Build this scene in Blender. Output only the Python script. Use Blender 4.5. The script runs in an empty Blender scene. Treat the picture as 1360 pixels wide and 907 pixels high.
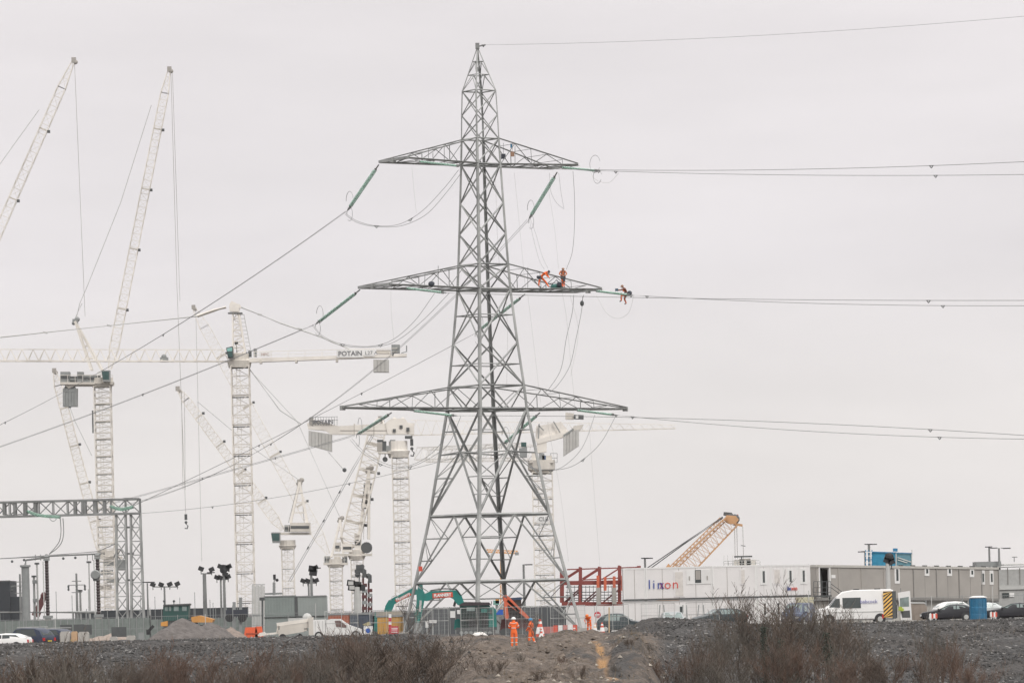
import bpy, math, random, time
from mathutils import Vector, Matrix, noise
R = math.radians
SC = bpy.context.scene
COL = SC.collection
random.seed(7)

# ------------------------------------------------------------------ camera
F = 6500.0          # focal length in pixels of the 1360 px wide photograph
HAZE = 0.000052
HC = 2.4            # camera height above the site ground
ROLL = R(1.42)
cR, sR = math.cos(ROLL), math.sin(ROLL)
cam = bpy.data.cameras.new('camera')
cam.sensor_width = 36.0
cam.lens = F * 36.0 / 1360.0
cam.shift_y = (805 - 453.5) / 1360.0
cam.clip_start = 1.0
cam.clip_end = 30000.0
camo = bpy.data.objects.new('camera', cam)
COL.objects.link(camo)
m = Matrix(((cR, sR, 0, 0), (0, 0, -1, 0), (-sR, cR, 0, HC), (0, 0, 0, 1)))
camo.matrix_world = m
SC.camera = camo

# ------------------------------------------------------------------ world: pale overcast over a weak daylight sky
SUN_EL, SUN_AZ = R(42), R(205)       # azimuth: from behind the camera, a little to the right
w = bpy.data.worlds.new('World'); SC.world = w; w.use_nodes = True
nt = w.node_tree; N = nt.nodes; L = nt.links
for n in list(N): N.remove(n)
out = N.new('ShaderNodeOutputWorld')
bg = N.new('ShaderNodeBackground'); bg.inputs['Strength'].default_value = 0.1
sky = N.new('ShaderNodeTexSky'); sky.sky_type = 'NISHITA'; sky.sun_disc = False
sky.sun_elevation = SUN_EL; sky.sun_rotation = R(155)
tc = N.new('ShaderNodeTexCoord')
sep = N.new('ShaderNodeSeparateXYZ'); L.new(tc.outputs['Generated'], sep.inputs[0])
# cloud layer brightness against elevation (brighter overhead, like any overcast sky)
mr = N.new('ShaderNodeValToRGB')
cr = mr.color_ramp
cr.elements[0].position = 0.0; cr.elements[0].color = (9.2, 8.72, 8.6, 1)
cr.elements[1].position = 1.0; cr.elements[1].color = (17.5, 17.3, 17.2, 1)
e = cr.elements.new(0.03); e.color = (9.0, 8.6, 8.45, 1)
e = cr.elements.new(0.07); e.color = (8.45, 8.05, 8.2, 1)
e = cr.elements.new(0.125); e.color = (8.75, 8.3, 8.38, 1)
e = cr.elements.new(0.3); e.color = (10.0, 9.75, 9.7, 1)
L.new(sep.outputs['Z'], mr.inputs['Fac'])
mp = N.new('ShaderNodeMapping'); mp.inputs['Scale'].default_value = (3.5, 3.5, 17)
mp.inputs['Rotation'].default_value = (0, R(2), 0)
L.new(tc.outputs['Generated'], mp.inputs['Vector'])
ns = N.new('ShaderNodeTexNoise'); ns.inputs['Scale'].default_value = 1.6; ns.inputs['Detail'].default_value = 5; ns.inputs['Roughness'].default_value = .55
L.new(mp.outputs[0], ns.inputs['Vector'])
nm = N.new('ShaderNodeMapRange'); nm.inputs['From Min'].default_value = .3; nm.inputs['From Max'].default_value = .7
nm.inputs['To Min'].default_value = .915; nm.inputs['To Max'].default_value = 1.065
L.new(ns.outputs['Fac'], nm.inputs['Value'])
mul = N.new('ShaderNodeMix'); mul.data_type = 'RGBA'; mul.blend_type = 'MULTIPLY'; mul.inputs['Factor'].default_value = 1
L.new(mr.outputs[0], mul.inputs['A']); L.new(nm.outputs[0], mul.inputs['B'])
mx = N.new('ShaderNodeMix'); mx.data_type = 'RGBA'; mx.inputs['Factor'].default_value = .96
L.new(sky.outputs[0], mx.inputs['A']); L.new(mul.outputs['Result'], mx.inputs['B'])
L.new(mx.outputs['Result'], bg.inputs['Color']); L.new(bg.outputs[0], out.inputs['Surface'])

sun = bpy.data.lights.new('sun', 'SUN'); sun.energy = 1.4; sun.angle = R(20); sun.color = (1, .97, .93)
suno = bpy.data.objects.new('sun', sun); COL.objects.link(suno)
sd = Vector((math.cos(SUN_EL) * .42, -math.cos(SUN_EL) * .91, math.sin(SUN_EL)))   # direction towards the sun
suno.rotation_euler = sd.to_track_quat('Z', 'Y').to_euler()
suno.location = (40, -60, 80)

SC.render.engine = 'CYCLES'
SC.view_settings.view_transform = 'Standard'
SC.view_settings.look = 'None'
SC.view_settings.exposure = 0.0
SC.view_settings.gamma = 1.0
SC.cycles.max_bounces = 8; SC.cycles.diffuse_bounces = 4
SC.cycles.transparent_max_bounces = 12

# ------------------------------------------------------------------ photo pixel -> place
def W(px, py, S):
    du, up = px - 680, 805 - py
    return Vector(((du * cR + up * sR) / S, F / S, HC + (-du * sR + up * cR) / S))
def G(px, S, z=0.0):
    Z = (z - HC) * S
    return Vector(((px - 680 + Z * sR) / cR / S, F / S, z))
def lerp(a, b, t): return a + (b - a) * t

# ------------------------------------------------------------------ materials
MATS = {}
def mat(name, col, rough=.6, metal=0., var=.12, scale=3., bump=0., bscale=None, col2=None, dirt=0.):
    if name in MATS: return MATS[name]
    mt = bpy.data.materials.new(name); mt.use_nodes = True
    nt = mt.node_tree; N = nt.nodes; L = nt.links
    b = N['Principled BSDF']
    b.inputs['Roughness'].default_value = rough; b.inputs['Metallic'].default_value = metal
    tc = N.new('ShaderNodeTexCoord')
    ns = N.new('ShaderNodeTexNoise'); ns.inputs['Scale'].default_value = scale; ns.inputs['Detail'].default_value = 6; ns.inputs['Roughness'].default_value = .65
    L.new(tc.outputs['Object'], ns.inputs['Vector'])
    mr = N.new('ShaderNodeMapRange'); mr.inputs['From Min'].default_value = .3; mr.inputs['From Max'].default_value = .7
    L.new(ns.outputs['Fac'], mr.inputs['Value'])
    mx = N.new('ShaderNodeMix'); mx.data_type = 'RGBA'
    L.new(mr.outputs[0], mx.inputs['Factor'])
    a = tuple(max(0, c * (1 - var)) for c in col) + (1,)
    c2 = tuple(min(1, c * (1 + var)) for c in col) + (1,) if col2 is None else tuple(col2) + (1,)
    mx.inputs['A'].default_value = a; mx.inputs['B'].default_value = c2
    res = mx.outputs['Result']
    if dirt > 0:
        n2 = N.new('ShaderNodeTexNoise'); n2.inputs['Scale'].default_value = scale * .35; n2.inputs['Detail'].default_value = 8
        mp = N.new('ShaderNodeMapping'); mp.inputs['Scale'].default_value = (1, 1, .18)
        L.new(tc.outputs['Object'], mp.inputs['Vector']); L.new(mp.outputs[0], n2.inputs['Vector'])
        m2 = N.new('ShaderNodeMapRange'); m2.inputs['From Min'].default_value = .5; m2.inputs['From Max'].default_value = .75
        m2.inputs['To Max'].default_value = dirt
        L.new(n2.outputs['Fac'], m2.inputs['Value'])
        mx2 = N.new('ShaderNodeMix'); mx2.data_type = 'RGBA'
        L.new(m2.outputs[0], mx2.inputs['Factor']); L.new(res, mx2.inputs['A'])
        mx2.inputs['B'].default_value = (.16, .13, .10, 1)
        res = mx2.outputs['Result']
    L.new(res, b.inputs['Base Color'])
    if bump > 0:
        bp = N.new('ShaderNodeBump'); bp.inputs['Strength'].default_value = 1; bp.inputs['Distance'].default_value = bump
        n3 = N.new('ShaderNodeTexNoise'); n3.inputs['Scale'].default_value = bscale or scale * 4; n3.inputs['Detail'].default_value = 6
        L.new(tc.outputs['Object'], n3.inputs['Vector']); L.new(n3.outputs['Fac'], bp.inputs['Height'])
        L.new(bp.outputs[0], b.inputs['Normal'])
    MATS[name] = mt
    return mt
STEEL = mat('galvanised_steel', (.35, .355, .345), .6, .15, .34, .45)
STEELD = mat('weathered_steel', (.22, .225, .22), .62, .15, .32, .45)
CREAM = mat('cream_crane_paint', (.79, .745, .68), .5, 0, .08, .5, dirt=.42)
CREAMD = mat('dull_cream_paint', (.62, .58, .52), .55, 0, .1, .6, dirt=.3)
WHITE = mat('white_paint', (.80, .79, .77), .4, 0, .04, .8, dirt=.18)
WHITEC = mat('cabin_white', (.77, .745, .73), .5, 0, .05, .6, dirt=.22)
TAUPE = mat('taupe_cladding', (.37, .345, .315), .55, 0, .08, .5, dirt=.22)
TAUPED = mat('taupe_seam', (.22, .21, .195), .6)
GREYD = mat('dark_grey_paint', (.085, .09, .09), .6, 0, .15, 1.2)
GREYM = mat('mid_grey_paint', (.26, .27, .265), .6, 0, .12, 1.2, dirt=.15)
GREYL = mat('light_grey_paint', (.5, .5, .48), .55, 0, .08, 1.2, dirt=.1)
BLACK = mat('black_rubber', (.03, .03, .032), .75, 0, .2, 4)
CONC = mat('concrete', (.42, .40, .37), .9, 0, .12, 2, bump=.01, dirt=.3)
CWC = mat('counterweight_concrete', (.5, .49, .465), .85, 0, .08, 1.2, dirt=.25)
GLASS = mat('dark_glass', (.05, .06, .06), .12, 0, .1, 2)
GLASSG = mat('green_tinted_glass', (.035, .085, .08), .3, 0, .25, 2)
INSUL = mat('green_insulator_glass', (.50, .66, .58), .25, 0, .1, 2)
INSUL.node_tree.nodes['Principled BSDF'].inputs['Transmission Weight'].default_value = .7; INSUL.node_tree.nodes['Principled BSDF'].inputs['IOR'].default_value = 1.08
WIRE = mat('aluminium_cable', (.27, .27, .265), .55, .2, .1, 1)
WIREL = mat('pale_rope', (.5, .49, .46), .7, 0, .1, 1)
TEAL = mat('teal_machine_paint', (.010, .19, .165), .4, 0, .15, 1.2, dirt=.35)
REDP = mat('red_panel_paint', (.62, .09, .05), .45, 0, .1, 2)
REDO = mat('orange_red_paint', (.62, .13, .06), .5, 0, .15, 1.5, dirt=.35)
RUST = mat('red_oxide_steel', (.24, .055, .045), .65, 0, .2, 1.2)
DARKRED = mat('dark_red_paint', (.10, .03, .03), .6, 0, .2, 1.2)
YELO = mat('yellow_orange_paint', (.66, .30, .06), .5, 0, .12, 1.2, dirt=.25)
TAN = mat('tan_crane_paint', (.58, .33, .16), .5, 0, .12, .8, dirt=.1)
ORANGE = mat('hivis_orange', (1.0, .17, .035), .75, 0, .12, 5)
SKIN = mat('skin', (.45, .26, .19), .55, 0, .05, 8)
SILVERT = mat('reflective_tape', (.62, .62, .6), .35, 0, .05, 8)
BOOT = mat('dark_boots', (.04, .035, .03), .7)
HARN = mat('dark_harness_cloth', (.05, .055, .07), .8)
BLUEP = mat('blue_plastic', (.015, .16, .30), .5, 0, .15, 2, dirt=.3)
BLUEM = mat('blue_mesh_sheet', (.02, .22, .36), .7, 0, .25, 1.5)
HEAPM = mat('heap_gravel', (.135, .12, .112), .95, 0, .3, 2.2, bump=.08, bscale=5)
BARK = mat('twig_bark', (.105, .078, .060), .9, 0, .3, 2)
BARKR = mat('reddish_twig_bark', (.125, .078, .056), .9, 0, .3, 2)
BARKG = mat('grey_twig_bark', (.12, .102, .083), .9, 0, .3, 2)
IVY = mat('ivy_leaf', (.035, .045, .03), .7, 0, .3, 3)
GRASS = mat('dead_grass', (.17, .135, .095), .9, 0, .3, 1)
WOOD = mat('timber', (.5, .36, .22), .8, 0, .15, 2)

# ------------------------------------------------------------------ mesh builder
def frame(a, b):
    d = (b - a).normalized()
    u = Vector((0, 0, 1)) if abs(d.z) < .95 else Vector((0, 1, 0))
    x = d.cross(u).normalized(); y = x.cross(d).normalized()
    return d, x, y
class MB:
    def __init__(s): s.v = []; s.f = []; s.m = []
    def add(s, vs, fs, m=0):
        o = len(s.v); s.v += [tuple(v) for v in vs]
        s.f += [tuple(i + o for i in f) for f in fs]; s.m += [m] * len(fs); return s
    def ext(s, poly, vec, m=0):
        n = len(poly); poly = [Vector(p) for p in poly]; vec = Vector(vec)
        return s.add(poly + [p + vec for p in poly], [tuple(range(n)), tuple(range(2 * n - 1, n - 1, -1))] + [(i, (i + 1) % n, (i + 1) % n + n, i + n)[::-1] for i in range(n)], m)
    def box(s, c, sz, m=0, rz=0., mx=None):
        x, y, z = sz[0] / 2, sz[1] / 2, sz[2] / 2
        vs = [Vector((i, j, k)) for i in (-x, x) for j in (-y, y) for k in (-z, z)]
        if rz: r = Matrix.Rotation(rz, 3, 'Z'); vs = [r @ v for v in vs]
        if mx: vs = [mx @ v for v in vs]
        c = Vector(c)
        return s.add([v + c for v in vs], [(0, 1, 3, 2), (4, 6, 7, 5), (0, 4, 5, 1), (2, 3, 7, 6), (0, 2, 6, 4), (1, 5, 7, 3)], m)
    def box2(s, a, b, m=0):
        a = Vector(a); b = Vector(b)
        return s.box((a + b) / 2, [abs(q) for q in (b - a)], m)
    def bar(s, a, b, w, h=None, m=0):
        a = Vector(a); b = Vector(b); h = h or w
        if (b - a).length < 1e-6: return s
        d, x, y = frame(a, b); x = x * (w / 2); y = y * (h / 2)
        return s.ext([a + x + y, a - x + y, a - x - y, a + x - y], b - a, m)
    def ang(s, a, b, w, t=None, flip=1, inward=None):
        a = Vector(a); b = Vector(b); t = t or w * .18
        d, x, y = frame(a, b)
        if inward is not None:
            i = Vector(inward); i = (i - d * i.dot(d))
            if i.length > 1e-4:
                i.normalize(); r = d.cross(i)
                x = (i + r).normalized(); y = (i - r).normalized()
        x = x * flip
        o = a - (x + y) * w * .25; P = [(0, 0), (w, 0), (w, t), (t, t), (t, w), (0, w)]
        return s.ext([o + x * p[0] + y * p[1] for p in P], b - a)
    def tube(s, pts, r, n=5, m=0, cap=True):
        pts = [Vector(p) for p in pts]; k = len(pts); rs = r if isinstance(r, (list, tuple)) else [r] * k
        o = len(s.v); prev = None
        for i, p in enumerate(pts):
            d = (pts[min(i + 1, k - 1)] - pts[max(i - 1, 0)])
            if d.length < 1e-9: d = Vector((0, 0, 1))
            d.normalize()
            if prev is None: _, x, y = frame(p, p + d)
            else:
                x = prev - d * prev.dot(d)
                if x.length < 1e-6: _, x, y = frame(p, p + d)
                x.normalize(); y = d.cross(x)
            prev = x
            for j in range(n):
                a = 2 * math.pi * j / n
                s.v.append(tuple(p + (x * math.cos(a) + y * math.sin(a)) * rs[i]))
        for i in range(k - 1):
            for j in range(n):
                s.f.append((o + i * n + j, o + i * n + (j + 1) % n, o + (i + 1) * n + (j + 1) % n, o + (i + 1) * n + j)); s.m.append(m)
        if cap and n > 2:
            s.f.append(tuple(o + j for j in range(n))[::-1]); s.m.append(m)
            s.f.append(tuple(o + (k - 1) * n + j for j in range(n))); s.m.append(m)
        return s
    def lathe(s, a, b, prof, n=12, m=0):
        a = Vector(a); b = Vector(b); d, x, y = frame(a, b); L_ = (b - a).length
        o = len(s.v)
        for (t, r) in prof:
            for j in range(n):
                q = 2 * math.pi * j / n
                s.v.append(tuple(a + d * (t * L_) + (x * math.cos(q) + y * math.sin(q)) * r))
        for i in range(len(prof) - 1):
            for j in range(n):
                s.f.append((o + i * n + j, o + i * n + (j + 1) % n, o + (i + 1) * n + (j + 1) % n, o + (i + 1) * n + j)); s.m.append(m)
        s.f.append(tuple(o + j for j in range(n))[::-1]); s.m.append(m)
        s.f.append(tuple(o + (len(prof) - 1) * n + j for j in range(n))); s.m.append(m)
        return s
    def ball(s, c, r, n=8, sc=(1, 1, 1), m=0, zmin=-1.):
        c = Vector(c); k = max(4, n // 2 + 1)
        prof = []
        for i in range(k + 1):
            t = math.acos(zmin) * (1 - i / k)
            prof.append((math.cos(t), max(.01, math.sin(t))))
        o = len(s.v)
        for (z, q) in prof:
            for j in range(n):
                a = 2 * math.pi * j / n
                s.v.append((c.x + r * sc[0] * q * math.cos(a), c.y + r * sc[1] * q * math.sin(a), c.z + r * sc[2] * z))
        for i in range(k):
            for j in range(n):
                s.f.append((o + i * n + j, o + i * n + (j + 1) % n, o + (i + 1) * n + (j + 1) % n, o + (i + 1) * n + j)); s.m.append(m)
        s.f.append(tuple(o + j for j in range(n))[::-1]); s.m.append(m); s.f.append(tuple(o + k * n + j for j in range(n))); s.m.append(m)
        return s
    def mesh(s, name, mats, org=Vector((0, 0, 0)), smooth=False):
        me = bpy.data.meshes.new(name)
        if org.length > 0: me.from_pydata([(v[0] - org.x, v[1] - org.y, v[2] - org.z) for v in s.v], [], s.f)
        else: me.from_pydata(s.v, [], s.f)
        for q in (mats if isinstance(mats, (list, tuple)) else [mats]): me.materials.append(q)
        if any(s.m): me.polygons.foreach_set('material_index', s.m)
        if smooth: me.polygons.foreach_set('use_smooth', [True] * len(me.polygons))
        me.update(); return me

def root_of(o):
    while o.parent: o = o.parent
    return o
def thing(name, label, cat, loc=(0, 0, 0), rz=0., group=None):
    o = bpy.data.objects.new(name, None); COL.objects.link(o)
    o.location = loc; o.rotation_euler = (0, 0, rz); o.empty_display_size = .3
    o['label'] = label; o['category'] = cat
    if group: o['group'] = group
    return o
def part(mb, name, mats, parent, label=None, local=False, kind=None, smooth=False):
    org = Vector((0, 0, 0)) if local else root_of(parent).location.copy()
    o = bpy.data.objects.new(name, mb.mesh(name, mats, org, smooth)); COL.objects.link(o); o.parent = parent
    rz_ = root_of(parent).rotation_euler.z
    if not local and rz_: o.data.transform(Matrix.Rotation(-rz_, 4, 'Z'))
    if label: o['label'] = label
    if kind: o['kind'] = kind
    return o
def solo(mb, name, mats, label, cat, loc, group=None, kind=None, smooth=False):
    """one-mesh thing, vertices given in world coordinates"""
    loc = Vector(loc)
    o = bpy.data.objects.new(name, mb.mesh(name, mats, loc, smooth)); COL.objects.link(o); o.location = loc
    if label: o['label'] = label
    if cat: o['category'] = cat
    if group: o['group'] = group
    if kind: o['kind'] = kind
    return o
def piece(name, me, parent, loc=(0, 0, 0), rot=None, label=None):
    """part sharing mesh data, placed in its parent's space"""
    o = bpy.data.objects.new(name, me); COL.objects.link(o); o.parent = parent; o.location = loc
    if rot: o.rotation_euler = rot
    if label: o['label'] = label
    return o
def copy_tree(o, parent=None, **kw):
    c = o.copy(); COL.objects.link(c); c.parent = parent
    for ch in list(o.children): copy_tree(ch, c)
    for k, v in kw.items():
        if k == 'loc': c.location = v
        elif k == 'rz': c.rotation_euler.z = v
        else: c[k] = v
    return c
def text_part(name, txt, size, mt, parent, pos, u, v, label=None, thick=.01, bold=0., local=False, sx=1., space=1.):
    """flat lettering; pos = lower left, u = reading direction, v = up"""
    cu = bpy.data.curves.new('lettering', 'FONT'); cu.body = txt; cu.size = size; cu.extrude = thick; cu.offset = bold; cu.space_character = space
    cu.resolution_u = 2
    t = bpy.data.objects.new('lettering_tmp', cu); COL.objects.link(t)
    dg = bpy.context.evaluated_depsgraph_get()
    me = bpy.data.meshes.new_from_object(t.evaluated_get(dg)); bpy.data.objects.remove(t)
    u = Vector(u).normalized(); v = Vector(v).normalized(); n = u.cross(v)
    org = Vector((0, 0, 0)) if local else root_of(parent).location
    M = Matrix(((u.x, v.x, n.x, pos[0] - org[0]), (u.y, v.y, n.y, pos[1] - org[1]), (u.z, v.z, n.z, pos[2] - org[2]), (0, 0, 0, 1))) @ Matrix.Diagonal((sx, 1, 1, 1))
    if not local: M = Matrix.Rotation(-root_of(parent).rotation_euler.z, 4, 'Z') @ M
    me.transform(M); me.materials.clear(); me.materials.append(mt)
    o = bpy.data.objects.new(name, me); COL.objects.link(o); o.parent = parent
    if label: o['label'] = label
    return o
def pxpoly(mb, pts, S, th, m=0, dy=0.):
    """outline given as seen, built at its own distance with real thickness th (metres, away from camera)"""
    P = [W(x, y, S) + Vector((0, dy, 0)) for x, y in pts]
    return mb.ext(P, (0, th, 0), m)
def lat(mb, a, b, w0, w1, n, rc, rb, side=None, h0=None, h1=None, tri=False):
    """lattice girder from a to b with four (or three) chords, rings and diagonals"""
    a = Vector(a); b = Vector(b); d = (b - a).normalized()
    s = Vector(side) if side is not None else Vector((0, 1, 0)); s = (s - d * s.dot(d)).normalized()
    q = d.cross(s)
    h0 = h0 or w0; h1 = h1 or w1
    def ring(t):
        c = lerp(a, b, t); W_ = lerp(w0, w1, t) / 2; H_ = lerp(h0, h1, t) / 2
        if tri: return [c + s * W_ - q * H_, c - s * W_ - q * H_, c + q * H_]
        return [c + s * W_ + q * H_, c - s * W_ + q * H_, c - s * W_ - q * H_, c + s * W_ - q * H_]
    rs = [ring(i / n) for i in range(n + 1)]; k = len(rs[0])
    for j in range(k): mb.bar(rs[0][j], rs[-1][j], rc)
    for i in range(n):
        for j in range(k):
            j2 = (j + 1) % k
            if (i + j) % 2: mb.bar(rs[i][j], rs[i + 1][j2], rb)
            else: mb.bar(rs[i][j2], rs[i + 1][j], rb)
            if i: mb.bar(rs[i][j], rs[i][j2], rb)
    for r_ in (rs[0], rs[-1]):
        for j in range(k): mb.bar(r_[j], r_[(j + 1) % k], rb * 1.2)
    return mb
def struct(mb, name, mt, smooth=False):
    o = solo(mb, name, mt, None, None, (0, 0, 0), kind='structure', smooth=smooth); return o

# ------------------------------------------------------------------ ground
def sst(a, b, x):
    t = max(0, min(1, (x - a) / (b - a))); return t * t * (3 - 2 * t)
def mid(X, d):       # 1 inside the opening where the bare earth comes forward, measured by direction from the camera
    px = 680 + X * F / d
    return sst(535, 640, px) * (1 - sst(842, 905, px))
def ground_z(X, d):
    side = .62 * sst(352, 340, d) if d < 352 else 0
    zs = side + (-3.9) * sst(337, 306, d)
    zm = -1.75 * sst(273, 246, d) - 1.6 * sst(246, 215, d)
    mm = mid(X, max(d, 150))
    z = lerp(zs, zm, mm)
    if d < 130: z = lerp(z, .8, sst(110, 15, d))
    return z
def bumps(X, d):
    px = 680 + X * F / d
    z = 0
    def g(px0, S0, wx, wd, h): return h * math.exp(-((px - px0) / wx) ** 2 - ((d - F / S0) / wd) ** 2)
    if 150 < d < 420:
        z += g(745, 22.0, 30, 9, .6) + g(790, 22.6, 10, 4, -.5) + g(690, 24.6, 22, 5, .3) + g(620, 24.5, 20, 6, .5) + g(900, 21, 20, 6, .4) + g(860, 19, 45, 7, 1.0) + g(640, 22.5, 30, 5, .35) + g(600, 20, 40, 6, .3)
        z += g(775, 20, 30, 5, .5) + g(800, 24.5, 14, 5, -.8) + g(840, 24, 22, 6, .8) + g(930, 19.4, 60, 6, .5)
        z += g(812, 23, 16, 4, .45)
    return z
def gz(X, d): return ground_z(X, d) + bumps(X, d)
def axis(a, b, st): 
    n = int((b - a) / st); return [a + i * st for i in range(n + 1)]
xs = [-4000, -2000, -1000, -400, -200, -120, -80, -60] + axis(-46, 46, .42) + [60, 80, 120, 200, 400, 1000, 2000, 4000]
ys = [-100, -30, 0, 15, 40, 70, 100, 130, 160, 190, 210] + axis(222, 372, .45) + [385, 400, 420, 440, 470, 520, 600, 800, 1200, 2000, 4000, 8000]
vs = []; cols = []
for y in ys:
    for x in xs:
        z = gz(x, y) if y > 1 else .8
        br = mid(x, y) if 200 < y else 0
        if 225 < y < 372 and abs(x) < 47:
            q = Vector((x, y, 0))
            z += (noise.fractal(q * .35, 1, 2, 4) * (.16 + .34 * br) + noise.fractal(q * 1.6, 1, 2, 3) * (.07 + .12 * br))
            br = max(0, min(1, br + noise.noise(q * .3) * .35 * (1 if 0 < br < 1 else .4) * (br > 0)))
        if y > 350: br = .35 if y < 372 else .2
        px = 680 + x * F / max(y, 1)
        clay = (math.exp(-((px - 803 + (y - 262) * .75 + 9 * noise.noise(Vector((x, y, 5)) * .35)) / (5 + 5 * noise.noise(Vector((0, y * .3, 9))))) ** 2) if 236 < y < 283 else 0)
        dark = max(math.exp(-((px - 862) / 45) ** 2 - ((y - 340) / 8) ** 2), .9 * math.exp(-((px - 640) / 45) ** 2 - ((y - 290) / 3) ** 2), .8 * math.exp(-((px - 828) / 34) ** 2 - ((y - 262) / 16) ** 2))
        if 225 < y < 372 and abs(x) < 47: dark = max(0, dark + noise.fractal(Vector((x, y, 2)) * .5, 1, 2, 3) * .8 * (dark > .05) + max(0, noise.fractal(Vector((x, y * .6, 7)) * .45, 1, 2, 3) - .25) * 1.2)
        vs.append((x, y, z)); cols += [br, clay, dark, 1]
nx = len(xs)
fs = [(j * nx + i, j * nx + i + 1, (j + 1) * nx + i + 1, (j + 1) * nx + i) for j in range(len(ys) - 1) for i in range(nx - 1)]
me = bpy.data.meshes.new('ground'); me.from_pydata(vs, [], fs)
ca = me.color_attributes.new('soil', 'FLOAT_COLOR', 'POINT'); ca.data.foreach_set('color', cols)
me.polygons.foreach_set('use_smooth', [True] * len(me.polygons))
gm = bpy.data.materials.new('ground_soil'); gm.use_nodes = True
N = gm.node_tree.nodes; L = gm.node_tree.links; b = N['Principled BSDF']; b.inputs['Roughness'].default_value = .95
tc = N.new('ShaderNodeTexCoord'); at = N.new('ShaderNodeAttribute'); at.attribute_name = 'soil'
sp = N.new('ShaderNodeSeparateColor'); L.new(at.outputs['Color'], sp.inputs[0])
def nz(scale, det=6):
    n = N.new('ShaderNodeTexNoise'); n.inputs['Scale'].default_value = scale; n.inputs['Detail'].default_value = det; n.inputs['Roughness'].default_value = .7
    L.new(tc.outputs['Object'], n.inputs['Vector']); return n.outputs['Fac']
def mixc(fac, a, bb, lo=None, hi=None):
    x = N.new('ShaderNodeMix'); x.data_type = 'RGBA'
    if lo is not None:
        r = N.new('ShaderNodeMapRange'); r.inputs['From Min'].default_value = lo; r.inputs['From Max'].default_value = hi; L.new(fac, r.inputs['Value']); fac = r.outputs[0]
    L.new(fac, x.inputs['Factor'])
    for k, c in (('A', a), ('B', bb)):
        if isinstance(c, tuple): x.inputs[k].default_value = c + (1,)
        else: L.new(c, x.inputs[k])
    return x.outputs['Result']
vo = N.new('ShaderNodeTexVoronoi'); vo.inputs['Scale'].default_value = 5.5; L.new(tc.outputs['Object'], vo.inputs['Vector'])
vs_ = N.new('ShaderNodeSeparateColor'); L.new(vo.outputs['Color'], vs_.inputs[0])
grav = mixc(vs_.outputs[0], (.032, .031, .031), (.085, .08, .077))
grav = mixc(vs_.outputs[1], grav, (.26, .25, .235), .95, .975)
grav = mixc(nz(.25), grav, (.06, .05, .043), .45, .7)
earth = mixc(nz(.5), (.095, .073, .058), (.20, .16, .13), .3, .7)
earth = mixc(nz(2.5), earth, (.07, .056, .046), .48, .62)
earth = mixc(nz(.9), earth, (.28, .23, .19), .58, .68)
c = mixc(sp.outputs[0], grav, earth, .25, .75)
c = mixc(sp.outputs[2], c, (.06, .055, .052), .2, .75)
c = mixc(sp.outputs[1], c, (.38, .22, .10), .3, .75)
L.new(c, b.inputs['Base Color'])
bp = N.new('ShaderNodeBump'); bp.inputs['Distance'].default_value = .12
L.new(vo.outputs['Distance'], bp.inputs['Height']); L.new(bp.outputs[0], b.inputs['Normal'])
me.materials.append(gm)
go = bpy.data.objects.new('ground', me); COL.objects.link(go); go['kind'] = 'structure'
# ================================================================== the pylon
SP = 15.4; DP = F / SP; PX0 = W(645, 480, SP).x
pc = Vector((PX0, DP, 0))
PHI = R(9.5)
def pz(py): return W(645, py, SP).z
LEV = [(838, 119, 0.15), (772, 101.5, None), (684, 80, None), (544, 53.5, None), (513, 50.5, None), (456, 43.2, None), (385, 35.5, None), (352, 33.5, None), (311, 31.2, None), (270, 29, None), (219, 26.5, None), (185, 25, None), (153, 24, None), (121, 22.5, None)]
ZL = [(l[2] if l[2] is not None else pz(l[0])) for l in LEV]
AL = [l[1] / SP / math.cos(PHI) for l in LEV]
DIR = [Vector((math.cos(PHI), -math.sin(PHI), 0)), Vector((math.sin(PHI), math.cos(PHI), 0)), Vector((-math.cos(PHI), math.sin(PHI), 0)), Vector((-math.sin(PHI), -math.cos(PHI), 0))]  # right, back, left, front
def corner(i, k): return pc + DIR[k % 4] * AL[i] + Vector((0, 0, ZL[i]))
def acorner(z, k):
    for i in range(len(ZL) - 1):
        if ZL[i] <= z <= ZL[i + 1] + .001:
            t = (z - ZL[i]) / (ZL[i + 1] - ZL[i]); return lerp(corner(i, k), corner(i + 1, k), t)
    return corner(-1, k)
TIP = pc + Vector((W(634, 60, SP).x - PX0, 0, pz(62)))
pyl = thing('electricity_pylon', 'tall grey lattice steel pylon with three pairs of cross-arms in the middle of the site', 'pylon', pc)
AX = lambda p: Vector((pc.x - p.x, pc.y - p.y, 0))
def brace(a, b, w_, par=pyl, nm='brace'):
    w_ *= .62 if w_ > .11 else .8
    part(MB().ang(a, b, w_, inward=AX((a + b) / 2)), nm, STEEL if random.random() < .7 else STEELD, par)
for k in range(4):
    mb = MB()
    wl = [.28, .28, .27, .25, .23, .23, .22, .21, .20, .19, .18, .11, .10]
    for i in range(len(ZL) - 1):
        mb.ang(corner(i, k), corner(i + 1, k), wl[i], wl[i] * .22, inward=AX(corner(i, k)))
    mb.ang(corner(-1, k), TIP, .09, inward=AX(corner(-1, k)))
    for i in range(1, len(ZL)):      # gusset plates
        p = corner(i, k); s_ = .4 if i < 8 else .24
        mb.box(p - DIR[k] * .06, (s_ * .55, .05, s_), rz=math.atan2(DIR[(k + 1) % 4].y, DIR[(k + 1) % 4].x) + R(45))
        mb.box(p - DIR[k] * .06, (s_ * .55, .05, s_ * .98), rz=math.atan2(DIR[(k + 1) % 4].y, DIR[(k + 1) % 4].x) - R(45))
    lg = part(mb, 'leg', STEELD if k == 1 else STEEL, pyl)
    part(MB().box(pc + DIR[k] * AL[0] + Vector((0, 0, .1)), (.9, .9, .6), rz=PHI), 'footing', CONC, lg)
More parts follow.
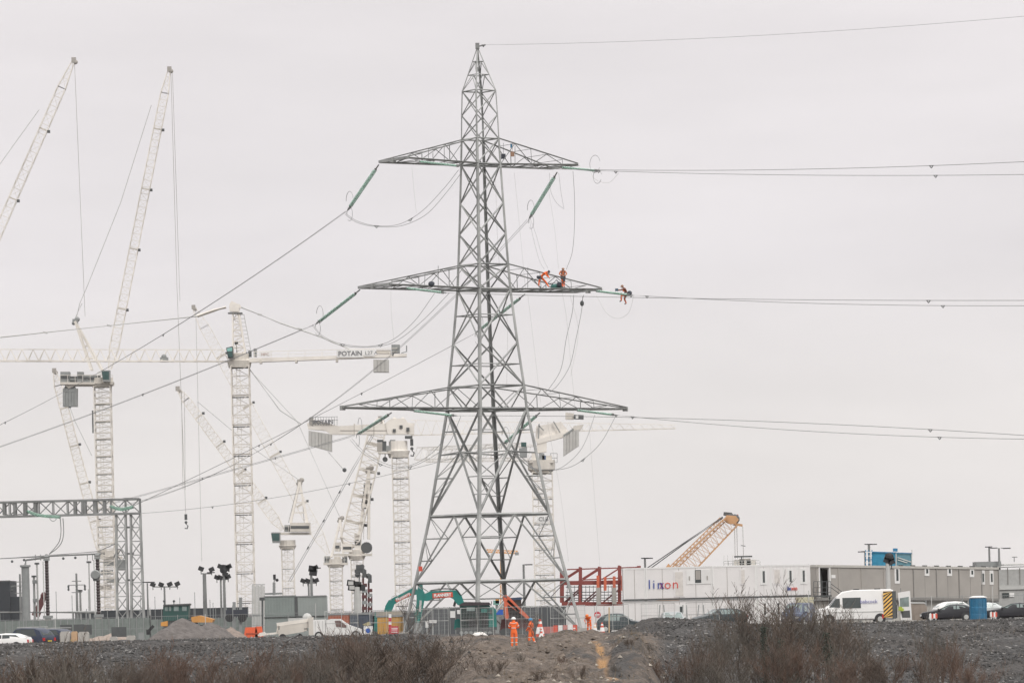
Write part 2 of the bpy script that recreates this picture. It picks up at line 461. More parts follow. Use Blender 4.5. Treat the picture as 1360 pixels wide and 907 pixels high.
M_ = lambda a, b, t=.5: a + (b - a) * t
for k in range(4):
    C0 = lambda i: corner(i, k); C1 = lambda i: corner(i, k + 1)
    # horizontals
    for i, w_ in ((1, .30), (2, .30), (3, .26), (4, .16), (6, .24), (7, .16), (10, .2), (11, .15), (13, .1)):
        brace(C0(i), C1(i), w_)
    # splayed bottom bays: inverted V
    for i, w_ in ((0, .24), (1, .24)):
        t_ = M_(C0(i + 1), C1(i + 1))
        for A, T in ((C0(i), C0(i + 1)), (C1(i), C1(i + 1))):
            brace(t_, A, w_)
            n_ = 3
            for q in range(1, n_):
                u0 = M_(A, T, q / n_); v0 = M_(A, t_, q / n_)
                brace(u0, v0, .09); brace(v0, M_(A, T, (q + 1) / n_), .08)
    for i in (1, ):          # W of lighter members in the foot bay
        t_ = M_(C0(1), C1(1)); 
        brace(M_(C0(0), t_, .5), M_(C1(0), t_, .5), .08)
    # big X bay below the bottom cross-arm, with secondary members
    a0, a1, b0, b1 = C0(2), C1(2), C0(3), C1(3)
    brace(a0, b1, .30); brace(a1, b0, .30)
    wa = (a1 - a0).length; wb = (b1 - b0).length; tx = wa / (wa + wb)
    xc = M_(a0, b1, tx)
    for A, B, T in ((a0, b0, b1), (a1, b1, b0)):
        h_ = M_(A, B, .36); brace(h_, M_(A, T, .36), .09)
        h2 = M_(A, B, .19); brace(h2, M_(A, T, .19), .07)
        brace(h2, M_(A, T, .36), .07)
        h3 = M_(A, B, .58); brace(h3, xc, .10); brace(h_, xc, .08)
        h4 = M_(A, B, .80); brace(h4, M_(B, M_(A if A == a1 else a1, A, 0), 0) if False else M_(xc, B, .5), .08)
    # bays above
    def X(i, j, w_):
        brace(corner(i, k), corner(j, k + 1), w_); brace(corner(i, k + 1), corner(j, k), w_)
    brace(C0(4), M_(C0(3), C1(3)), .18); brace(C1(4), M_(C0(3), C1(3)), .18)
    X(4, 5, .2); X(5, 6, .2)
    for i, j, t in ((4, 5, .5), (5, 6, .52)):
        z = lerp(ZL[i], ZL[j], t); brace(acorner(z, k), acorner(z, k + 1), .08)
    X(6, 7, .18); X(7, 8, .18); X(8, 9, .18); X(9, 10, .18); X(10, 11, .15); X(11, 12, .1); X(12, 13, .1)
    # peak
    p0, p1 = corner(-1, k), corner(-1, k + 1)
    for t0, t1 in ((0, .36), (.36, .66)):
        brace(M_(p0, TIP, t1), M_(p1, TIP, t1), .07)
        brace(M_(p0, TIP, t0), M_(M_(p0, TIP, t1), M_(p1, TIP, t1), .5), .07)
        brace(M_(p1, TIP, t0), M_(M_(p0, TIP, t1), M_(p1, TIP, t1), .5), .07)
part(MB().box(TIP + Vector((0, 0, .05)), (.35, .35, .5)).bar(TIP, TIP + Vector((.7, -.3, .1)), .1), 'peak_cap', STEELD, pyl)
# plan bracing
for i in (1, 2, 3, 6, 10):
    brace(corner(i, 0), corner(i, 2), .1); brace(corner(i, 1), corner(i, 3), .1)
# central ladder/earth strip seen inside the peak
part(MB().bar(pc + Vector((.3, .3, ZL[11])), TIP, .09), 'climbing_rail', STEELD, pyl)
# cross-arms
AU = Vector((.814, .581, 0)); AV = Vector((.581, -.814, 0))     # along the arms to the right; along the right-hand line
ARM = {}
def arm(side, ib, itp, L_, hw, tipbeam):
    """side +1 right/back, -1 left/front"""
    kk = (0, 1) if side > 0 else (2, 3)
    b0, b1 = corner(ib, kk[0]), corner(ib, kk[1]); t0, t1 = corner(itp, kk[0]), corner(itp, kk[1])
    base = (b0 + b1) / 2
    tip = pc + AU * side * L_ + Vector((0, 0, ZL[ib] + .1))
    # which of the two corners lies towards the +AV side
    if (b0 - b1).dot(AV) < 0: b0, b1, t0, t1 = b1, b0, t1, t0
    e0 = tip + AV * hw; e1 = tip - AV * hw
    root = part(MB().ang(e0, e1, .22).box(tip, (.5, .12, .4), rz=math.atan2(AU.y, AU.x)), 'crossarm', STEEL, pyl)
    def sub(nm, a, b, w_): part(MB().ang(a, b, w_ * .72, inward=Vector((0, 0, 1))), nm, STEEL if nm == 'chord' else STEELD, root)
    for a, e in ((b0, e0), (b1, e1)): sub('chord', a, e, .26)
    for a, e in ((t0, e0), (t1, e1)): sub('chord', a, e + Vector((0, 0, .12)), .17)
    n = 5 if L_ < 11 else 6
    for q in range(n):
        u, v = q / n, (q + 1) / n
        B0, B1, T0, T1 = M_(b0, e0, u), M_(b1, e1, u), M_(t0, e0, u), M_(t1, e1, u)
        B0n, B1n, T0n, T1n = M_(b0, e0, v), M_(b1, e1, v), M_(t0, e0, v), M_(t1, e1, v)
        if q: 
            sub('brace', B0, B1, .09)
            if q % 2 == 0: sub('brace', B0, T0, .07); sub('brace', B1, T1, .07)
            sub('brace', T0, T1, .06)
        sub('brace', B0 if q % 2 else B1, B1n if q % 2 else B0n, .1)
        if q < n - 1:
            sub('brace', T0 if q % 2 else B0, B0n if q % 2 else T0n, .09)
            sub('brace', T1 if q % 2 else B1, B1n if q % 2 else T1n, .09)
    ARM[(side, ib)] = (b0, b1, e0, e1, tip)
    return root
arm(-1, 10, 11, 114 / SP / .814, 2.2, 0); arm(1, 10, 11, 112 / SP / .814, 2.0, 0)
arm(-1, 6, 7, 144 / SP / .814, 2.3, 0); arm(1, 6, 7, 140 / SP / .814, 2.0, 0)
arm(-1, 3, 4, 187 / SP / .814, .25, 0); arm(1, 3, 4, 187 / SP / .814, .25, 0)
# posts standing on the arms (hand rails for the climbers)
for px, y0, y1 in ((590, 193, 219), (575, 203, 219), (684, 194, 222), (1, 0, 0), (582, 353, 384), (701, 355, 384)):
    if px > 1: 
        S_ = SP * (1 - (px - 645) / SP * .581 / .814 / DP)
        part(MB().bar(W(px, y0, S_), W(px, y1, S_), .05), 'arm_post', STEELD, pyl)
part(MB().box(W(558.5, 755, 15.5), (.32, .3, .42)), 'number_plate', REDP, pyl, 'small red plate high on the left leg')

# ================================================================== insulators and conductors
def depthS(p): return F / p.y
def string(a, b, label, grp, twin=.19, rings=True):
    a = Vector(a); b = Vector(b)
    t = thing('insulator_string', label, 'insulator', a, 0, grp)
    d, x, y = frame(a, b)
    n = 24; L_ = (b - a).length; sag = L_ * .03
    for s in (-1, 1):
        o = x * (s * twin / 2); prof = []
        f0, f1 = .12, .92
        for i in range(n):
            t0 = i / n; prof += [(t0, .065), (t0 + .25 / n, .105), (t0 + .6 / n, .10), (t0 + .75 / n, .065)]
        part(MB().lathe(a + d * L_ * f0 + o, a + d * L_ * f1 + o, prof, 8), 'glass_discs', INSUL, t)
    mb = MB().bar(a, a + d * L_ * .12, .08).bar(a + d * L_ * .1 - x * twin / 2, a + d * L_ * .1 + x * twin / 2, .08, .2)
    part(mb, 'yoke_plate', STEELD, t); mb = MB()
    mb.bar(a + d * L_ * .93 - x * twin / 2, a + d * L_ * .93 + x * twin / 2, .09, .22).bar(a + d * L_ * .93, b, .09)
    part(mb, 'yoke_plate', STEELD, t)
    if rings:
        for q, r_, off in ((.90, .75, y * .55), (.98, .6, -y * .5)):
            c_ = a + d * L_ * q + off
            pts = [c_ + (d * math.cos(j * math.pi / 8) + y * math.sin(j * math.pi / 8)) * r_ for j in range(1, 16)]
            part(MB().tube(pts, .022, 4), 'arcing_ring', WIRE, t)
    return t
def parab(p0, pm, p1, n=28, ext=1.0):
    """quadratic through three places, parameter = share of the way along the ground"""
    tm = ((pm - p0).xy.length) / ((p1 - p0).xy.length); out = []
    k = (pm.z - lerp(p0.z, p1.z, tm)) / (tm * (1 - tm)) if 0.02 < tm < .98 else 0
    for i in range(n + 1):
        t = ext * i / n
        p = lerp(p0, p1, t); p.z = lerp(p0.z, p1.z, t) + k * t * (1 - t); out.append(p)
    return out
def ray(p0, u, px, py):
    du, up = px - 680, 805 - py
    xr = (du * cR + up * sR) / F; zr = (-du * sR + up * cR) / F
    t = (xr * p0.y - p0.x) / (u.x - xr * u.y)
    q = p0 + u * t; q.z = HC + zr * q.y
    return q
def smooth(pts, n=8):
    P = [Vector(p) for p in pts]; P = [P[0] * 2 - P[1]] + P + [P[-1] * 2 - P[-2]]; out = []
    for i in range(1, len(P) - 2):
        for j in range(n):
            t = j / n; a, b, c, d = P[i - 1:i + 3]
            out.append(.5 * ((2 * b) + (c - a) * t + (2 * a - 5 * b + 4 * c - d) * t * t + (3 * b - a - 3 * c + d) * t ** 3))
    out.append(P[-2]); return out
def cable(pts, r, label, cat='cable', grp=None, mt=WIRE, nm='conductor', spacers=(), spw=.45):
    pts = [Vector(p) for p in pts]
    o = thing(nm, label, cat, pts[0], 0, grp)
    part(MB().tube(pts, r, 4), 'wire', mt, o)
    for s in spacers:
        i = int(s * (len(pts) - 1)); p = pts[i]; d = (pts[i + 1] - p).normalized()
        part(MB().bar(p - d * .2 - Vector((0, 0, .0)), p - Vector((0, 0, .18)), .05).bar(p + d * .2, p - Vector((0, 0, .18)), .05).bar(p - d * .25, p + d * .25, .06), 'damper', STEELD, o)
    return o
RG = 'overhead line conductors running off to the right'
LG = 'overhead line conductors running down to the left'
IR = 'tension insulator strings on the pylon'
# right-hand strings and spans; (start px,py),(end px,py)
SPANR = [
 ((552, 214), (612, 221), (1000, 226), (1360, 215), 'upper line', -1, 10, 'near'),
 ((742, 222), (795, 227), (1000, 232), (1360, 232), 'upper line', 1, 10, 'far'),
 ((535, 382), (592, 389), (1050, 398), (1360, 399), 'middle line', -1, 6, 'near'),
 ((788, 386), (838, 392), (1050, 402), (1360, 406), 'middle line', 1, 6, 'far'),
 ((545, 545), (606, 552), (1050, 561), (1360, 578), 'bottom line', -1, 3, 'near'),
 ((762, 544), (818, 551), (1050, 571), (1360, 583), 'bottom line', 1, 3, 'far')]
nmz = {10: 'top', 6: 'middle', 3: 'bottom'}
REND = {}
for (s0, s1, pm, pe, nm_, sd_, ib, nf) in SPANR:
    b0, b1, e0, e1, tip = ARM[(sd_, ib)]
    # attachment on the +AV side edge of the arm nearest the wanted pixel
    best = min((abs((680 + (lerp(b0, e0, q / 60).x * cR - (lerp(b0, e0, q / 60).z - HC) * sR) * F / lerp(b0, e0, q / 60).y) - s0[0]), q) for q in range(61))[1]
    A = lerp(b0, e0, best / 60) - Vector((0, 0, .15))
    A2 = ray(A, AV, *s0); A = A2 if (A2 - A).length < 1.5 else A
    B = ray(A, AV, *s1)
    side_ = 'left' if sd_ < 0 else 'right'
    string(A, B, f'green glass insulator string pulled to the right from the {nmz[ib]} {side_} cross-arm', IR, rings=(sd_ > 0 and ib == 10))
    Mi = ray(A, AV, *pm); E = ray(A, AV, *pe)
    cable(parab(B, Mi, E, 30, 1.35), .021, f'{"upper" if nf == "near" else "lower"} thin cable of the {nmz[ib]} pair leaving the pylon to the right', 'cable', RG, spacers=(.02, .05, .62) if sd_ > 0 else (.66,))
    REND[(sd_, ib)] = B
Bt = TIP + Vector((.6, -.3, 0))
cable(parab(ray(Bt, AV, 642, 60), ray(Bt, AV, 1000, 48), ray(Bt, AV, 1360, 22), 24, 1.3), .013, 'lone earth wire rising to the right from the very tip of the pylon', 'cable', None, spacers=(.04,))
# left-hand strings and spans down towards the gantry
def Wd(px, py, d): return W(px, py, F / d)
SPANL = [
 (-1, 10, (503, 219), (462, 279), [(160, 478), (-240, 660)], 560, 'the top left cross-arm', True),
 (-1, 6, (478, 385), (420, 430), [(160, 535), (-240, 668)], 560, 'the middle left cross-arm', True),
 (-1, 3, (520, 548), (474, 577), [(330, 618), (150, 668)], 540, 'the bottom left cross-arm', True),
 (1, 10, (740, 229), (703, 290), [(460, 520), (160, 672)], 540, 'the top right cross-arm', True),
 (1, 6, (697, 391), (632, 442), [(400, 563), (176, 672)], 540, 'the middle right cross-arm', True),
 (1, 3, (717, 548), (668, 590), [(350, 664), (60, 686)], 540, 'the bottom right cross-arm', True)]
LEND = {}
for (sd_, ib, s0, s1, (pm, pe), dend, nm_, rg) in SPANL:
    b0, b1, e0, e1, tip = ARM[(sd_, ib)]
    ye = min(((abs(680 + (lerp(b1, e1, q / 60).x * cR - (lerp(b1, e1, q / 60).z - HC) * sR) * F / lerp(b1, e1, q / 60).y - s0[0])), lerp(b1, e1, q / 60).y) for q in range(61))[1]
    A = Wd(*s0, ye); E = Wd(*pe, dend)
    u = (E - A); u.z = 0; u.normalize()
    B = ray(A, u, *s1); Mi = ray(A, u, *pm); E = ray(A, u, *pe)
    string(A, B, f'green glass insulator string sloping down to the left from {nm_}', IR, rings=rg)
    P = parab(B, Mi, E, 34)
    off = frame(A, E)[1] * .22
    cable([p + off + Vector((0, 0, .1)) for p in P], .02, f'upper of two parallel cables descending to the left from {nm_}', 'cable', LG, spacers=(.3, .6))
    if not (sd_ > 0 and ib == 3):
        cable([p - off - Vector((0, 0, .12)) for p in P], .02, f'lower of two parallel cables descending to the left from {nm_}', 'cable', LG)
    LEND[(sd_, ib)] = B
# jumper loops
def loop(pts, d0, d1, label, r=.028, mt=WIRE, grp='slack jumper loops under the cross-arms', nm='jumper_cable', sp=()):
    k = len(pts)
    cable(smooth([Wd(x, y, lerp(d0, d1, i / (k - 1))) for i, (x, y) in enumerate(pts)]), r, label, 'cable', grp, mt, nm, spacers=sp)
J = [
 ([(458, 283), (475, 294), (500, 300), (530, 298), (560, 281), (590, 250), (609, 226)], 416, 411, 'upper slack jumper loop hanging under the top left cross-arm'),
 ([(458, 285), (475, 296), (500, 301), (533, 300), (566, 285), (592, 257), (611, 232)], 416, 412, 'lower slack jumper loop hanging under the top left cross-arm'),
 ([(415, 431), (430, 447), (455, 457), (490, 460), (520, 452), (550, 427), (577, 390)], 414, 409, 'upper slack jumper loop hanging under the middle left cross-arm'),
 ([(415, 433), (430, 449), (455, 459), (490, 461), (524, 454), (560, 427), (597, 389)], 414, 409, 'lower slack jumper loop hanging under the middle left cross-arm'),
 ([(465, 584), (480, 600), (505, 616), (530, 622), (560, 614), (595, 590), (612, 553)], 413, 408, 'slack jumper loop below the bottom left cross-arm'),
 ([(467, 582), (484, 600), (508, 614), (535, 620), (565, 608), (588, 585), (600, 553)], 413, 408, 'second, tighter jumper loop below the bottom left cross-arm'),
 ([(790, 551), (778, 585), (765, 605), (745, 621), (728, 624), (705, 620), (690, 608), (668, 592)], 427, 432, 'left-hand curve of the jumper pair under the bottom right cross-arm'),
 ([(818, 552), (800, 585), (782, 604), (760, 619), (735, 624), (708, 622), (692, 610), (670, 594)], 427, 432, 'right-hand curve of the jumper pair under the bottom right cross-arm'),
 ([(761, 228), (763, 262), (763, 300), (760, 335), (752, 358)], 426, 425, 'dark slack cable hanging from the top right cross-arm to the standing climber'),
 ([(703, 292), (708, 315), (716, 345), (723, 358)], 431, 427, 'left one of two thin cables dropping to the bending climber'),
 ([(704, 290), (712, 312), (720, 340), (728, 357)], 431, 427, 'right one of two thin cables dropping to the bending climber'),
 ([(730, 230), (731, 252), (738, 268), (749, 278)], 427, 427, 'short curved cable end hanging below the top right cross-arm'),
 ([(742, 230), (745, 255), (749, 277)], 427, 427, 'straight thin cord beside the short curved cable end'),
 ([(762, 392), (760, 415), (752, 450), (745, 490), (730, 515), (722, 522)], 427, 430, 'left one of two long cables swinging down below the climbers'),
 ([(774, 394), (772, 415), (765, 450), (757, 485), (742, 510), (730, 521)], 427, 430, 'right one of two long cables swinging down below the climbers'),
 ([(792, 392), (805, 415), (820, 423), (835, 415), (842, 392)], 425, 422, 'small pale jumper loop beneath the sitting climber'),
 ([(783, 226), (790, 238), (808, 243), (822, 230)], 425, 423, 'small pale loop under the right end of the top cross-arm')]
for i, j in enumerate(J): loop(*j, sp=(.35, .6) if i in (0, 2, 4, 7) else (), r=.012 if i > 8 and i not in (13, 14) else .02, mt=WIREL if i > 14 else WIRE)
RP = [([(547, 222), (550, 255), (553, 283)], 412, 'thin pale rope hanging from the top left cross-arm'),
 ([(519, 387), (520, 420), (523, 450)], 410, 'thin pale rope hanging from the middle left cross-arm'),
 ([(683, 230), (690, 300), (698, 385)], 425, 'pale rope between the top and middle right cross-arms near the tower'),
 ([(701, 392), (708, 450), (718, 535)], 425, 'pale rope from the middle to the bottom right cross-arm nearest the tower'),
 ([(747, 390), (752, 420), (757, 470), (764, 545)], 427, 'pale rope falling from under the two climbers to the bottom arm'),
 ([(728, 250), (736, 300), (742, 357)], 427, 'pale rope falling from the top right arm between the two climbers'),
 ([(757, 392), (768, 440), (758, 500)], 427, 'pale rope crossing behind the swinging cables'),
 ([(782, 560), (788, 640), (797, 755)], 427, 'long pale rope falling from the bottom right cross-arm to the ground'),
 ([(727, 560), (745, 660), (755, 745)], 428, 'pale rope slanting down inside the right pylon leg'),
 ([(658, 230), (660, 300), (663, 350)], 422, 'pale rope running down inside the upper tower body'),
 ([(672, 388), (674, 450), (673, 512)], 422, 'pale rope running down inside the middle tower body')]
for pts, d, lb in RP: loop(pts, d, d, lb, .009, WIREL, 'pale hand ropes on the pylon', 'hand_rope')
# pulley block hanging under the middle arm, and bags
solo(MB().ball(Wd(773, 403, 427), .18, 8, (1, .6, 1.4)).bar(Wd(773, 400, 427), Wd(775, 392, 427), .04), 'pulley_block', GREYD, 'small dark pulley hanging below the middle right cross-arm', 'pulley', Wd(773, 405, 427))
solo(MB().box(Wd(668.5, 208, 424), (.4, .3, .42)).bar(Wd(668.5, 205, 424), Wd(668.5, 190, 424), .03), 'tool_bag', HARN, 'small black bag hanging inside the top right cross-arm', 'bag', Wd(668, 211, 424))
solo(MB().box(Wd(680.5, 205, 424), (.33, .3, .4)).bar(Wd(680.5, 202, 424), Wd(680.5, 190, 424), .03), 'tool_bag', mat('canvas_brown', (.35, .2, .13)), 'small brown bag hanging just right of the black bag in the top right cross-arm', 'bag', Wd(680, 208, 424))
solo(MB().box(Wd(679, 194, 424), (.16, .15, .35)), 'tool_pouch', BLUEP, 'tiny blue pouch clipped above the brown bag on the top arm', 'pouch', Wd(679, 197, 424))
solo(MB().ball(Wd(573, 377, 412), .28, 8, (1, .8, .8)), 'cable_coil', HARN, 'small dark coil lying on the middle left cross-arm', 'coil', Wd(573, 380, 412))
gb = thing('gear_bag', 'green and black gear bag lying between the two climbers on the cross-arm', 'bag', Wd(740, 384, 427))
part(MB().ball(Wd(739, 381, 427), .5, 10, (1.1, .7, .55)), 'sack', mat('bag_green', (.03, .14, .12)), gb)
part(MB().ball(Wd(743, 378, 426.6), .25, 8).tube([Wd(733, 378, 427), Wd(739, 372, 427), Wd(745, 378, 427)], .05, 5), 'strap', HARN, gb)

# ================================================================== people
def person(label, loc, rz, J, cols, scale=1.):
    """J: joints in metres, facing -Y, z up. cols: suit, legs, helmet"""
    base = dict(pelvis=(0, 0, .95), belly=(0, 0, 1.08), chest=(0, 0, 1.30), neck=(0, 0, 1.49), head=(0, -.01, 1.60), crown=(0, 0, 1.72),
                shL=(.19, 0, 1.42), elL=(.27, .02, 1.14), wrL=(.27, -.08, .90), shR=(-.19, 0, 1.42), elR=(-.27, .02, 1.14), wrR=(-.27, -.08, .90),
                hiL=(.10, 0, .90), knL=(.12, -.03, .50), anL=(.13, .02, .09), toL=(.14, -.16, .05), hiR=(-.10, 0, .90), knR=(-.12, -.03, .50), anR=(-.13, .02, .09), toR=(-.14, -.16, .05))
    base.update(J); V = {k: Vector(v) for k, v in base.items()}
    rad = dict(pelvis=.155, belly=.15, chest=.17, neck=.06, head=.095, crown=.075, shL=.085, elL=.06, wrL=.038, shR=.085, elR=.06, wrR=.038, hiL=.115, knL=.08, anL=.06, toL=.045, hiR=.115, knR=.08, anR=.06, toR=.045)
    E = [('pelvis', 'belly'), ('belly', 'chest'), ('chest', 'neck'), ('neck', 'head'), ('head', 'crown'), ('chest', 'shL'), ('shL', 'elL'), ('elL', 'wrL'), ('chest', 'shR'), ('shR', 'elR'), ('elR', 'wrR'),
         ('pelvis', 'hiL'), ('hiL', 'knL'), ('knL', 'anL'), ('anL', 'toL'), ('pelvis', 'hiR'), ('hiR', 'knR'), ('knR', 'anR'), ('anR', 'toR')]
    for s in 'LR':
        wv = V['wr' + s]; d = (wv - V['el' + s]).normalized(); sx = d.cross(Vector((0, 1, 0))).normalized()
        if sx.length < .1: sx = Vector((1, 0, 0))
        V['pa' + s] = wv + d * .07; rad['pa' + s] = .034; E.append(('wr' + s, 'pa' + s))
        inw = d.cross(sx) * -.02
        for q in range(4):
            r1 = 'f%d%s' % (q, s); r2 = 'g%d%s' % (q, s); o = sx * ((q - 1.5) * .02); ln = (.032, .04, .037, .028)[q]
            V[r1] = V['pa' + s] + d * (.02 + ln) + o; V[r2] = V[r1] + d * ln * .8 + inw + o * .1
            rad[r1] = .010; rad[r2] = .008; E += [('pa' + s, r1), (r1, r2)]
        V['t0' + s] = wv + d * .045 + sx * .045; V['t1' + s] = V['t0' + s] + d * .035 + sx * .015; rad['t0' + s] = .012; rad['t1' + s] = .009
        E += [('wr' + s, 't0' + s), ('t0' + s, 't1' + s)]
    names = list(V); ix = {n: i for i, n in enumerate(names)}
    me = bpy.data.meshes.new('body'); me.from_pydata([V[n] for n in names], [(ix[a], ix[b]) for a, b in E], [])
    tmp = bpy.data.objects.new('tmp', me); COL.objects.link(tmp)
    md = tmp.modifiers.new('s', 'SKIN'); me.skin_vertices or None
    for n in names:
        sv = me.skin_vertices[0].data[ix[n]]; r_ = rad[n]; sv.radius = (r_, r_ * (.72 if n in ('chest', 'belly', 'pelvis') else 1)); sv.use_root = (n == 'pelvis')
    md.use_smooth_shade = True
    tmp.modifiers.new('u', 'SUBSURF').levels = 1; tmp.modifiers['u'].render_levels = 1
    dg = bpy.context.evaluated_depsgraph_get(); bm_ = bpy.data.meshes.new_from_object(tmp.evaluated_get(dg)); bpy.data.objects.remove(tmp)
    suit, legs, hel = cols
    bm_.materials.clear()
    for q in (suit, legs, SKIN, BOOT, SILVERT): bm_.materials.append(q)
    segs = []
    for a, b in E:
        cat = 0
        if a in ('pelvis', 'hiL', 'hiR', 'knL', 'knR') and b[:2] in ('hi', 'kn', 'an'): cat = 1
        if a[:2] == 'an': cat = 3
        if b in ('head', 'crown') or a[:2] in ('pa', 'wr') or a[0] in 'fgt': cat = 2
        segs.append((V[a], V[b], cat, rad[a]))
    for p in bm_.polygons:
        c = p.center; bd = 9; bc = 0
        for a, b, cat, r_ in segs:
            ab = b - a; t = max(0, min(1, (c - a).dot(ab) / max(ab.dot(ab), 1e-9))); dd = (c - (a + ab * t)).length - r_ * .6
            if dd < bd: bd, bc, bt = dd, cat, t
            
        p.material_index = bc; p.use_smooth = True
    T = thing('person', label, 'person', loc, rz); T.scale = (scale,) * 3
    ob = bpy.data.objects.new('body', bm_); COL.objects.link(ob); ob.parent = T
    hd = V['head']; cr_ = V['crown']; up = (cr_ - V['neck']).normalized(); fw = Vector((0, -1, 0)); fw = (fw - up * fw.dot(up)).normalized()
    sx = up.cross(fw)
    mb = MB(); hc = hd + up * .045
    o = len(mb.v); k = 6; n = 12
    for i in range(k + 1):
        a_ = math.pi / 2 * i / k
        for j in range(n):
            b_ = 2 * math.pi * j / n; rr = math.cos(a_) * .135
            if i == 0: rr *= 1.0 + (.28 if fw.dot(fw * math.cos(b_) + sx * math.sin(b_)) > .6 else .04)
            mb.v.append(tuple(hc + (fw * math.cos(b_) + sx * math.sin(b_)) * rr + up * math.sin(a_) * .14))
    for i in range(k):
        for j in range(n): mb.f.append((i * n + j, i * n + (j + 1) % n, (i + 1) * n + (j + 1) % n, (i + 1) * n + j)); mb.m.append(0)
    part(mb, 'helmet', hel, T, local=True, smooth=True)
    # face
    f0 = hd + fw * .088
    part(MB().ball(f0 + fw * .012 - up * .02, .018, 6, (1, 1, 1.4)), 'nose', SKIN, T, local=True)
    for s in (-1, 1):
        part(MB().ball(f0 + sx * s * .035 + up * .012 - fw * .008, .011, 6), 'eye', BLACK, T, local=True)
        part(MB().ball(hd + sx * s * .098, .022, 6, (.5, 1, 1.4)), 'ear', SKIN, T, local=True)
    part(MB().bar(f0 - up * .055 - sx * .025 - fw * .006, f0 - up * .055 + sx * .025 - fw * .006, .012), 'mouth', mat('lips', (.3, .1, .08)), T, local=True)
    return T, V
def bands(T, V, spec, mt=SILVERT, nm='reflective_band'):
    for a, b, t, r_ in spec:
        A, B = V[a], V[b]; c = lerp(A, B, t); d = (B - A).normalized() * .03
        part(MB().lathe(c - d * .7, c + d * .7, [(0, r_ * .94), (1, r_ * .94)], 10), nm, mt, T, local=True)
WH = mat('white_helmet', (.8, .8, .78), .3); BH = mat('blue_helmet', (.03, .22, .42), .3)
HB = [('hiL', 'knL', .75, .105), ('hiR', 'knR', .75, .105), ('knL', 'anL', .45, .085), ('knR', 'anR', .45, .085), ('belly', 'chest', .3, .158), ('shL', 'elL', .6, .08), ('shR', 'elR', .6, .08)]
S1 = 23.2
armsfront = dict(elL=(.29, -.02, 1.16), wrL=(.12, -.26, 1.12), elR=(-.29, -.02, 1.16), wrR=(-.14, -.27, 1.16), knL=(.11, -.02, .5), anL=(.12, .02, .09), toL=(.15, -.15, .05))
def onground(px, S): 
    p = G(px, S, 0); p.z = gz(p.x, p.y) ; p = G(px, S, p.z); return p
T, V = person('man in orange hi-vis suit and white helmet standing on the earth, back turned', onground(683, S1) + Vector((0, 0, .02)), R(172), armsfront, (ORANGE, ORANGE, WH), 1.0)
bands(T, V, HB); part(MB().tube([V['shL'] + Vector((0, .13, .02)), V['neck'] + Vector((0, .12, -.1)), V['shR'] + Vector((0, .13, .02))], .02, 5), 'collar', SILVERT, T, local=True)
T, V = person('man in orange hi-vis suit and blue helmet, turned to the left, beside the white-helmeted man', onground(706, S1 * .99) + Vector((0, 0, .02)), R(-120), dict(elL=(.25, -.05, 1.15), wrL=(.12, -.25, 1.05), elR=(-.25, -.05, 1.15), wrR=(-.12, -.25, 1.02), knL=(.12, -.1, .5), anL=(.13, .0, .09), knR=(-.12, .06, .5), anR=(-.14, .22, .09), toR=(-.15, .05, .05)), (ORANGE, ORANGE, BH), .94)
bands(T, V, HB)
p3 = G(783, 17.0, .05)
T, V = person('worker in orange bending forward behind the mesh fence by the dark hatchback', p3, R(-20), dict(belly=(0, -.06, 1.08), chest=(0, -.22, 1.28), neck=(0, -.38, 1.40), head=(0, -.46, 1.45), crown=(0, -.54, 1.53), shL=(.19, -.3, 1.36), elL=(.25, -.35, 1.1), wrL=(.15, -.45, .92), shR=(-.19, -.3, 1.36), elR=(-.25, -.35, 1.1), wrR=(-.15, -.45, .95)), (ORANGE, ORANGE, mat('orange_helmet', (.8, .2, .04), .4)), 1.0)
bands(T, V, HB)
# climbers on the middle right cross-arm
ZA = ZL[6] + .30
def onarm(px): 
    t = min(((abs(680 + (lerp(ARM[(1, 6)][0], ARM[(1, 6)][2], q / 80).x * cR - (lerp(ARM[(1, 6)][0], ARM[(1, 6)][2], q / 80).z - HC) * sR) * F / lerp(ARM[(1, 6)][0], ARM[(1, 6)][2], q / 80).y - px)), q) for q in range(81))[1] / 80
    p = lerp(ARM[(1, 6)][0], ARM[(1, 6)][2], t) + AV * -.15; p.z += .14; return p
T, V = person('climber in orange bending over the cross-arm, facing right', onarm(722) , R(70), dict(
    pelvis=(0, .16, .92), belly=(0, .06, 1.03), chest=(0, -.22, 1.22), neck=(0, -.42, 1.33), head=(0, -.52, 1.34), crown=(0, -.62, 1.36), hiL=(.1, .16, .86), hiR=(-.1, .16, .86),
    shL=(.19, -.3, 1.28), elL=(.24, -.42, 1.02), wrL=(.14, -.55, .84), shR=(-.19, -.3, 1.28), elR=(-.24, -.45, 1.02), wrR=(-.14, -.60, .86),
    knL=(.18, -.2, .52), anL=(.2, -.45, .09), toL=(.2, -.62, .05), knR=(-.16, .28, .48), anR=(-.18, .30, .09), toR=(-.18, .12, .05)), (ORANGE, ORANGE, HARN))
part(MB().box(V['pelvis'] + Vector((0, .05, -.04)), (.42, .30, .30)).ball(V['pelvis'] + Vector((-.2, .2, 0)), .13, 8), 'harness', HARN, T, local=True)
T, V = person('climber standing upright on the cross-arm, facing the camera with a dark harness', onarm(749), R(5), dict(
    chest=(0, -.04, 1.3), neck=(0, -.1, 1.46), head=(0, -.16, 1.54), crown=(0, -.16, 1.66), elL=(.34, -.04, 1.18), wrL=(.10, -.26, 1.05), elR=(-.34, -.04, 1.18), wrR=(-.10, -.26, 1.05), knL=(.07, -.05, .5), anL=(.07, 0, .09), toL=(.08, -.16, .05), knR=(-.07, -.05, .5), anR=(-.07, 0, .09), toR=(-.08, -.16, .05)), (mat('brown_orange_jacket', (.55, .17, .07), .8), ORANGE, mat('brown_helmet', (.25, .12, .06), .5)))
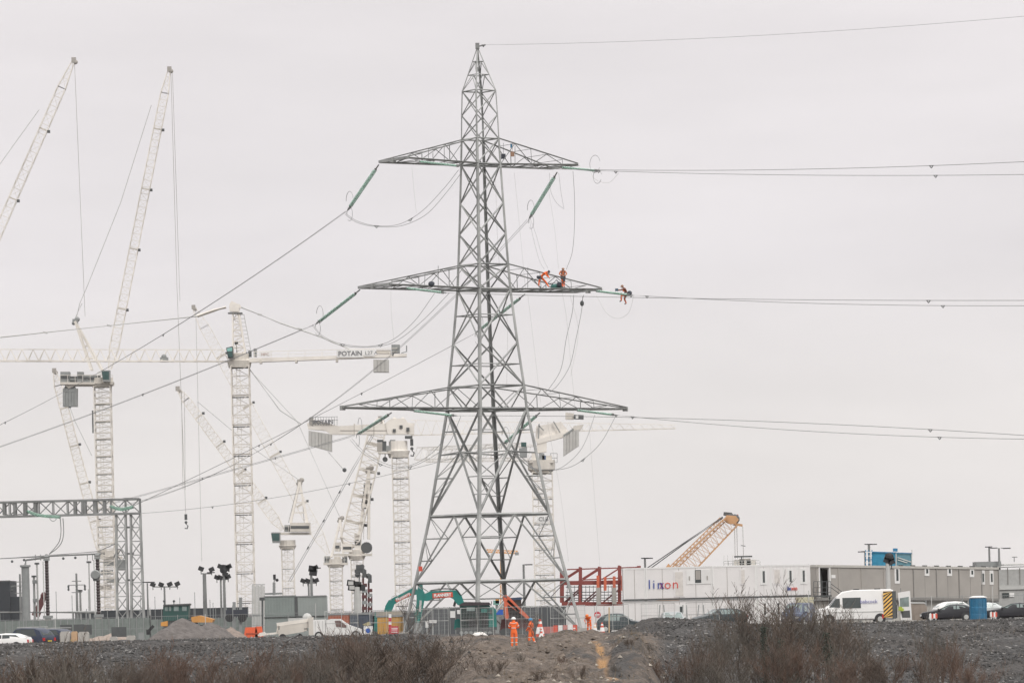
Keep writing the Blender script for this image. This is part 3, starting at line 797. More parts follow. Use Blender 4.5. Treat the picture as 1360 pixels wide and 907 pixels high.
part(MB().box(V['pelvis'] + Vector((0, 0, -.02)), (.42, .34, .34)).box(V['knL'] + Vector((.0, -.02, .2)), (.2, .24, .3)).tube([V['shL'] + Vector((-.05, -.1, .05)), V['pelvis'] + Vector((.1, -.16, .1))], .03, 5).tube([V['shR'] + Vector((.05, -.1, .05)), V['pelvis'] + Vector((-.1, -.16, .1))], .03, 5), 'harness', HARN, T, local=True)
sp_ = W(830, 393, 15.3)
T, V = person('climber in dark harness sitting astride the cable beyond the arm tip', sp_ - Vector((0, 0, .55)), R(-82), dict(
    pelvis=(0, .12, .62), belly=(0, .14, .76), chest=(0, .02, .98), neck=(0, -.10, 1.14), head=(0, -.18, 1.22), crown=(0, -.19, 1.34), hiL=(.11, .1, .58), hiR=(-.11, .1, .58),
    shL=(.19, -.03, 1.08), elL=(.24, -.3, .98), wrL=(.15, -.52, .95), shR=(-.19, -.03, 1.08), elR=(-.24, -.28, 1.0), wrR=(-.14, -.5, 1.0),
    knL=(.2, -.34, .52), anL=(.2, -.34, .10), toL=(.22, -.50, .04), knR=(-.22, -.02, .28), anR=(-.24, .14, -.08), toR=(-.24, -.03, -.14)), (mat('brown_work_jacket', (.20, .07, .04), .8), mat('dull_orange_trousers', (.6, .13, .04), .8), mat('brown_helmet', (.25, .12, .06), .5)), 1.08)
part(MB().box(V['pelvis'] + Vector((0, 0.02, 0)), (.46, .36, .26)).ball(V['pelvis'] + Vector((.1, .25, .1)), .2, 8), 'harness', HARN, T, local=True)
part(MB().box(V['chest'] + Vector((0, -.14, .0)), (.3, .08, .24)), 'chest_panel', ORANGE, T, local=True)
part(MB().box(V['wrL'] + Vector((-.1, -.15, .05)), (.22, .22, .2)), 'tool_pouch', mat('pouch_blue', (.04, .09, .13)), T, local=True)
# ================================================================== tower cranes
def mast(T, px, ytop, wpx, S, nsec, mt, dark=GREYD, lad=True, bays=3):
    top = W(px, ytop, S); X, Y, zt = top; w_ = wpx / S; hs = (zt + .3) / nsec
    rc = w_ * .055; rb = w_ * .028
    sec = MB(); lat(sec, (0, 0, 0), (0, 0, hs * .995), w_ - rc, w_ - rc, bays, rc, rb)
    ms = sec.mesh('mast_section', mt)
    pl = MB().box((0, 0, hs * .93), (w_ * .92, w_ * .5, .12)).mesh('rest_platform', dark)
    rl = MB()
    for q in (-1, 1): rl.bar((q * w_ * .4, -w_ * .25, hs * .98), (q * w_ * .4, -w_ * .25, hs * .93 + 1.4), .08)
    rl.bar((-w_ * .5, -w_ * .25, hs * .93 + 1.4), (w_ * .5, -w_ * .25, hs * .93 + 1.4), .09)
    rlm = rl.mesh('railing', mt)
    lm = MB()
    for q in (-.28, .28): lm.bar((q - w_ * .12, 0, 0), (q - w_ * .12, 0, hs), .07)
    for q in range(int(hs / .9)): lm.bar((-.28 - w_ * .12, 0, q * .9 + .3), (.28 - w_ * .12, 0, q * .9 + .3), .06)
    lmm = lm.mesh('ladder', mt)
    loc = root_of(T).location
    for i in range(nsec):
        s = piece('mast_section', ms, T, Vector((X, Y, -.3 + i * hs)) - loc)
        if lad:
            piece('rest_platform', pl, s); piece('ladder', lmm, s)
            if i < nsec - 1: piece('railing', rlm, s)
def boxpx(mb, x0, y0, x1, y1, S, th, m=0, dy=0.):
    return pxpoly(mb, [(x0, y0), (x1, y0), (x1, y1), (x0, y1)], S, th, m, dy - th / 2)
def ribbed(T, x0, y0, x1, y1, S, th, n, mt=CWC, nm='counterweight', poly=None):
    """counterweight made of upright slabs side by side"""
    r_ = None
    for i in range(n):
        a = lerp(x0, x1, i / n) + .15; b = lerp(x0, x1, (i + 1) / n) - .15
        if poly:
            ta, tb = (a - x0) / (x1 - x0), (b - x0) / (x1 - x0)
            pts = [(a, lerp(poly[0], poly[1], ta)), (b, lerp(poly[0], poly[1], tb)), (b, lerp(poly[2], poly[3], tb)), (a, lerp(poly[2], poly[3], ta))]
        else: pts = [(a, y0), (b, y0), (b, y1), (a, y1)]
        mb = MB(); pxpoly(mb, pts, S, th, 0, -th / 2 + (i % 2) * .08)
        part(mb, nm, mt, T)
def rope(T, pts, S, r=.06, mt=WIREL, nm='rope', S1=None):
    P = [W(x, y, S if S1 is None else lerp(S, S1, i / (len(pts) - 1))) for i, (x, y) in enumerate(pts)]
    return part(MB().tube(P, r, 4), nm, mt, T)
def hook(T, px, py, S):
    c = W(px, py, S)
    o = part(MB().box(c + Vector((0, 0, .8)), (.5, .4, 1.1)).ball(c + Vector((0, 0, -.2)), .28, 8), 'hook_block', GREYD, T)
    part(MB().tube([c + Vector((.0, 0, -.5)), c + Vector((.35, 0, -.9)), c + Vector((.2, 0, -1.4)), c + Vector((-.25, 0, -1.3))], .12, 5), 'hook', GREYD, o)
TG = 'white tower cranes on the site'
def jibL(T, a, b, wpx, S, n, mt=CREAM, S1=None, dark=True, head=0.0, tw=.25, rk=1.0):
    A, B = W(*a, S), W(*b, S1 or S); w_ = wpx / S
    mb = MB(); d = B - A; k0, k1 = .07, .92
    lat(mb, A, A + d * k0, w_ * .3, w_, 2, w_ * .07 * rk, w_ * .035 * rk)
    lat(mb, A + d * k0, A + d * k1, w_, w_ * .85, n, w_ * .065 * rk, w_ * .033 * rk)
    lat(mb, A + d * k1, B, w_ * .85, w_ * tw, 3, w_ * .065 * rk, w_ * .033 * rk)
    j = part(mb, 'jib', mt, T)
    for t in (.2, .4, .6, .8):
        c = lerp(A, B, t); u = d.normalized()
        q = d.cross(Vector((0, 1, 0))).normalized()
        part(MB().bar(c - q * w_ * .45, c + q * w_ * .45, w_ * .16), 'splice_frame', CREAMD, j)
        if dark: part(MB().box(c - q * w_ * .62, (.5, .6, .5)), 'junction_box', GREYD, j)
    part(MB().box(B, (.8, .8, .9)).ball(B + Vector((0.3, 0, -.4)), .45, 8), 'sheave_head', TAUPE, j)
    return j
def luffer(label, S, m_, nsec, foot, tip, jw, nj, apex, legs, deck, boxes, cab, cw, pends, hoist, mt=CREAM, mw=None, S1=None, hk=None, platform=None, rk=1.):
    px, yt, wp = m_; top = W(px, yt, S)
    T = thing('tower_crane', label, 'crane', (top.x, top.y, 0), 0, TG)
    if nsec: mast(T, px, yt, wp, S, nsec, mt, GREYM)
    w_ = wp / S
    sl = part(MB().lathe(top + Vector((0, 0, -.2)), top + Vector((0, 0, 1.6)), [(0, w_ * .55), (.4, w_ * .7), (.45, w_ * .62), (1, w_ * .62)], 16), 'slewing_ring', CREAMD, T)
    if deck:
        x0, y0, x1, y1 = deck
        mb = MB(); boxpx(mb, x0, y1 - 3, x1, y1, S, w_ * 1.1)
        dk = part(mb, 'machinery_deck', CREAMD, T)
        rb = MB(); n = 7
        for i in range(n + 1):
            x = lerp(x0, x1, i / n); rb.bar(W(x, y1 - 3, S) + Vector((0, -w_ * .55, 0)), W(x, y1 - 3, S) + Vector((0, -w_ * .55, 1.3)), .08)
        rb.bar(W(x0, y1 - 3, S) + Vector((0, -w_ * .55, 1.3)), W(x1, y1 - 3, S) + Vector((0, -w_ * .55, 1.3)), .09)
        part(rb, 'handrail', CREAM, dk)
        for (a, b, c, d_, q, th) in boxes:
            mb = MB(); boxpx(mb, a, b, c, d_, S, th); part(mb, 'winch_housing', q, dk)
            mb = MB(); boxpx(mb, a + .8, b + (d_ - b) * .35, c - .8, b + (d_ - b) * .65, S, .1, 0, -th / 2 - .04); part(mb, 'louvre_panel', GREYD if q is not GREYD else GREYM, dk)
    jibL(T, foot, tip, jw, S, nj, mt, S1, rk=rk)
    if apex:
        mb = MB(); A = W(*apex, S)
        for s in (-1, 1):
            o = Vector((0, s * w_ * .45, 0)); o2 = Vector((0, s * .5, 0))
            for lg in legs: mb.bar(W(*lg, S) + o, A + o2, .42)
            if len(legs) > 1:
                for t in (.25, .5, .72):
                    mb.bar(lerp(W(*legs[0], S) + o, A + o2, t), lerp(W(*legs[1], S) + o, A + o2, t), .22)
        for t in (.3, .55, .8):
            for lg in legs: mb.bar(lerp(W(*lg, S) + Vector((0, -w_ * .45, 0)), A + Vector((0, -.5, 0)), t), lerp(W(*lg, S) + Vector((0, w_ * .45, 0)), A + Vector((0, .5, 0)), t), .22)
        af = part(mb, 'a_frame', mt, T)
        part(MB().box(A, (1.0, 1.2, .9)).ball(A + Vector((.4, 0, .4)), .5, 8).ball(A + Vector((-.3, 0, -.3)), .4, 8), 'sheave_block', GREYM if S == 7.0 else TAUPE, af)
        if platform:
            for (xa, xb, yy) in platform: part(MB().bar(W(xa, yy, S), W(xb, yy, S), .35, 1.2), 'access_platform', GREYM, af)
    if cab:
        x0, y0, x1, y1 = cab
        mb = MB(); pxpoly(mb, [(x0, y0 + 1), (x0 + 1.5, y0), (x1, y0), (x1, y1), (x0 + 2, y1)], S, 2.0, 0, -w_ * .5 - 2.2)
        cb = part(mb, 'cab', GREYM, T)
        mb = MB(); pxpoly(mb, [(x0 + .8, y0 + 1.6), (x1 - 1, y0 + 1.6), (x1 - 1, y1 - 3), (x0 + 2, y1 - 3)], S, .08, 0, -w_ * .5 - 2.29); part(mb, 'cab_window', GLASSG, cb)
    if cw:
        x0, y0, x1, y1, n, q = cw
        ribbed(T, x0, y0, x1, y1, S, 2.4, n, q)
    for p in pends: rope(T, p, S, .06, GREYL if S > 6 else WIREL, 'pendant')
    for (xa, ya, xb, yb) in hoist: rope(T, [(xa, ya), (xb, yb)], S, .045, WIREL, 'hoist_rope')
    if hk: hook(T, *hk, S)
    return T
# leftmost: only its jib and hoist rope come into view
luffer('tall white luffing crane jib leaning in from the far left edge', 7.2, (-110, 560, 24), 9, (-104, 540), (98, 80), 12.5, 32,
       (-150, 470), [(-125, 556), (-112, 556)], (-165, 540, -90, 558), [(-160, 545, -140, 555, GREYM, 2.5), (-135, 547, -122, 555, GREYD, 2.2)], (-100, 544, -88, 556), (-160, 560, -142, 585, 4, CWC),
       [[(-148, 465), (0, 218), (52, 146)]], [(99, 84, 108, 300), (108, 300, 113, 420)])
luffer('white luffing crane with a steep jib and dark machinery deck, above the gantry', 7.0, (136, 513, 23), 14, (146, 490), (225, 92), 12, 38,
       (100, 427), [(122, 492), (136, 492)], (81, 490, 151, 511), [(81, 494, 93, 508, GREYM, 2.6), (103, 494, 111, 508, GREYM, 2.4), (93, 500, 103, 508, GREYD, 2.2), (111, 498, 129, 508, GREYM, 2.8), (130, 494, 135, 508, WHITE, 2.6)], (137, 493, 148, 508), (84, 516, 103, 540, 5, GREYM),
       [[(101, 424), (106, 403), (116, 380), (160, 270), (201, 140)], [(99, 424), (109, 403)]], [(227, 95, 235, 380), (235, 380, 247, 690), (229, 95, 239, 400)], hk=(247, 692))
T2 = [o for o in COL.objects if o.name.startswith('tower_crane')][-1]
mb = MB(); pxpoly(mb, [(82, 509), (151, 507), (151, 512), (128, 513), (100, 513), (92, 516)], 7.0, 2.6, 0, -1.3); part(mb, 'deck_girder', CREAMD, T2)
mb = MB(); lat(mb, W(93, 512, 7), W(93, 520, 7), 1.2, 2.2, 2, .3, .2); part(mb, 'ballast_hanger', GREYM, T2)
rope(T2, [(123, 545), (123.5, 575)], 7, .14, GREYM, 'cable_duct')
luffer('pale crane jib sloping behind the mast of the crane with the dark deck', 6.6, (146, 742, 17), 3, (138, 742), (72, 492), 12.5, 28,
       None, [], (132, 728, 162, 742), [(134, 730, 142, 740, CREAMD, 2.5), (146, 731, 158, 740, CREAMD, 2.5)], None, None, [[(74, 490), (100, 560), (122, 605)]], [], CREAM)
T5 = [o for o in COL.objects if o.name.startswith('tower_crane')][-1]
for (x, y) in ((138, 735), (146, 748), (142, 760), (150, 770), (140, 780)): part(MB().box(W(x, y, 6.6), (2.4, 1.5, 1.0)), 'winch', GREYM if x % 4 else TAUPE, T5)
luffer('white luffing crane with beige machinery house, its jib reaching up to the left', 6.8, (382, 728, 17), 4, (375, 703), (236, 516), 12.5, 28,
       (398, 640), [(386, 694), (408, 694)], (372, 694, 413, 710), [(386, 694, 412, 706, CREAMD, 4), (378, 697, 385, 706, GREYM, 2)], (361, 707, 373, 721), None,
       [[(397, 637), (340, 598), (262, 533)], [(397, 638), (383, 694)], [(400, 638), (404, 694)]], [(241, 520, 243, 650), (245, 520, 246, 650)])
luffer('faint pale crane whose long straight jib passes behind the hammerhead crane mast', 6.2, (446, 752, 18), 4, (436, 735), (257, 408), 15, 34,
       (452, 690), [(440, 740), (456, 740)], (430, 735, 462, 750), [(431, 738, 439, 748, GREYM, 2), (444, 739, 452, 748, CREAMD, 2), (455, 738, 461, 748, GREYD, 2)], None, None,
       [[(452, 688), (395, 560), (312, 470)]], [(260, 410, 268, 745)], CREAM, S1=6.2, rk=.55)
luffer('white luffing crane with a wide steep jib and a round dark winch', 7.6, (474, 742, 17), 4, (462, 728), (505, 556), 25, 16,
       (490, 624), [(476, 716), (490, 716)], (443, 716, 494, 738), [(445, 720, 452, 732, CREAMD, 2.5), (455, 722, 468, 733, CREAM, 2.5), (471, 708, 480, 732, CREAM, 2.5), (482, 722, 492, 732, GREYM, 2.5)], None, None,
       [], [(488, 650, 488, 716), (484, 650, 483, 716)], CREAM, platform=[(483, 494, 646), (482, 493, 656), (481, 492, 664), (480, 491, 671)])
T8 = [o for o in COL.objects if o.name.startswith('tower_crane')][-1]
c = W(487, 727, 7.9); part(MB().lathe(c, c + Vector((0, -1, 0)), [(0, .95), (1, .95)], 16), 'winch_drum', GREYD, T8)
# pair of dark stay ropes crossing in front
rs = thing('stay_rope', 'pair of dark taut ropes slanting down to the grey-green container', 'rope', W(383, 772, 9))
for q in (0, 2.6): rope(rs, [(494 + q, 578), (468 + q, 622), (428 + q, 694), (383 + q, 772)], 9.0, .03, GREYD, 'rope')
for (x, y) in ((450, 655), (429, 693), (408, 729)): part(MB().bar(W(x, y, 9), W(x + 2, y - 3.5, 9), .2), 'rope_clamp', GREYD, rs)
# tall hammerhead crane with the long horizontal jib
S = 8.6
T = thing('tower_crane', 'tall hammerhead crane with green glass cab, its long jib leaving at the left edge', 'crane', (W(318, 480, S).x, F / S, 0), 0, TG)
mast(T, 319, 486, 25, S, 9, CREAM, GREYD)
t_ = W(318, 478, S)
part(MB().lathe(t_ - Vector((0, 0, 1.2)), t_ + Vector((0, 0, .9)), [(0, 1.7), (.5, 1.9), (.55, 1.5), (1, 1.6)], 16), 'slewing_ring', CREAMD, T)
mb = MB(); a0, a1 = W(304, 471, S), W(-260, 486, S)
def tjib(mb, a, b, h, wd, n, rc, rb, taper=1.):
    a = Vector(a); b = Vector(b); up = Vector((0, 0, 1))
    def st(t): c = lerp(a, b, t); hh = h * lerp(1, taper, t); return c + up * hh, c + Vector((0, wd / 2, 0)), c - Vector((0, wd / 2, 0))
    P = [st(i / n) for i in range(n + 1)]
    for k in range(3): mb.bar(P[0][k], P[-1][k], rc[k])
    for i in range(n):
        m_ = [(P[i][k] + P[i + 1][k]) / 2 for k in range(3)]
        for k in (1, 2):
            mt_ = (P[i][0] + P[i + 1][0]) / 2
            mb.bar(P[i][k], mt_, rb); mb.bar(mt_, P[i + 1][k], rb)
        mb.bar(P[i][1], P[i + 1][2], rb); mb.bar(P[i][1], P[i][2], rb)
tjib(mb, W(304, 480, S), W(-260, 479, S), 15.5 / S, 1.6, 38, (.13, .2, .2), .07)
j = part(mb, 'jib', CREAM, T)
c = W(218, 477, S)
part(MB().box(c, (1.2, 1.4, .5)).ball(c + Vector((0, -.3, .35)), .42, 10), 'trolley', GREYM, j)
# counter jib
mb = MB(); pxpoly(mb, [(305, 477), (540, 470), (540, 474), (305, 482.5)], S, 1.9, 0, -.95); cj = part(mb, 'counter_jib', CREAM, T)
mb = MB()
for i in range(9): 
    x = 338 + i * 22.5; mb.bar(W(x, 480 - (x - 305) * .03, S) + Vector((0, -.95, 0)), W(x, 467, S) + Vector((0, -.95, 0)), .09)
mb.bar(W(336, 467.5, S) + Vector((0, -.95, 0)), W(528, 463, S) + Vector((0, -.95, 0)), .09).bar(W(336, 472, S) + Vector((0, -.95, 0)), W(528, 467.5, S) + Vector((0, -.95, 0)), .06)
part(mb, 'handrail', CREAM, cj)
for x in (345, 392, 446, 505): mb = MB(); boxpx(mb, x, 478, x + 3, 483 - (x - 345) * .02, S, 2.0); part(mb, 'bracket', CREAMD, cj)
ur = Vector((cR, 0, -sR)) ; uu = Vector((0, 0, 1))
def level(px0, py0, S_): return W(px0, py0, S_)
mb = MB(); boxpx(mb, 447.5, 464.5, 483, 475.2, S, .08, 0, -1.05); sg = part(mb, 'sign_panel', WHITE, cj)
text_part('lettering', 'POTAIN', 1.02, mat('lettering_grey', (.16, .16, .17), .5), cj, W(449.5, 473.2, S) + Vector((0, -1.12, 0)), (1, 0, 0), uu, 'grey letters reading POTAIN', .01, .02, sx=1.0, space=1.0)
mb = MB(); boxpx(mb, 484, 464.5, 498, 473.5, S, .08, 0, -1.05); part(mb, 'sign_panel', WHITE, cj)
text_part('lettering', 'L27 A', .8, mat('lettering_grey', (.16, .16, .17)), cj, W(485, 471.6, S) + Vector((0, -1.12, 0)), (1, 0, 0), uu, None, .01, .0)
mb = MB(); boxpx(mb, 345, 467.5, 359, 474, S, .08, 0, -1.05); part(mb, 'sign_panel', WHITE, cj)
text_part('lettering', 'HPC', .62, mat('lettering_brown', (.45, .3, .25)), cj, W(347.5, 473, S) + Vector((0, -1.12, 0)), (1, 0, 0), uu, None, .01)
mb = MB(); boxpx(mb, 520, 458, 531, 469, S, 1.8); part(mb, 'winch_housing', GREYM, cj)
mb = MB(); boxpx(mb, 500, 465, 519, 470, S, 1.2); part(mb, 'winch_housing', CREAMD, cj)
part(MB().tube([W(533, 469, S), W(540, 467, S), W(540, 459, S)], .1, 5), 'end_rail', GREYM, cj)
ribbed(T, 496, 478, 516.5, 494.5, S, 2.2, 4)
# cat head
mb = MB(); top_ = W(313, 414, S)
lat(mb, W(318, 477, S), W(313.5, 415, S), 2.0, 1.0, 8, .2, .1); 
for q in (-.8, .8): mb.bar(W(327, 472, S) + Vector((0, q, 0)), W(316, 416, S) + Vector((0, q * .5, 0)), .2)
ch = part(mb, 'cat_head', CREAM, T)
mb = MB()
for i in range(11):
    t = i / 10; mb.bar(W(lerp(319, 329, t), lerp(418, 470, t), S), W(lerp(324, 333, t), lerp(418, 470, t), S), .09)
mb.bar(W(324, 418, S), W(334, 470, S), .1); part(mb, 'ladder_cage', GREYL, ch)
mb = MB(); boxpx(mb, 303, 415.5, 322, 416.8, S, 1.6); part(mb, 'access_platform', GREYD, ch)
mb = MB(); boxpx(mb, 305, 404, 318, 414, S, 1.3); pxpoly(mb, [(305, 404), (308, 400), (320, 406), (320, 410)], S, 1.2, 0, -.6); part(mb, 'sheave_block', CREAM, ch)
mb = MB(); 
for q in (-.5, .5): mb.tube([W(300, 408, S) + Vector((0, q, 0)), W(285, 412, S) + Vector((0, q, 0)), W(262, 420, S) + Vector((0, q, 0))], .2, 4)
part(mb, 'tie_plates', CREAM, ch)
rope(T, [(262, 420), (0, 448), (-200, 472)], S, .1, GREYL, 'tie_bar'); rope(T, [(320, 408), (372, 429), (425, 447), (470, 466)], S, .1, GREYL, 'tie_bar')
for x, y in ((345, 418), (398, 437), (425, 447), (145, 432.5), (60, 441.7)): part(MB().bar(W(x - 3, y - .6, S), W(x + 3, y + .6, S), .25), 'tie_coupling', GREYL, T)
mb = MB(); pxpoly(mb, [(301.5, 463), (310, 461), (311, 476), (304, 477)], S, 1.8, 0, -2.6); cb = part(mb, 'cab', GREYD, T)
mb = MB(); pxpoly(mb, [(302.5, 464), (309.5, 462.5), (309.8, 467.5), (303.3, 468)], S, .08, 0, -2.68); part(mb, 'cab_window', mat('pale_teal_glass', (.25, .5, .46), .2), cb)
mb = MB(); pxpoly(mb, [(303.4, 469), (309.8, 468.5), (310, 475), (305, 475.5)], S, .08, 0, -2.68); part(mb, 'cab_window', GLASSG, cb)
part(MB().ball(W(314, 456, S), .3, 8).bar(W(314, 457, S), W(315, 476, S), .12), 'lamp', GREYD, T)
mb = MB(); boxpx(mb, 322, 468, 328, 474, S, 1.2); boxpx(mb, 330, 466, 334, 474, S, 1.); part(mb, 'winch', GREYD, T)
mb = MB(); boxpx(mb, 337, 463, 341, 474, S, 1.); part(mb, 'control_cabinet', GREYM, T)
for pp in ([(330, 488), (372, 545), (400, 563)],): rope(T, pp, S, .07, GREYL, 'guy_rope')
# central topless crane
S = 8.2
T = thing('tower_crane', 'topless crane left of the pylon with ribbed counterweight below lettered railings', 'crane', (W(531, 600, S).x, F / S, 0), 0, TG)
mast(T, 531.5, 606, 23, S, 8, CREAM, GREYD)
t_ = W(529, 598, S)
part(MB().lathe(t_ - Vector((0, 0, 1.2)), t_ + Vector((0, 0, 1.5)), [(0, 1.5), (.4, 1.9), (.45, 1.5), (1, 1.5)], 16), 'slewing_ring', CREAM, T)
mb = MB(); pxpoly(mb, [(408, 563), (416, 557), (450, 566), (520, 562), (550, 562), (550, 577), (440, 577), (432, 572), (410, 570)], S, 2.0, 0, -1.); cj = part(mb, 'counter_jib', CREAM, T)
mb = MB(); pxpoly(mb, [(452, 571.5), (520, 571.5), (520, 572.5), (452, 572.5)], S, .06, 0, -1.05); part(mb, 'side_rail', TAUPE, cj)
for x in (470, 496): mb = MB(); boxpx(mb, x, 563, x + 1.5, 577, S, 2.1); part(mb, 'bracket', CREAMD, cj)
mb = MB(); pxpoly(mb, [(512, 562), (520, 556), (538, 556), (545, 566), (540, 577), (515, 577)], S, 2.4, 0, -1.2); hd = part(mb, 'slewing_head', CREAM, T)
for (a, b, c, d_) in ((531, 565, 535, 569), (540, 568, 544, 573), (522, 570, 526, 574), (538, 579, 548, 583)): mb = MB(); boxpx(mb, a, b, c, d_, S, .3, 0, -1.3); part(mb, 'winch', GREYD, hd)
mb = MB(); lat(mb, W(522, 562, S), W(526, 556, S), 1, .6, 2, .2, .1); lat(mb, W(536, 562, S), W(533, 556, S), 1, .6, 2, .2, .1); part(mb, 'pin_frame', CREAM, hd)
mb = MB(); tjib(mb, W(546, 578, S), W(897, 569, S), 20 / S, 1.8, 26, (.09, .11, .11), .045, .25); part(mb, 'jib', CREAM, T)
mb = MB(); pxpoly(mb, [(411, 555), (416, 554.5), (416, 566), (411, 563)], S, 2.2, 0, -1.1); part(mb, 'winch_housing', TAUPE, cj)
mb = MB()
for i in range(11): x = 412 + i * 3.6; mb.bar(W(x, 565, S) + Vector((0, -1.1, 0)), W(x, 554.5, S) + Vector((0, -1.1, 0)), .07)
for y in (554.5, 559): mb.bar(W(412, y, S) + Vector((0, -1.1, 0)), W(449, y - .8, S) + Vector((0, -1.1, 0)), .07)
part(mb, 'handrail', GREYM, cj)
text_part('lettering', 'POTAIN', .92, mat('lettering_grey', (.16, .16, .17)), cj, W(416.5, 563.6, S) + Vector((0, -1.3, 0)), (1, 0, 0), uu, 'grey letters reading POTAIN above the counterweight', .03, .03, space=.97)
ribbed(T, 410, 570, 441, 590, S, 2.4, 7, CWC, poly=(572, 577, 591.5, 600))
mb = MB(); boxpx(mb, 502, 600.5, 540, 602.5, S, 2.6); dk = part(mb, 'machinery_deck', CREAMD, T)
for (a, b, c, d_, q) in ((501, 588, 508, 599, TAUPE), (508, 586, 513, 599, GREYD), (513, 592, 518, 599, GREYM), (518, 584, 525, 599, GREYM)): mb = MB(); boxpx(mb, a, b, c, d_, S, 1.8); part(mb, 'winch_housing', q, dk)
mb = MB(); boxpx(mb, 501, 584, 509, 587, S, 1.6); part(mb, 'louvre_panel', GREYD, dk)
c = W(511.5, 610, S); part(MB().lathe(c, c + Vector((0, -.6, 0)), [(0, .42), (1, .42)], 12).bar(c, W(511.5, 601, S), .12), 'floodlight', GREYD, T)
rope(T, [(547, 578), (547, 587)], S, .05, WIREL, 'hoist_rope'); hook(T, 547, 594, S)
rope(T, [(436, 600), (448, 614), (457, 624)], S, .05, WIREL, 'tag_rope'); part(MB().ball(W(457.5, 624, S), .35, 8), 'rope_weight', GREYD, T)
# crane with the cream block counterweight seen through the pylon's right leg
S = 9.0
T = thing('tower_crane', 'crane behind the right pylon leg with a tilted cream counterweight', 'crane', (W(719, 600, S).x, F / S, 0), 0, TG)
mast(T, 720, 627, 28, S, 6, CREAM, GREYM)
mb = MB(); c = W(719, 620, S)
part(MB().lathe(c - Vector((0, 0, 1)), c + Vector((0, 0, 1)), [(0, 1.3), (.3, 2.), (1, 2.)], 14), 'slewing_ring', CREAMD, T)
mb = MB(); pxpoly(mb, [(703, 612), (735, 612), (735, 615), (703, 615)], S, 3.2, 0, -1.6); dk = part(mb, 'machinery_deck', CREAMD, T)
for (a, b, c_, d_, q) in ((716, 602, 723, 612, GREYM), (720, 605, 725, 612, mat('blue_grey', (.08, .12, .2))), (725, 605, 733, 612, CREAMD), (706, 600, 714, 612, CREAM)): mb = MB(); boxpx(mb, a, b, c_, d_, S, 2.2); part(mb, 'winch_housing', q, dk)
mb = MB(); 
for x in (731, 740): mb.bar(W(x, 614, S), W(x, 602, S), .07)
for y in (602, 608, 614): mb.bar(W(731, y, S), W(740, y, S), .07)
part(mb, 'handrail', GREYM, dk)
mb = MB(); pxpoly(mb, [(689, 596), (700, 594), (700, 608), (691, 608)], S, 1.8, 0, -2.9); cb = part(mb, 'cab', GREYM, T)
mb = MB(); pxpoly(mb, [(692, 588), (699, 588), (699, 594), (692, 594)], S, 1.2, 0, -2.6); part(mb, 'cab_window', GLASSG, cb)
mb = MB(); pxpoly(mb, [(711, 584), (752, 573), (757, 577), (752, 580), (714, 590)], S, 2.2, 0, -1.1); cj = part(mb, 'counter_jib', CREAM, T)
mb = MB(); pxpoly(mb, [(713, 588), (726, 585), (726, 600), (714, 602)], S, 2.0, 0, -1.); part(mb, 'slewing_head', CREAM, T)
mb = MB(); pxpoly(mb, [(711, 584), (712, 566), (745, 560), (756, 574), (748, 574)], S, .9, 0, -.45); part(mb, 'winch_guard', mat('mesh_cream', (.72, .68, .63), .8), cj)
for p in ([(715, 584), (716, 563)], [(715, 565), (722, 572)], [(735, 560), (745, 577)]): part(MB().bar(W(*p[0], S) + Vector((0, -1, 0)), W(*p[1], S) + Vector((0, -1, 0)), .16), 'davit', GREYM, cj)
mb = MB(); pxpoly(mb, [(757, 573), (762, 566), (775, 564), (772, 570), (766, 575)], S, 2.4, 0, -1.2); pxpoly(mb, [(751, 548), (762, 549), (762, 557), (751, 557)], S, 1.5, 0, -.7); part(mb, 'tail_frame', CREAMD, cj)
mb = MB(); pxpoly(mb, [(762, 551), (775, 551.5), (775, 557.5), (762, 557)], S, .3, 0, -1.2); sg = part(mb, 'sign_panel', GREYD, cj)
mb = MB(); pxpoly(mb, [(764.5, 552), (768, 552), (768, 556), (764.5, 556)], S, .06, 0, -1.27); part(mb, 'sign_symbol', WHITE, cj)
ribbed(T, 748, 0, 769, 0, S, 2.6, 5, CWC, poly=(577, 570, 606, 592))
mb = MB(); pxpoly(mb, [(748, 578), (761, 569), (762, 571), (749, 580)], S, 2.7, 0, -1.35); part(mb, 'counterweight_strap', GREYM, cj)
mb = MB(); lat(mb, W(704, 600, S), W(560, 604, 7.4), 2.2, 2.2, 16, .10, .05); jb = part(mb, 'jib', CREAM, T)
mb = MB(); boxpx(mb, 713, 683.5, 728, 694.5, S, .12, 0, -1.9); sg = part(mb, 'name_board', WHITE, T)
text_part('lettering', 'CLB', .85, mat('lettering_grey', (.16, .16, .17)), sg, W(715, 692, S) + Vector((0, -2.02, 0)), (1, 0, 0), uu, None, .01, .01)
# small far crane inside the pylon legs
T = thing('tower_crane', 'tiny yellowish crane far away, seen low between the central pylon legs', 'crane', (W(670, 740, 3).x, F / 3, 0))
mb = MB(); tjib(mb, W(646, 733, 3), W(688, 735, 3), 1.2, 1.2, 12, (.3, .4, .4), .2); part(mb, 'jib', YELO, T)
mb = MB(); lat(mb, G(667, 3), W(667, 734, 3), 1.6, 1.6, 14, .3, .2); part(mb, 'mast', YELO, T); mb = MB(); boxpx(mb, 684, 733, 689, 737, 3, 2); part(mb, 'counterweight', GREYM, T)
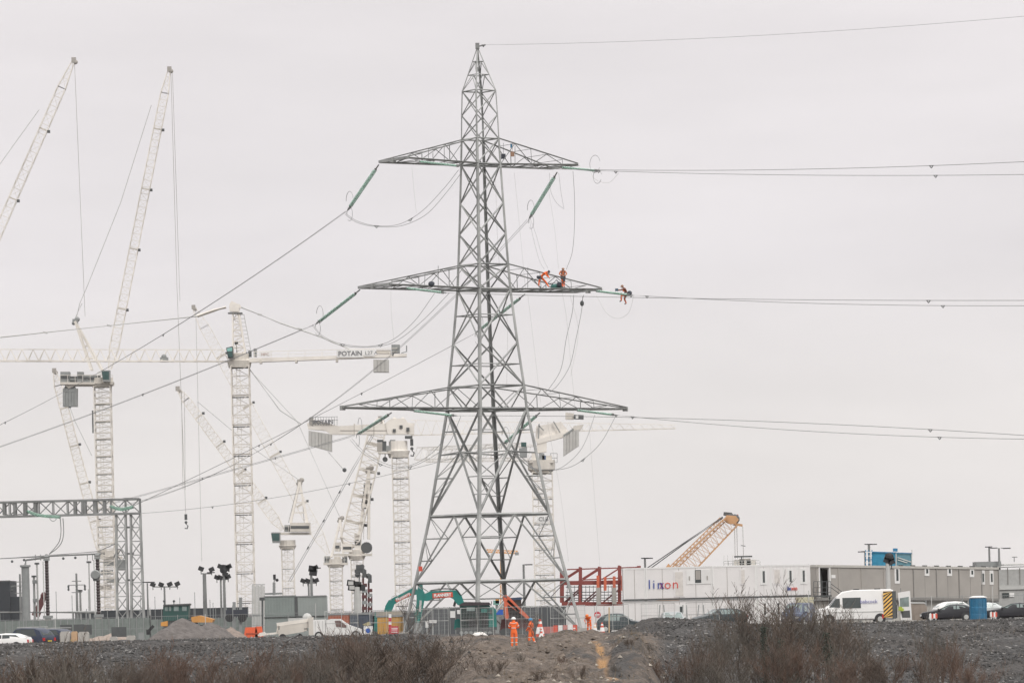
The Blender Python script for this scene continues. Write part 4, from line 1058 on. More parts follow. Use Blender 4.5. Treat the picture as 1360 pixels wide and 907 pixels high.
# tan crawler crane on the right
S = 9.5
T = thing('crawler_crane', 'tan lattice-boom crane rising behind the white cabins', 'crane', (W(893, 800, S).x, F / S, 0))
mb = MB(); A, B = W(888, 775, S), W(972, 692, S); lat(mb, A, B, 3.6, 2.8, 14, .14, .05, h0=2.7, h1=1.9); bm2 = part(mb, 'boom', TAN, T)
mb = MB(); A2, B2 = W(880, 768, S) + Vector((0, 2, 0)), W(960, 690, S) + Vector((0, 2, 0)); lat(mb, A2, B2, .9, .9, 18, .12, .06); part(mb, 'backstay_mast', TAN, T)
mb = MB(); pxpoly(mb, [(961, 690), (965, 684), (977, 685), (981, 690), (976, 696), (967, 695)], S, 1.8, 0, -.9); hd = part(mb, 'boom_head', TAN, T)
mb = MB(); pxpoly(mb, [(976, 694), (986, 696), (986, 699), (974, 697)], S, 1, 0, -.5); pxpoly(mb, [(884, 753), (888, 748), (892, 754), (890, 756)], S, 1, 0, -.5); part(mb, 'runner_sheave', TAN, T)
c = W(976, 689, S); part(MB().ball(c, .7, 8).ball(W(970, 686, S), .55, 8), 'sheave', GREYD, hd)
mb = MB(); part(MB().bar(W(961, 682, S), W(972, 683, S), .5), 'anemometer_bar', GREYD, hd)
part(MB().tube([W(978, 686, S), W(980, 683, S)], .12, 4), 'aerial', REDP, hd)
for q in (0, 1.6): rope(T, [(960, 686 + q), (908, 721 + q), (858 + q * 2, 755 + q)], S, .07, GREYD, 'pendant')
for x in (975.5, 978.5, 986.5): rope(T, [(x, 699), (x + 1, 742)], S, .04, WIREL, 'hoist_rope')
part(MB().bar(W(984, 724, S), W(990, 725, S), .12), 'rope_spreader', GREYM, T)
mb = MB(); boxpx(mb, 876, 779, 902, 797, S, 3.2); boxpx(mb, 872, 797, 908, 806, S, 4.6); part(mb, 'carrier', TAN, T)
# crossing far cable bits seen left of the pylon
# ================================================================== landing gantry of the substation (left)
S = 12.0
T = thing('line_gantry', 'dark grey lattice gantry of the substation with a long horizontal beam, at the left', 'gantry', G(172, S))
mb = MB()
def beamtop(x): return 663.5 + (186 - x) * .012
A, B = W(-160, 667 + 9, S), W(186, 661.5 + 10.5, S); A.z = B.z
bw = 19 / S
lat(mb, A, B, bw, bw, 18, .22, .11); bm2 = part(mb, 'beam', STEELD, T)
for x0 in (6, 20, 34, 47, 100, 113, 126, 139): part(MB().box(W(x0, beamtop(x0) + 9.5 - (x0 > 90) * .3, S), (.3, bw * 1.02, bw * .92)), 'beam_frame', STEELD, bm2)
for (xt, xb, wt, wb) in ((160.5, 162, 12.5, 14.5), (180, 183, 12.5, 17)):
    a = G(xb, S, 0); b = W(xt, 682, S); 
    mb = MB(); a.x = lerp(a.x, b.x, .5); lat(mb, a, Vector((a.x, b.y, b.z)) if False else b, wb / S, wt / S, 9, .2, .1, side=(1, 0, 0)); part(mb, 'column', STEEL, T)
for xa, xb, y in ((170, 174, 700), (170, 174, 735), (171, 174, 770), (168, 173, 662)): part(MB().bar(W(xa - 4, y, S), W(xb + 4, y, S), .2), 'cross_tie', STEELD, T)
mb = MB(); boxpx(mb, 156, 743, 168, 757, S, .9); cbx = part(mb, 'junction_cabinet', GREYM, T)
part(MB().tube([W(150 + 24 * 0 + j * 1.2, 743 - 14 * math.sin(j / 14 * math.pi), S) for j in range(15)], .06, 4), 'cable_loop', WIRE, T)
IG = 'insulator strings hanging at the substation gantry'
for (pts, lb) in (([(36, 678.5), (52, 684), (80, 686.5)], 'green insulator string sagging under the left part of the gantry beam'), ([(146, 672), (160, 676), (177, 673)], 'green insulator string curved across the right end of the gantry beam')):
    a, mm, b = [W(x, y, S * 1.02) for x, y in pts]
    t = thing('insulator_string', lb, 'insulator', a, 0, IG); C_ = smooth([a, mm, b], 10); prof = [.15 if i % 2 else .19 for i in range(len(C_))]
    for q in (-.25, .25): part(MB().tube([p + Vector((0, q, 0)) for p in C_], prof, 8), 'glass_discs', INSUL, t)
    part(MB().bar(C_[-1] - Vector((0, .3, 0)), C_[-1] + Vector((0, .3, 0)), .12), 'yoke_plate', STEELD, t)
t.parent = None
cable([W(65 + j * .8, 686 + 5 * math.sin(j / 14 * math.pi) + 1, S) for j in range(15)], .03, 'small cable loop below the left gantry insulator', 'cable', None, WIRE, 'arcing_loop')
for q, lb in ((0, 'left'), (3.6, 'right')):
    cable(smooth([W(80 + q, 688, S), W(81 + q, 705, S), W(79 + q, 718, S), W(73 + q, 727, S), W(65, 736, S)]), .045, f'{lb} one of the two curved droppers from the gantry to the busbar', 'cable', 'curved droppers at the gantry', WIRE, 'dropper')
cable([W(-60, 690, S), W(0, 685.5, S), W(34, 682, S)], .04, 'cable leaving the gantry insulator towards the left edge', 'cable', None, WIRE, 'conductor')
cable([W(66, 737, S), W(130, 732, S), W(155, 721, S)], .05, 'cable rising from the busbar end to the gantry leg', 'cable', None, WIRE, 'dropper')
# busbar on posts
S = 13
T = thing('busbar', 'grey tubular busbar running level above the insulator posts at the left', 'busbar', G(60, S))
part(MB().tube([W(-80, 746, S), W(64, 738, S), W(134, 735, S)], .09, 8), 'tube', STEELD, T)
for x, y in ((16, 744), (32, 742), (84, 740), (100, 739)): part(MB().ball(W(x, y, S) - Vector((0, 0, .1)), .14, 6), 'clamp', GREYD, T)
for x in (47, 54, 116, 123): part(MB().bar(W(x, 736, S), W(x, 744, S), .07), 'spring_bar', STEELD, T)
for (x, w2, y0, lb, dk) in ((64.5, .22, 740, 'tall dark insulator post carrying the busbar, left of the pair', True), (132, .22, 738, 'tall dark insulator post carrying the busbar beside the lattice mast', True), (36, .42, 750, 'thick grey post with a flat cap at the far left', False)):
    g = G(x, S); T = thing('insulator_post', lb, 'post', g, 0, 'posts of the substation'); top = W(x, y0, S).z
    if dk:
        part(MB().lathe(Vector((g.x, g.y, 2.4)), Vector((g.x, g.y, top - .3)), [(i / 40, w2 if i % 2 else w2 * .72) for i in range(41)], 8), 'insulator', mat('brown_porcelain', (.035, .02, .02), .3), T)
        part(MB().box((g.x, g.y, 1.2), (.62, .6, 2.4)), 'pedestal', CONC, T); part(MB().box((g.x, g.y, 2.5), (.95, .8, .3)).box((g.x, g.y, top - .2), (.6, .5, .25)), 'cap', GREYM, T)
        part(MB().lathe(Vector((g.x, g.y - .0, top - .05)), Vector((g.x, g.y, top + .35)), [(0, .3), (.3, .35), (1, .1)], 8), 'corona_ring', STEELD, T)
        part(MB().bar((g.x - .14 - w2, g.y, 2.4), (g.x - .14 - w2, g.y, top - .4), .1), 'conduit', GREYL, T)
    else:
        part(MB().lathe(g, Vector((g.x, g.y, top)), [(0, w2), (.97, w2 * .95), (.975, w2 * 1.3), (1, w2 * 1.3)], 12), 'column', GREYM, T)
        part(MB().tube([Vector((g.x, g.y, top)), Vector((g.x + .1, g.y, top + .5)), Vector((g.x + 2.0, g.y, top + .7))], .1, 6), 'connector', STEELD, T)
T = thing('voltage_transformer', 'round grey apparatus hung on the dark post by the lattice mast', 'apparatus', W(127, 775, 13.2))
c = W(127, 763, 13.2); part(MB().lathe(c + Vector((0, -.4, 0)), c + Vector((0, .4, 0)), [(0, .4), (.3, .5), (.7, .5), (1, .4)], 14).bar(c, c + Vector((.5, 0, 0)), .15), 'housing', GREYM, T); part(MB().box(c + Vector((.0, 0, -.45)), (.5, .5, .35)), 'base', GREYD, T)
for (x, y0, lb) in ((28.5, 762, 'left wooden-looking cross-arm pole in the substation'), (103.5, 761, 'cross-arm pole standing between the two dark insulator posts')):
    g = G(x, 11.5); T = thing('distribution_pole', lb, 'pole', g, 0, 'cross-arm poles'); tp = W(x, y0, 11.5).z
    part(MB().lathe(g, Vector((g.x, g.y, tp)), [(0, .17), (1, .11)], 8), 'shaft', STEELD, T)
    for dz, hw in ((.9, .55), (1.35, 1.0), (2.2, .6)):
        part(MB().bar((g.x - hw, g.y, tp - dz), (g.x + hw, g.y, tp - dz), .09), 'cross_arm', STEELD, T)
    for s in (-.95, .0, .95): part(MB().lathe(Vector((g.x + s, g.y, tp - 1.35)), Vector((g.x + s, g.y, tp - 2.0)), [(0, .06), (.2, .14), (.5, .08), (.8, .14), (1, .05)], 8), 'insulator', GREYD, T)
for (x, y0, r_, lb) in ((47, 765, .16, 'thin grey mast with a lamp head at the far left'), (51.5, 748, .12, 'slender pale pole with a small disc on top at the far left'), (120.5, 746, .09, 'slender pale pole left of the lattice gantry leg'), (108, 784, .14, 'short grey stub pole beside the cross-arm pole')):
    g = G(x, 11.8); tp = W(x, y0, 11.8).z; T = thing('mast_pole', lb, 'pole', g, 0)
    part(MB().lathe(g, Vector((g.x, g.y, tp)), [(0, r_), (1, r_ * .8)], 8), 'shaft', GREYL if r_ < .13 else STEEL, T); part(MB().box((g.x, g.y, tp), (.5, .4, .2)), 'cap', GREYD, T)
    if x == 47:
        for zz in (6.5, 4.4): part(MB().box((g.x + .1, g.y - .2, zz), (.5, .3, .4)), 'fitting', GREYM, T)
b = thing('dark_shed', 'black flat-roofed building at the far left edge', 'building', G(-10, 10))
g0, g1, g2 = G(-70, 10).x, W(13, 775, 10).x, W(27, 790, 10).x; Y = F / 10
part(MB().box2((g0, Y, 0), (g1, Y + 9, W(6, 771, 10).z)), 'tall_block', mat('black_cladding', (.03, .034, .04), .7), b); part(MB().box2((g1 + .01, Y + .3, 0), (g2, Y + 8, W(20, 792, 10).z)), 'low_block', mat('black_cladding', (.03, .034, .04)), b)
part(MB().box2((g0, Y - .05, W(6, 772.5, 10).z), (g1 + .05, Y + .2, W(6, 770.5, 10).z)), 'parapet', GREYD, b)
for i in range(5): part(MB().box2((g1 - 1 + i * .05 - 1.3 * i, Y - .03, .5), (g1 - .95 - 1.3 * i, Y - .001, 3.6)), 'cladding_rib', GREYD, b)
T = thing('pipe_rail', 'long pale horizontal pipe on low trestles at the left', 'pipe', G(50, 12.6)); a, b_ = W(-60, 813, 12.6), W(134, 812.5, 12.6)
part(MB().tube([a, b_], .16, 8), 'pipe', STEEL, T)
for x in (0, 33, 64, 98, 128): g = G(x, 12.6); part(MB().bar(g, Vector((g.x, g.y, W(x, 813, 12.6).z)), .18), 'trestle', STEELD, T)
c = thing('red_loader_arm', 'small dark red hydraulic arm leaning up beside the black insulator post', 'machine', G(55, 11)); part(MB().bar(W(49, 812, 11), W(59, 791, 11), .5, .7).ball(W(59, 791, 11), .5, 8).bar(W(47, 818, 11), W(50, 811, 11), .9), 'arm', DARKRED, c)
part(MB().bar(W(51, 812, 10.9), W(57, 797, 10.9), .2), 'hydraulic_ram', GREYL, c)
# ================================================================== site buildings
TILT = 0.
def wallpt(o, u, s, z): return Vector((o.x + u.x * s, o.y + u.y * s, z - TILT * s))
def wpanel(mb, o, u, s0, s1, z0, z1, th, out, m=0):
    """slab lying on a wall that starts at o and runs along u; th thick, its face standing `out` proud of the wall line"""
    n = Vector((u.y, -u.x, 0))   # outward (towards the camera)
    P = [wallpt(o, u, s0, z0), wallpt(o, u, s1, z0), wallpt(o, u, s1, z1), wallpt(o, u, s0, z1)]
    return mb.ext([p + n * out for p in P], -n * th, m)
def cabin(label, o, u, Lg, dep, z0, H, wins=(), mt=WHITEC, seams=True, grp='stacked white site cabins', floor_dark=True, ribs=0):
    t = thing('site_cabin', label, 'cabin', (o.x, o.y, z0), 0, grp)
    g = .02
    n = Vector((u.y, -u.x, 0))
    part(wpanel(MB(), o, u, g, Lg - g, z0 + .16, z0 + H - .12, dep, 0), 'wall', mt, t)
    part(wpanel(MB(), o, u, 0, Lg, z0 + H - .14, z0 + H, dep + .06, .04), 'roof_frame', WHITE, t)
    part(wpanel(MB(), o, u, 0, Lg, z0, z0 + .15, dep + .06, .04), 'floor_frame', GREYD if floor_dark else WHITE, t)
    for s in (0, Lg - .13): part(wpanel(MB(), o, u, s, s + .13, z0 + .15, z0 + H - .14, .13, .035), 'corner_post', WHITE, t)
    k = max(2, int(Lg / 1.18))
    for i in range(1, k):
        part(wpanel(MB(), o, u, Lg * i / k - .02, Lg * i / k + .02, z0 + .16, z0 + H - .15, .012, .008), 'panel_joint', TAUPE, t)
    for i in range(k):
        part(wpanel(MB(), o, u, Lg * i / k + .035, Lg * (i + 1) / k - .035, z0 + .18, z0 + H - .17, .02, .014 if i % 2 else .018), 'wall_panel', mt, t)
    for (s0, s1, za, zb, kind) in wins:
        f = wpanel(MB(), o, u, s0, s1, z0 + za, z0 + zb, .06, .06)
        fo = part(f, 'window_frame', WHITE if kind != 'shut' else mt, t)
        if kind == 'big':
            part(wpanel(MB(), o, u, s0 + .75, s1 - .85, z0 + za + .12, z0 + zb - .02, .03, .085), 'pane', GLASS, fo)
            part(wpanel(MB(), o, u, s0 + .8, s1 - .9, z0 + za + .4, z0 + zb - .08, .02, .10), 'roller_blind', TAUPE, fo)
            for s in (s0 + .2, s1 - .35): part(wpanel(MB(), o, u, s, s + .1, z0 + za + .35, z0 + zb - .55, .03, .10), 'shutter_bar', TAUPE, fo)
        elif kind == 'slit':
            part(wpanel(MB(), o, u, lerp(s0, s1, .36), lerp(s0, s1, .66), z0 + za + .2, z0 + zb - .18, .03, .085), 'pane', GLASS, fo)
        elif kind == 'shut':
            part(wpanel(MB(), o, u, s0 + .12, s1 - .12, z0 + za + .1, z0 + zb - .1, .03, .08), 'shutter', mat('shutter_cream', (.66, .62, .58)), fo)
        elif kind == 'door':
            part(wpanel(MB(), o, u, s0 + .1, s1 - .1, z0 + za + .02, z0 + zb - .1, .03, .08), 'door_leaf', GREYL, fo)
    return t
SC_ = 15.0
fo = G(828, SC_, 4.0); fo.z = 0
U0 = Vector((1, 0, 0))
def cabx(px): return G(px, SC_, 4.0).x - fo.x
zU = 2.62
a = cabin('white upper cabin at the left end of the row, next to the red steel frame', fo, U0, cabx(857.5), 6, zU, 2.92)
b = cabin('white upper cabin bearing the blue and red lettering', fo + U0 * cabx(857.7), U0, cabx(946) - cabx(857.7), 6, zU, 2.92, [(cabx(912) - cabx(857.7), cabx(944) - cabx(857.7), 1.35, 2.62, 'big'), (cabx(895) - cabx(857.7), cabx(909) - cabx(857.7), .25, 2.55, 'shut')])
BLUEL = mat('logo_blue', (.02, .06, .32)); REDL = mat('logo_red', (.65, .08, .06))
yb = fo.y - .10
lx = fo.x + cabx(860.5); lz = zU + 1.02
text_part('lettering', 'lin', 1.2, BLUEL, b, (lx, yb, lz), (1, 0, 0), (0, 0, 1), 'blue letters', .01, -.008, space=1.22)
text_part('lettering', 'x', 1.2, mat('logo_purple', (.30, .04, .2)), b, (lx + 1.0, yb, lz), (1, 0, 0), (0, 0, 1), None, .01, -.006, sx=.75)
text_part('lettering', 'on', 1.2, REDL, b, (lx + 1.42, yb, lz), (1, 0, 0), (0, 0, 1), 'red letters', .01, -.008, space=1.1)
c3 = cabin('white upper cabin with one blank shutter, right of the lettered one', fo + U0 * cabx(946.2), U0, cabx(1005) - cabx(946.2), 6, zU, 2.92, [(cabx(983) - cabx(946.2), cabx(991) - cabx(946.2), 1.2, 2.6, 'shut')])
U1 = Vector((.524, .852, 0)).normalized(); o1 = fo + U0 * cabx(1005.3)
kk = ['slit', 'shut', 'slit', 'slit']
lbs = ['white end-on upper cabin with a slit window at the corner of the row', 'white end-on upper cabin with a closed narrow shutter, second from the corner', 'white end-on upper cabin with slit window and small lettering below it', 'last white end-on upper cabin before the taupe building']
for i in range(4):
    q = cabin(lbs[i], o1 + U1 * 2.5 * i, U1, 2.48, 3.0, zU, 2.9, [(.55, 1.75, 1.15, 2.55, kk[i])])
    if i == 2:
        p0 = o1 + U1 * (2.5 * i + .45) + Vector((U1.y, -U1.x, 0)) * .09
        text_part('lettering', 'lin', .5, BLUEL, q, (p0.x, p0.y, zU + .62), U1, (0, 0, 1), None, .008, .01, sx=1.5)
        p0 = p0 + U1 * .75; text_part('lettering', 'xon', .5, REDL, q, (p0.x, p0.y, zU + .62), U1, (0, 0, 1), None, .008, .01, sx=1.5)
lows = [(828, 857.5, 'white lower cabin at the left end of the row'), (857.7, 946, 'white lower cabin beneath the lettered one'), (946.2, 1005, 'white lower cabin in the middle of the row, behind the parked hatchback')]
for i, (xa, xb, lb) in enumerate(lows):
    cabin(lb, fo + U0 * cabx(xa) + Vector((0, .12, 0)), U0, cabx(xb) - cabx(xa), 5.8, 0, 2.60, [(2.6, 3.6, 1.3, 2.2, 'slit')] if i == 1 else [], grp='stacked white site cabins', floor_dark=True)
lb2 = ['corner lower white cabin, end-on', 'second end-on lower white cabin from the corner', 'third end-on lower white cabin from the corner', 'end-on lower white cabin next to the pale yellow fascia']
for i in range(4): cabin(lb2[i], o1 + U1 * 2.5 * i + Vector((.05, .12, 0)), U1, 2.48, 2.9, 0, 2.6, [(.7, 1.6, .9, 2.3, 'slit')])
t = thing('left_wall', 'white flat wall panels in front of the red steel frame, behind the hi-vis worker', 'wall', G(790, 15.2, 0)); t.name = 'white_wall'
for i in range(6): x0 = G(752 + i * 12.7, 15.2, 1.2).x; x1 = G(764.5 + i * 12.7, 15.2, 1.2).x; part(MB().box2((x0, F / 15.2, 0), (x1 - .02, F / 15.2 + .1, 2.25 + .01 * (i % 2))), 'wall_panel', WHITEC, t)
# raking props and railings along the lower cabins
for i, (x0, x1, x2) in enumerate([(874, 884, 879), (905, 914, 909), (925, 937, 931), (1178, 1182, 1180)][:3]):
    g = G(x2, 15.6, 0); t = thing('trestle_frame', ['slim grey A-shaped stand in front of the lower cabins, leftmost', 'slim grey A-shaped stand beside the pale grey car', 'slim grey A-shaped stand right of the pale grey car'][i], 'stand', g, 0, 'A-shaped stands by the cabins')
    for x in (x0, x1): part(MB().bar(G(x, 15.6, 0), W(lerp(x, x2, .5), 803, 15.6), .08), 'upright', GREYM, t)
    part(MB().bar(lerp(G(x0, 15.6, 0), W(lerp(x0, x2, .5), 803, 15.6), .5), lerp(G(x1, 15.6, 0), W(lerp(x1, x2, .5), 803, 15.6), .5), .06), 'cross_rail', GREYM, t)
# rooftop access platform on the cabins
t = thing('roof_platform', 'railed access platform with equipment on the roof of the white cabins', 'platform', W(985, 753, 14.6)); S = 14.6
part(MB().box2(W(961, 752, S) - Vector((0, .5, .05)), W(1008, 751, S) + Vector((0, 2, .06))), 'deck', GREYL, t)
for y in (745, 748.5): part(MB().bar(W(961, y, S) - Vector((0, .5, 0)), W(1008, y - 1, S) - Vector((0, .5, 0)), .06), 'rail', GREYL, t)
for x in range(961, 1010, 6): part(MB().bar(W(x, 751, S) - Vector((0, .5, 0)), W(x, 745, S) - Vector((0, .5, 0)), .06), 'rail_post', GREYL, t)
for (x, w_, y) in ((982, .9, 743), (990, 1.0, 741.5), (998, .9, 743)): c = W(x, 750, S); part(MB().box((c.x, c.y + .8, (c.z + W(x, y, S).z) / 2), (w_, 1, W(x, y, S).z - c.z)), 'air_handler', CREAMD, t)
for x in (961.5, 966.5, 973): part(MB().bar(W(x, 751, S), W(x, 737, S), .03), 'aerial', WIREL, t)
part(MB().bar(W(975, 739, S), W(999, 738.5, S), .14).bar(W(985, 739, S), W(985, 745, S), .1), 'lamp_beam', GREYD, t)
# taupe modular building
TILT = .0185      # the long building falls slightly along its length
to = G(1083.5, 14.62, 4.0); to.z = 0; UT = Vector((.66, .75, 0)).normalized()
NT = Vector((UT.y, -UT.x, 0))
# distance along the wall for a photo column
def ts(px, z=4.0):
    lo, hi = -2, 60
    for _ in range(40):
        mdl = (lo + hi) / 2; p = to + UT * mdl; q = 680 + ((p.x * cR) - (z - HC) * sR) * F / p.y
        if q < px: lo = mdl
        else: hi = mdl
    return lo
TB = thing('modular_building', 'long taupe modular office building on the right with an open door, narrow windows and steps', 'building', to)
z0, z1 = 2.55, 5.50
bnds = [1083.5, 1113.5, 1144, 1174, 1213, 1243.5, 1273.5, 1303.5, 1326]
for i in range(len(bnds) - 1):
    s0, s1 = ts(bnds[i]), ts(bnds[i + 1])
    segs = [(s0, s1)]
    if i == 0: segs = [(s0, ts(1088.3)), (ts(1101.5), s1)]
    for a_, b_ in segs: part(wpanel(MB(), to, UT, a_ + .02, b_ - .02, z0, z1 - .2, .15, 0), 'wall_module', TAUPE, TB)
    if i == 0: part(wpanel(MB(), to, UT, ts(1088.3), ts(1101.5), z0 + 2.72, z1 - .2, .15, 0), 'wall_module', TAUPE, TB)
    part(wpanel(MB(), to, UT, s1 - .06, s1 + .06, z0 - .1, z1 - .1, .1, .05), 'module_post', TAUPED if i > 2 else TAUPE, TB)
    if i > 3: part(wpanel(MB(), to, UT, (s0 + s1) / 2 - .015, (s0 + s1) / 2 + .015, z0, z1 - .22, .02, .012), 'panel_joint', TAUPED, TB)
sE = ts(1326)
part(wpanel(MB(), to, UT, -.05, sE, z1 - .22, z1, 6.5, .10), 'roof_edge', mat('taupe_light', (.5, .48, .44)), TB)
part(wpanel(MB(), to, UT, 0, sE, z0 - .22, z0 - .01, .3, .06), 'floor_beam', TAUPED, TB)
part(wpanel(MB(), to, UT, 0.02, sE, z0, z1 - .25, .1, -5.5), 'rear_wall', TAUPE, TB)
part(MB().ext([to + Vector((0, 0, z0)), to + Vector((0, 0, z1 - .25)), to - NT * 6 + Vector((0, 0, z1 - .25)), to - NT * 6 + Vector((0, 0, z0))], UT * .1), 'end_wall', TAUPE, TB)
part(wpanel(MB(), to, UT, 0, sE, z0 - .3, z0 - .23, 6.4, 0), 'floor', TAUPED, TB)
part(wpanel(MB(), to, UT, .3, sE, 0, z0 - .3, .2, -.5), 'ground_floor_wall', mat('taupe_light', (.5, .48, .44)), TB)
for i in range(1, 9): part(wpanel(MB(), to, UT, sE * i / 8.5 - .1, sE * i / 8.5 + .1, 0, z0 - .23, .2, .02), 'support_leg', GREYM, TB)
dw = part(wpanel(wpanel(wpanel(MB(), to, UT, ts(1087.3), ts(1088.6), z0, z0 + 2.8, .2, .06), to, UT, ts(1101.2), ts(1102.6), z0, z0 + 2.8, .2, .06), to, UT, ts(1088.6), ts(1101.2), z0 + 2.68, z0 + 2.8, .2, .06), 'door_frame', WHITE, TB)
part(wpanel(MB(), to, UT, ts(1089), ts(1101), z0, z0 + 2.7, .1, -1.6), 'inner_wall', GREYM, dw)
part(wpanel(MB(), to, UT, ts(1091.5), ts(1095.5), z0 + .9, z0 + 2.4, .1, -1.2), 'inner_column', GREYL, dw)
part(wpanel(MB(), to, UT, ts(1096.5), ts(1101), z0, z0 + 2.66, .05, -.8), 'open_door_leaf', GREYD, dw)
part(wpanel(MB(), to, UT, ts(1089.5), ts(1098), z0 + .05, z0 + 1.0, .3, -.7), 'red_cabinet', DARKRED, dw)
part(wpanel(MB(), to, UT, ts(1104), ts(1109.5), z0 + 1.75, z0 + 2.05, .02, .03), 'notice', WHITE, TB)
for (xa, xb, ya, yb_) in ((1188, 1194.5, 751, 774.5), (1228, 1234, 751, 764.5), (1258, 1264, 751, 764.5), (1288, 1293.5, 753, 766), (1303, 1307.5, 757, 776), (1314, 1319, 757, 776)):
    s0, s1 = ts(xa), ts(xb); ymid = F / (to + UT * s0).y; za = W(xa, yb_, ymid).z + TILT * s0; zb = W(xa, ya, ymid).z + TILT * s0
    f = part(wpanel(MB(), to, UT, s0, s1, za, zb, .06, .05), 'window_frame', WHITE, TB)
    part(wpanel(MB(), to, UT, lerp(s0, s1, .3), lerp(s0, s1, .72), za + .25, zb - .3, .03, .07), 'pane', GLASS, f)
for i in range(9): 
    s = ts(1196) + (sE - ts(1196)) * i / 8.3
    part(wpanel(wpanel(MB(), to, UT, s - .25, s - .05, z1, z1 + .09, .2, .12), to, UT, s + .1, s + .3, z1, z1 + .09, .2, .12), 'roof_clamp', GREYD, TB)
TILT = 0.
# steps and landing
S = 15.15; mb = MB()
st = part(MB().box2(W(1080, 790.5, S) - Vector((0, .8, 0)), W(1104, 792, S) + Vector((0, .5, 0))), 'landing', GREYD, TB)
for x in (1080, 1085, 1091, 1097, 1102.5): part(MB().bar(W(x, 791, S) - Vector((0, .8, 0)), W(x, 772, S) - Vector((0, .8, 0)), .06), 'baluster', GREYD, st)
for y in (772, 780, 786): part(MB().bar(W(1080, y, S) - Vector((0, .8, 0)), W(1103, y, S) - Vector((0, .8, 0)), .05), 'rail', GREYD, st)
for y in (775, 780): part(MB().bar(W(1103, y, S) - Vector((0, .8, 0)), W(1118, y + 11, S) - Vector((0, .8, 0)), .06), 'rail', GREYD, st)
for i in range(8): part(MB().box(W(1105 + i * 2.7, 793 + i * 2.6, S) - Vector((0, .3, 0)), (.3, 1.0, .05)), 'tread', GREYM, st)
for x in (1081, 1102): part(MB().bar(W(x, 792, S), G(x, S, 0), .1), 'post', GREYD, st)
t = thing('fascia_board', 'pale yellow-green panelled fascia between the white cabins and the steps', 'panel', G(1068, 15.3, 0)); S = 15.3
for i in range(2): part(MB().box2(W(1057, 793 + i * 6.8, S), W(1081, 799.4 + i * 6.8, S) + Vector((0, .3, 0))), 'board', mat('pale_yellow', (.55, .52, .38), .6), t)
part(MB().box2(W(1057, 807, S), W(1081, 809, S) + Vector((0, .3, 0))).box2(G(1057, S, 0), W(1081, 809, S) + Vector((0, .25, 0))), 'base_panel', WHITEC, t)
# right hand grey building
S = 13.6; B = thing('grey_building', 'light grey flat-roofed building cut by the right edge of the picture', 'building', G(1345, S, 0))
part(MB().box2(G(1327, S, 0), W(1420, 754, S) + Vector((0, 8, 0))), 'wall', mat('grey_cladding', (.4, .4, .385), .55), B)
part(MB().box2(W(1326, 753, S) - Vector((0, .2, 0)), W(1420, 750, S) + Vector((0, 8, 0))), 'roof_edge', GREYL, B)
part(MB().box2(W(1326, 783, S) - Vector((0, .15, 0)), W(1420, 776.5, S) + Vector((0, .1, .0))), 'band', GREYL, B)
for x in (1338, 1354): part(MB().box2(W(x, 776, S) - Vector((0, .04, 0)), W(x + .8, 754, S) + Vector((0, .04, 0))), 'panel_joint', TAUPED, B)
part(MB().box2(W(1331, 787, S) - Vector((0, .1, 0)), W(1340, 793, S) + Vector((0, .1, 0))), 'window', GLASS, B); part(MB().box2(W(1340.5, 787, S) - Vector((0, .1, 0)), W(1347, 792, S) + Vector((0, .1, 0))), 'notice', WHITE, B)
part(MB().box2(W(1336, 750, S) + Vector((0, 2, 0)), W(1420, 746.5, S) + Vector((0, 7, 0))), 'plant_housing', GREYL, B)
part(MB().box2(W(1302, 752, S) + Vector((0, 4, 0)), W(1335, 744.5, S) + Vector((0, 8, 0))), 'rear_block', GREYM, B); part(MB().box2(G(1304, S, 0) + Vector((0, 4, 0)), W(1330, 752, S) + Vector((0, 8, 0))), 'rear_wall', GREYM, B)
part(MB().bar(W(1347, 746, S), W(1347, 740, S), .08).bar(W(1344, 739.5, S), W(1351, 739.5, S), .08), 'aerial', GREYM, B)
# blue sheeted scaffold on the taupe roof
S = 14.0; t = thing('sheeted_scaffold', 'scaffold wrapped in bright blue mesh sheeting on the roof of the taupe building', 'scaffold', W(1180, 748, S))
part(MB().ext([W(1158, 732, S), W(1190, 733, S), W(1190, 752, S), W(1158, 752, S)], (0, .06, 0)), 'sheet', BLUEM, t)
part(MB().ext([W(1190, 734, S), W(1211, 735, S), W(1211, 752, S), W(1190, 752, S)], (0, 3, 0)), 'sheet', mat('faded_blue_mesh', (.10, .22, .27), .8), t, 'faded half of the sheeting')
for x in (1149.5, 1153.5, 1158, 1190, 1211): part(MB().bar(W(x, 754, S) - Vector((0, .1, 0)), W(x, 730, S) - Vector((0, .1, 0)), .08), 'standard', BLUEP if x < 1160 else GREYL, t)
for y in (733, 738, 743, 747): part(MB().bar(W(1149, y, S) - Vector((0, .15, 0)), W(1158, y, S) - Vector((0, .15, 0)), .07), 'ledger', WHITE if y != 743 else BLUEP, t)
part(MB().bar(W(1149, 732.5, S) - Vector((0, .12, 0)), W(1211, 734.5, S) - Vector((0, .12, 0)), .08).bar(W(1186, 730, S), W(1192, 730, S), .3), 'top_ledger', BLUEP, t)
for p in (((1192, 740), (1210, 746)), ((1192, 743), (1205, 747))): part(MB().bar(W(*p[0], S) - Vector((0, .12, 0)), W(*p[1], S) - Vector((0, .12, 0)), .08), 'brace', GREYL, t)
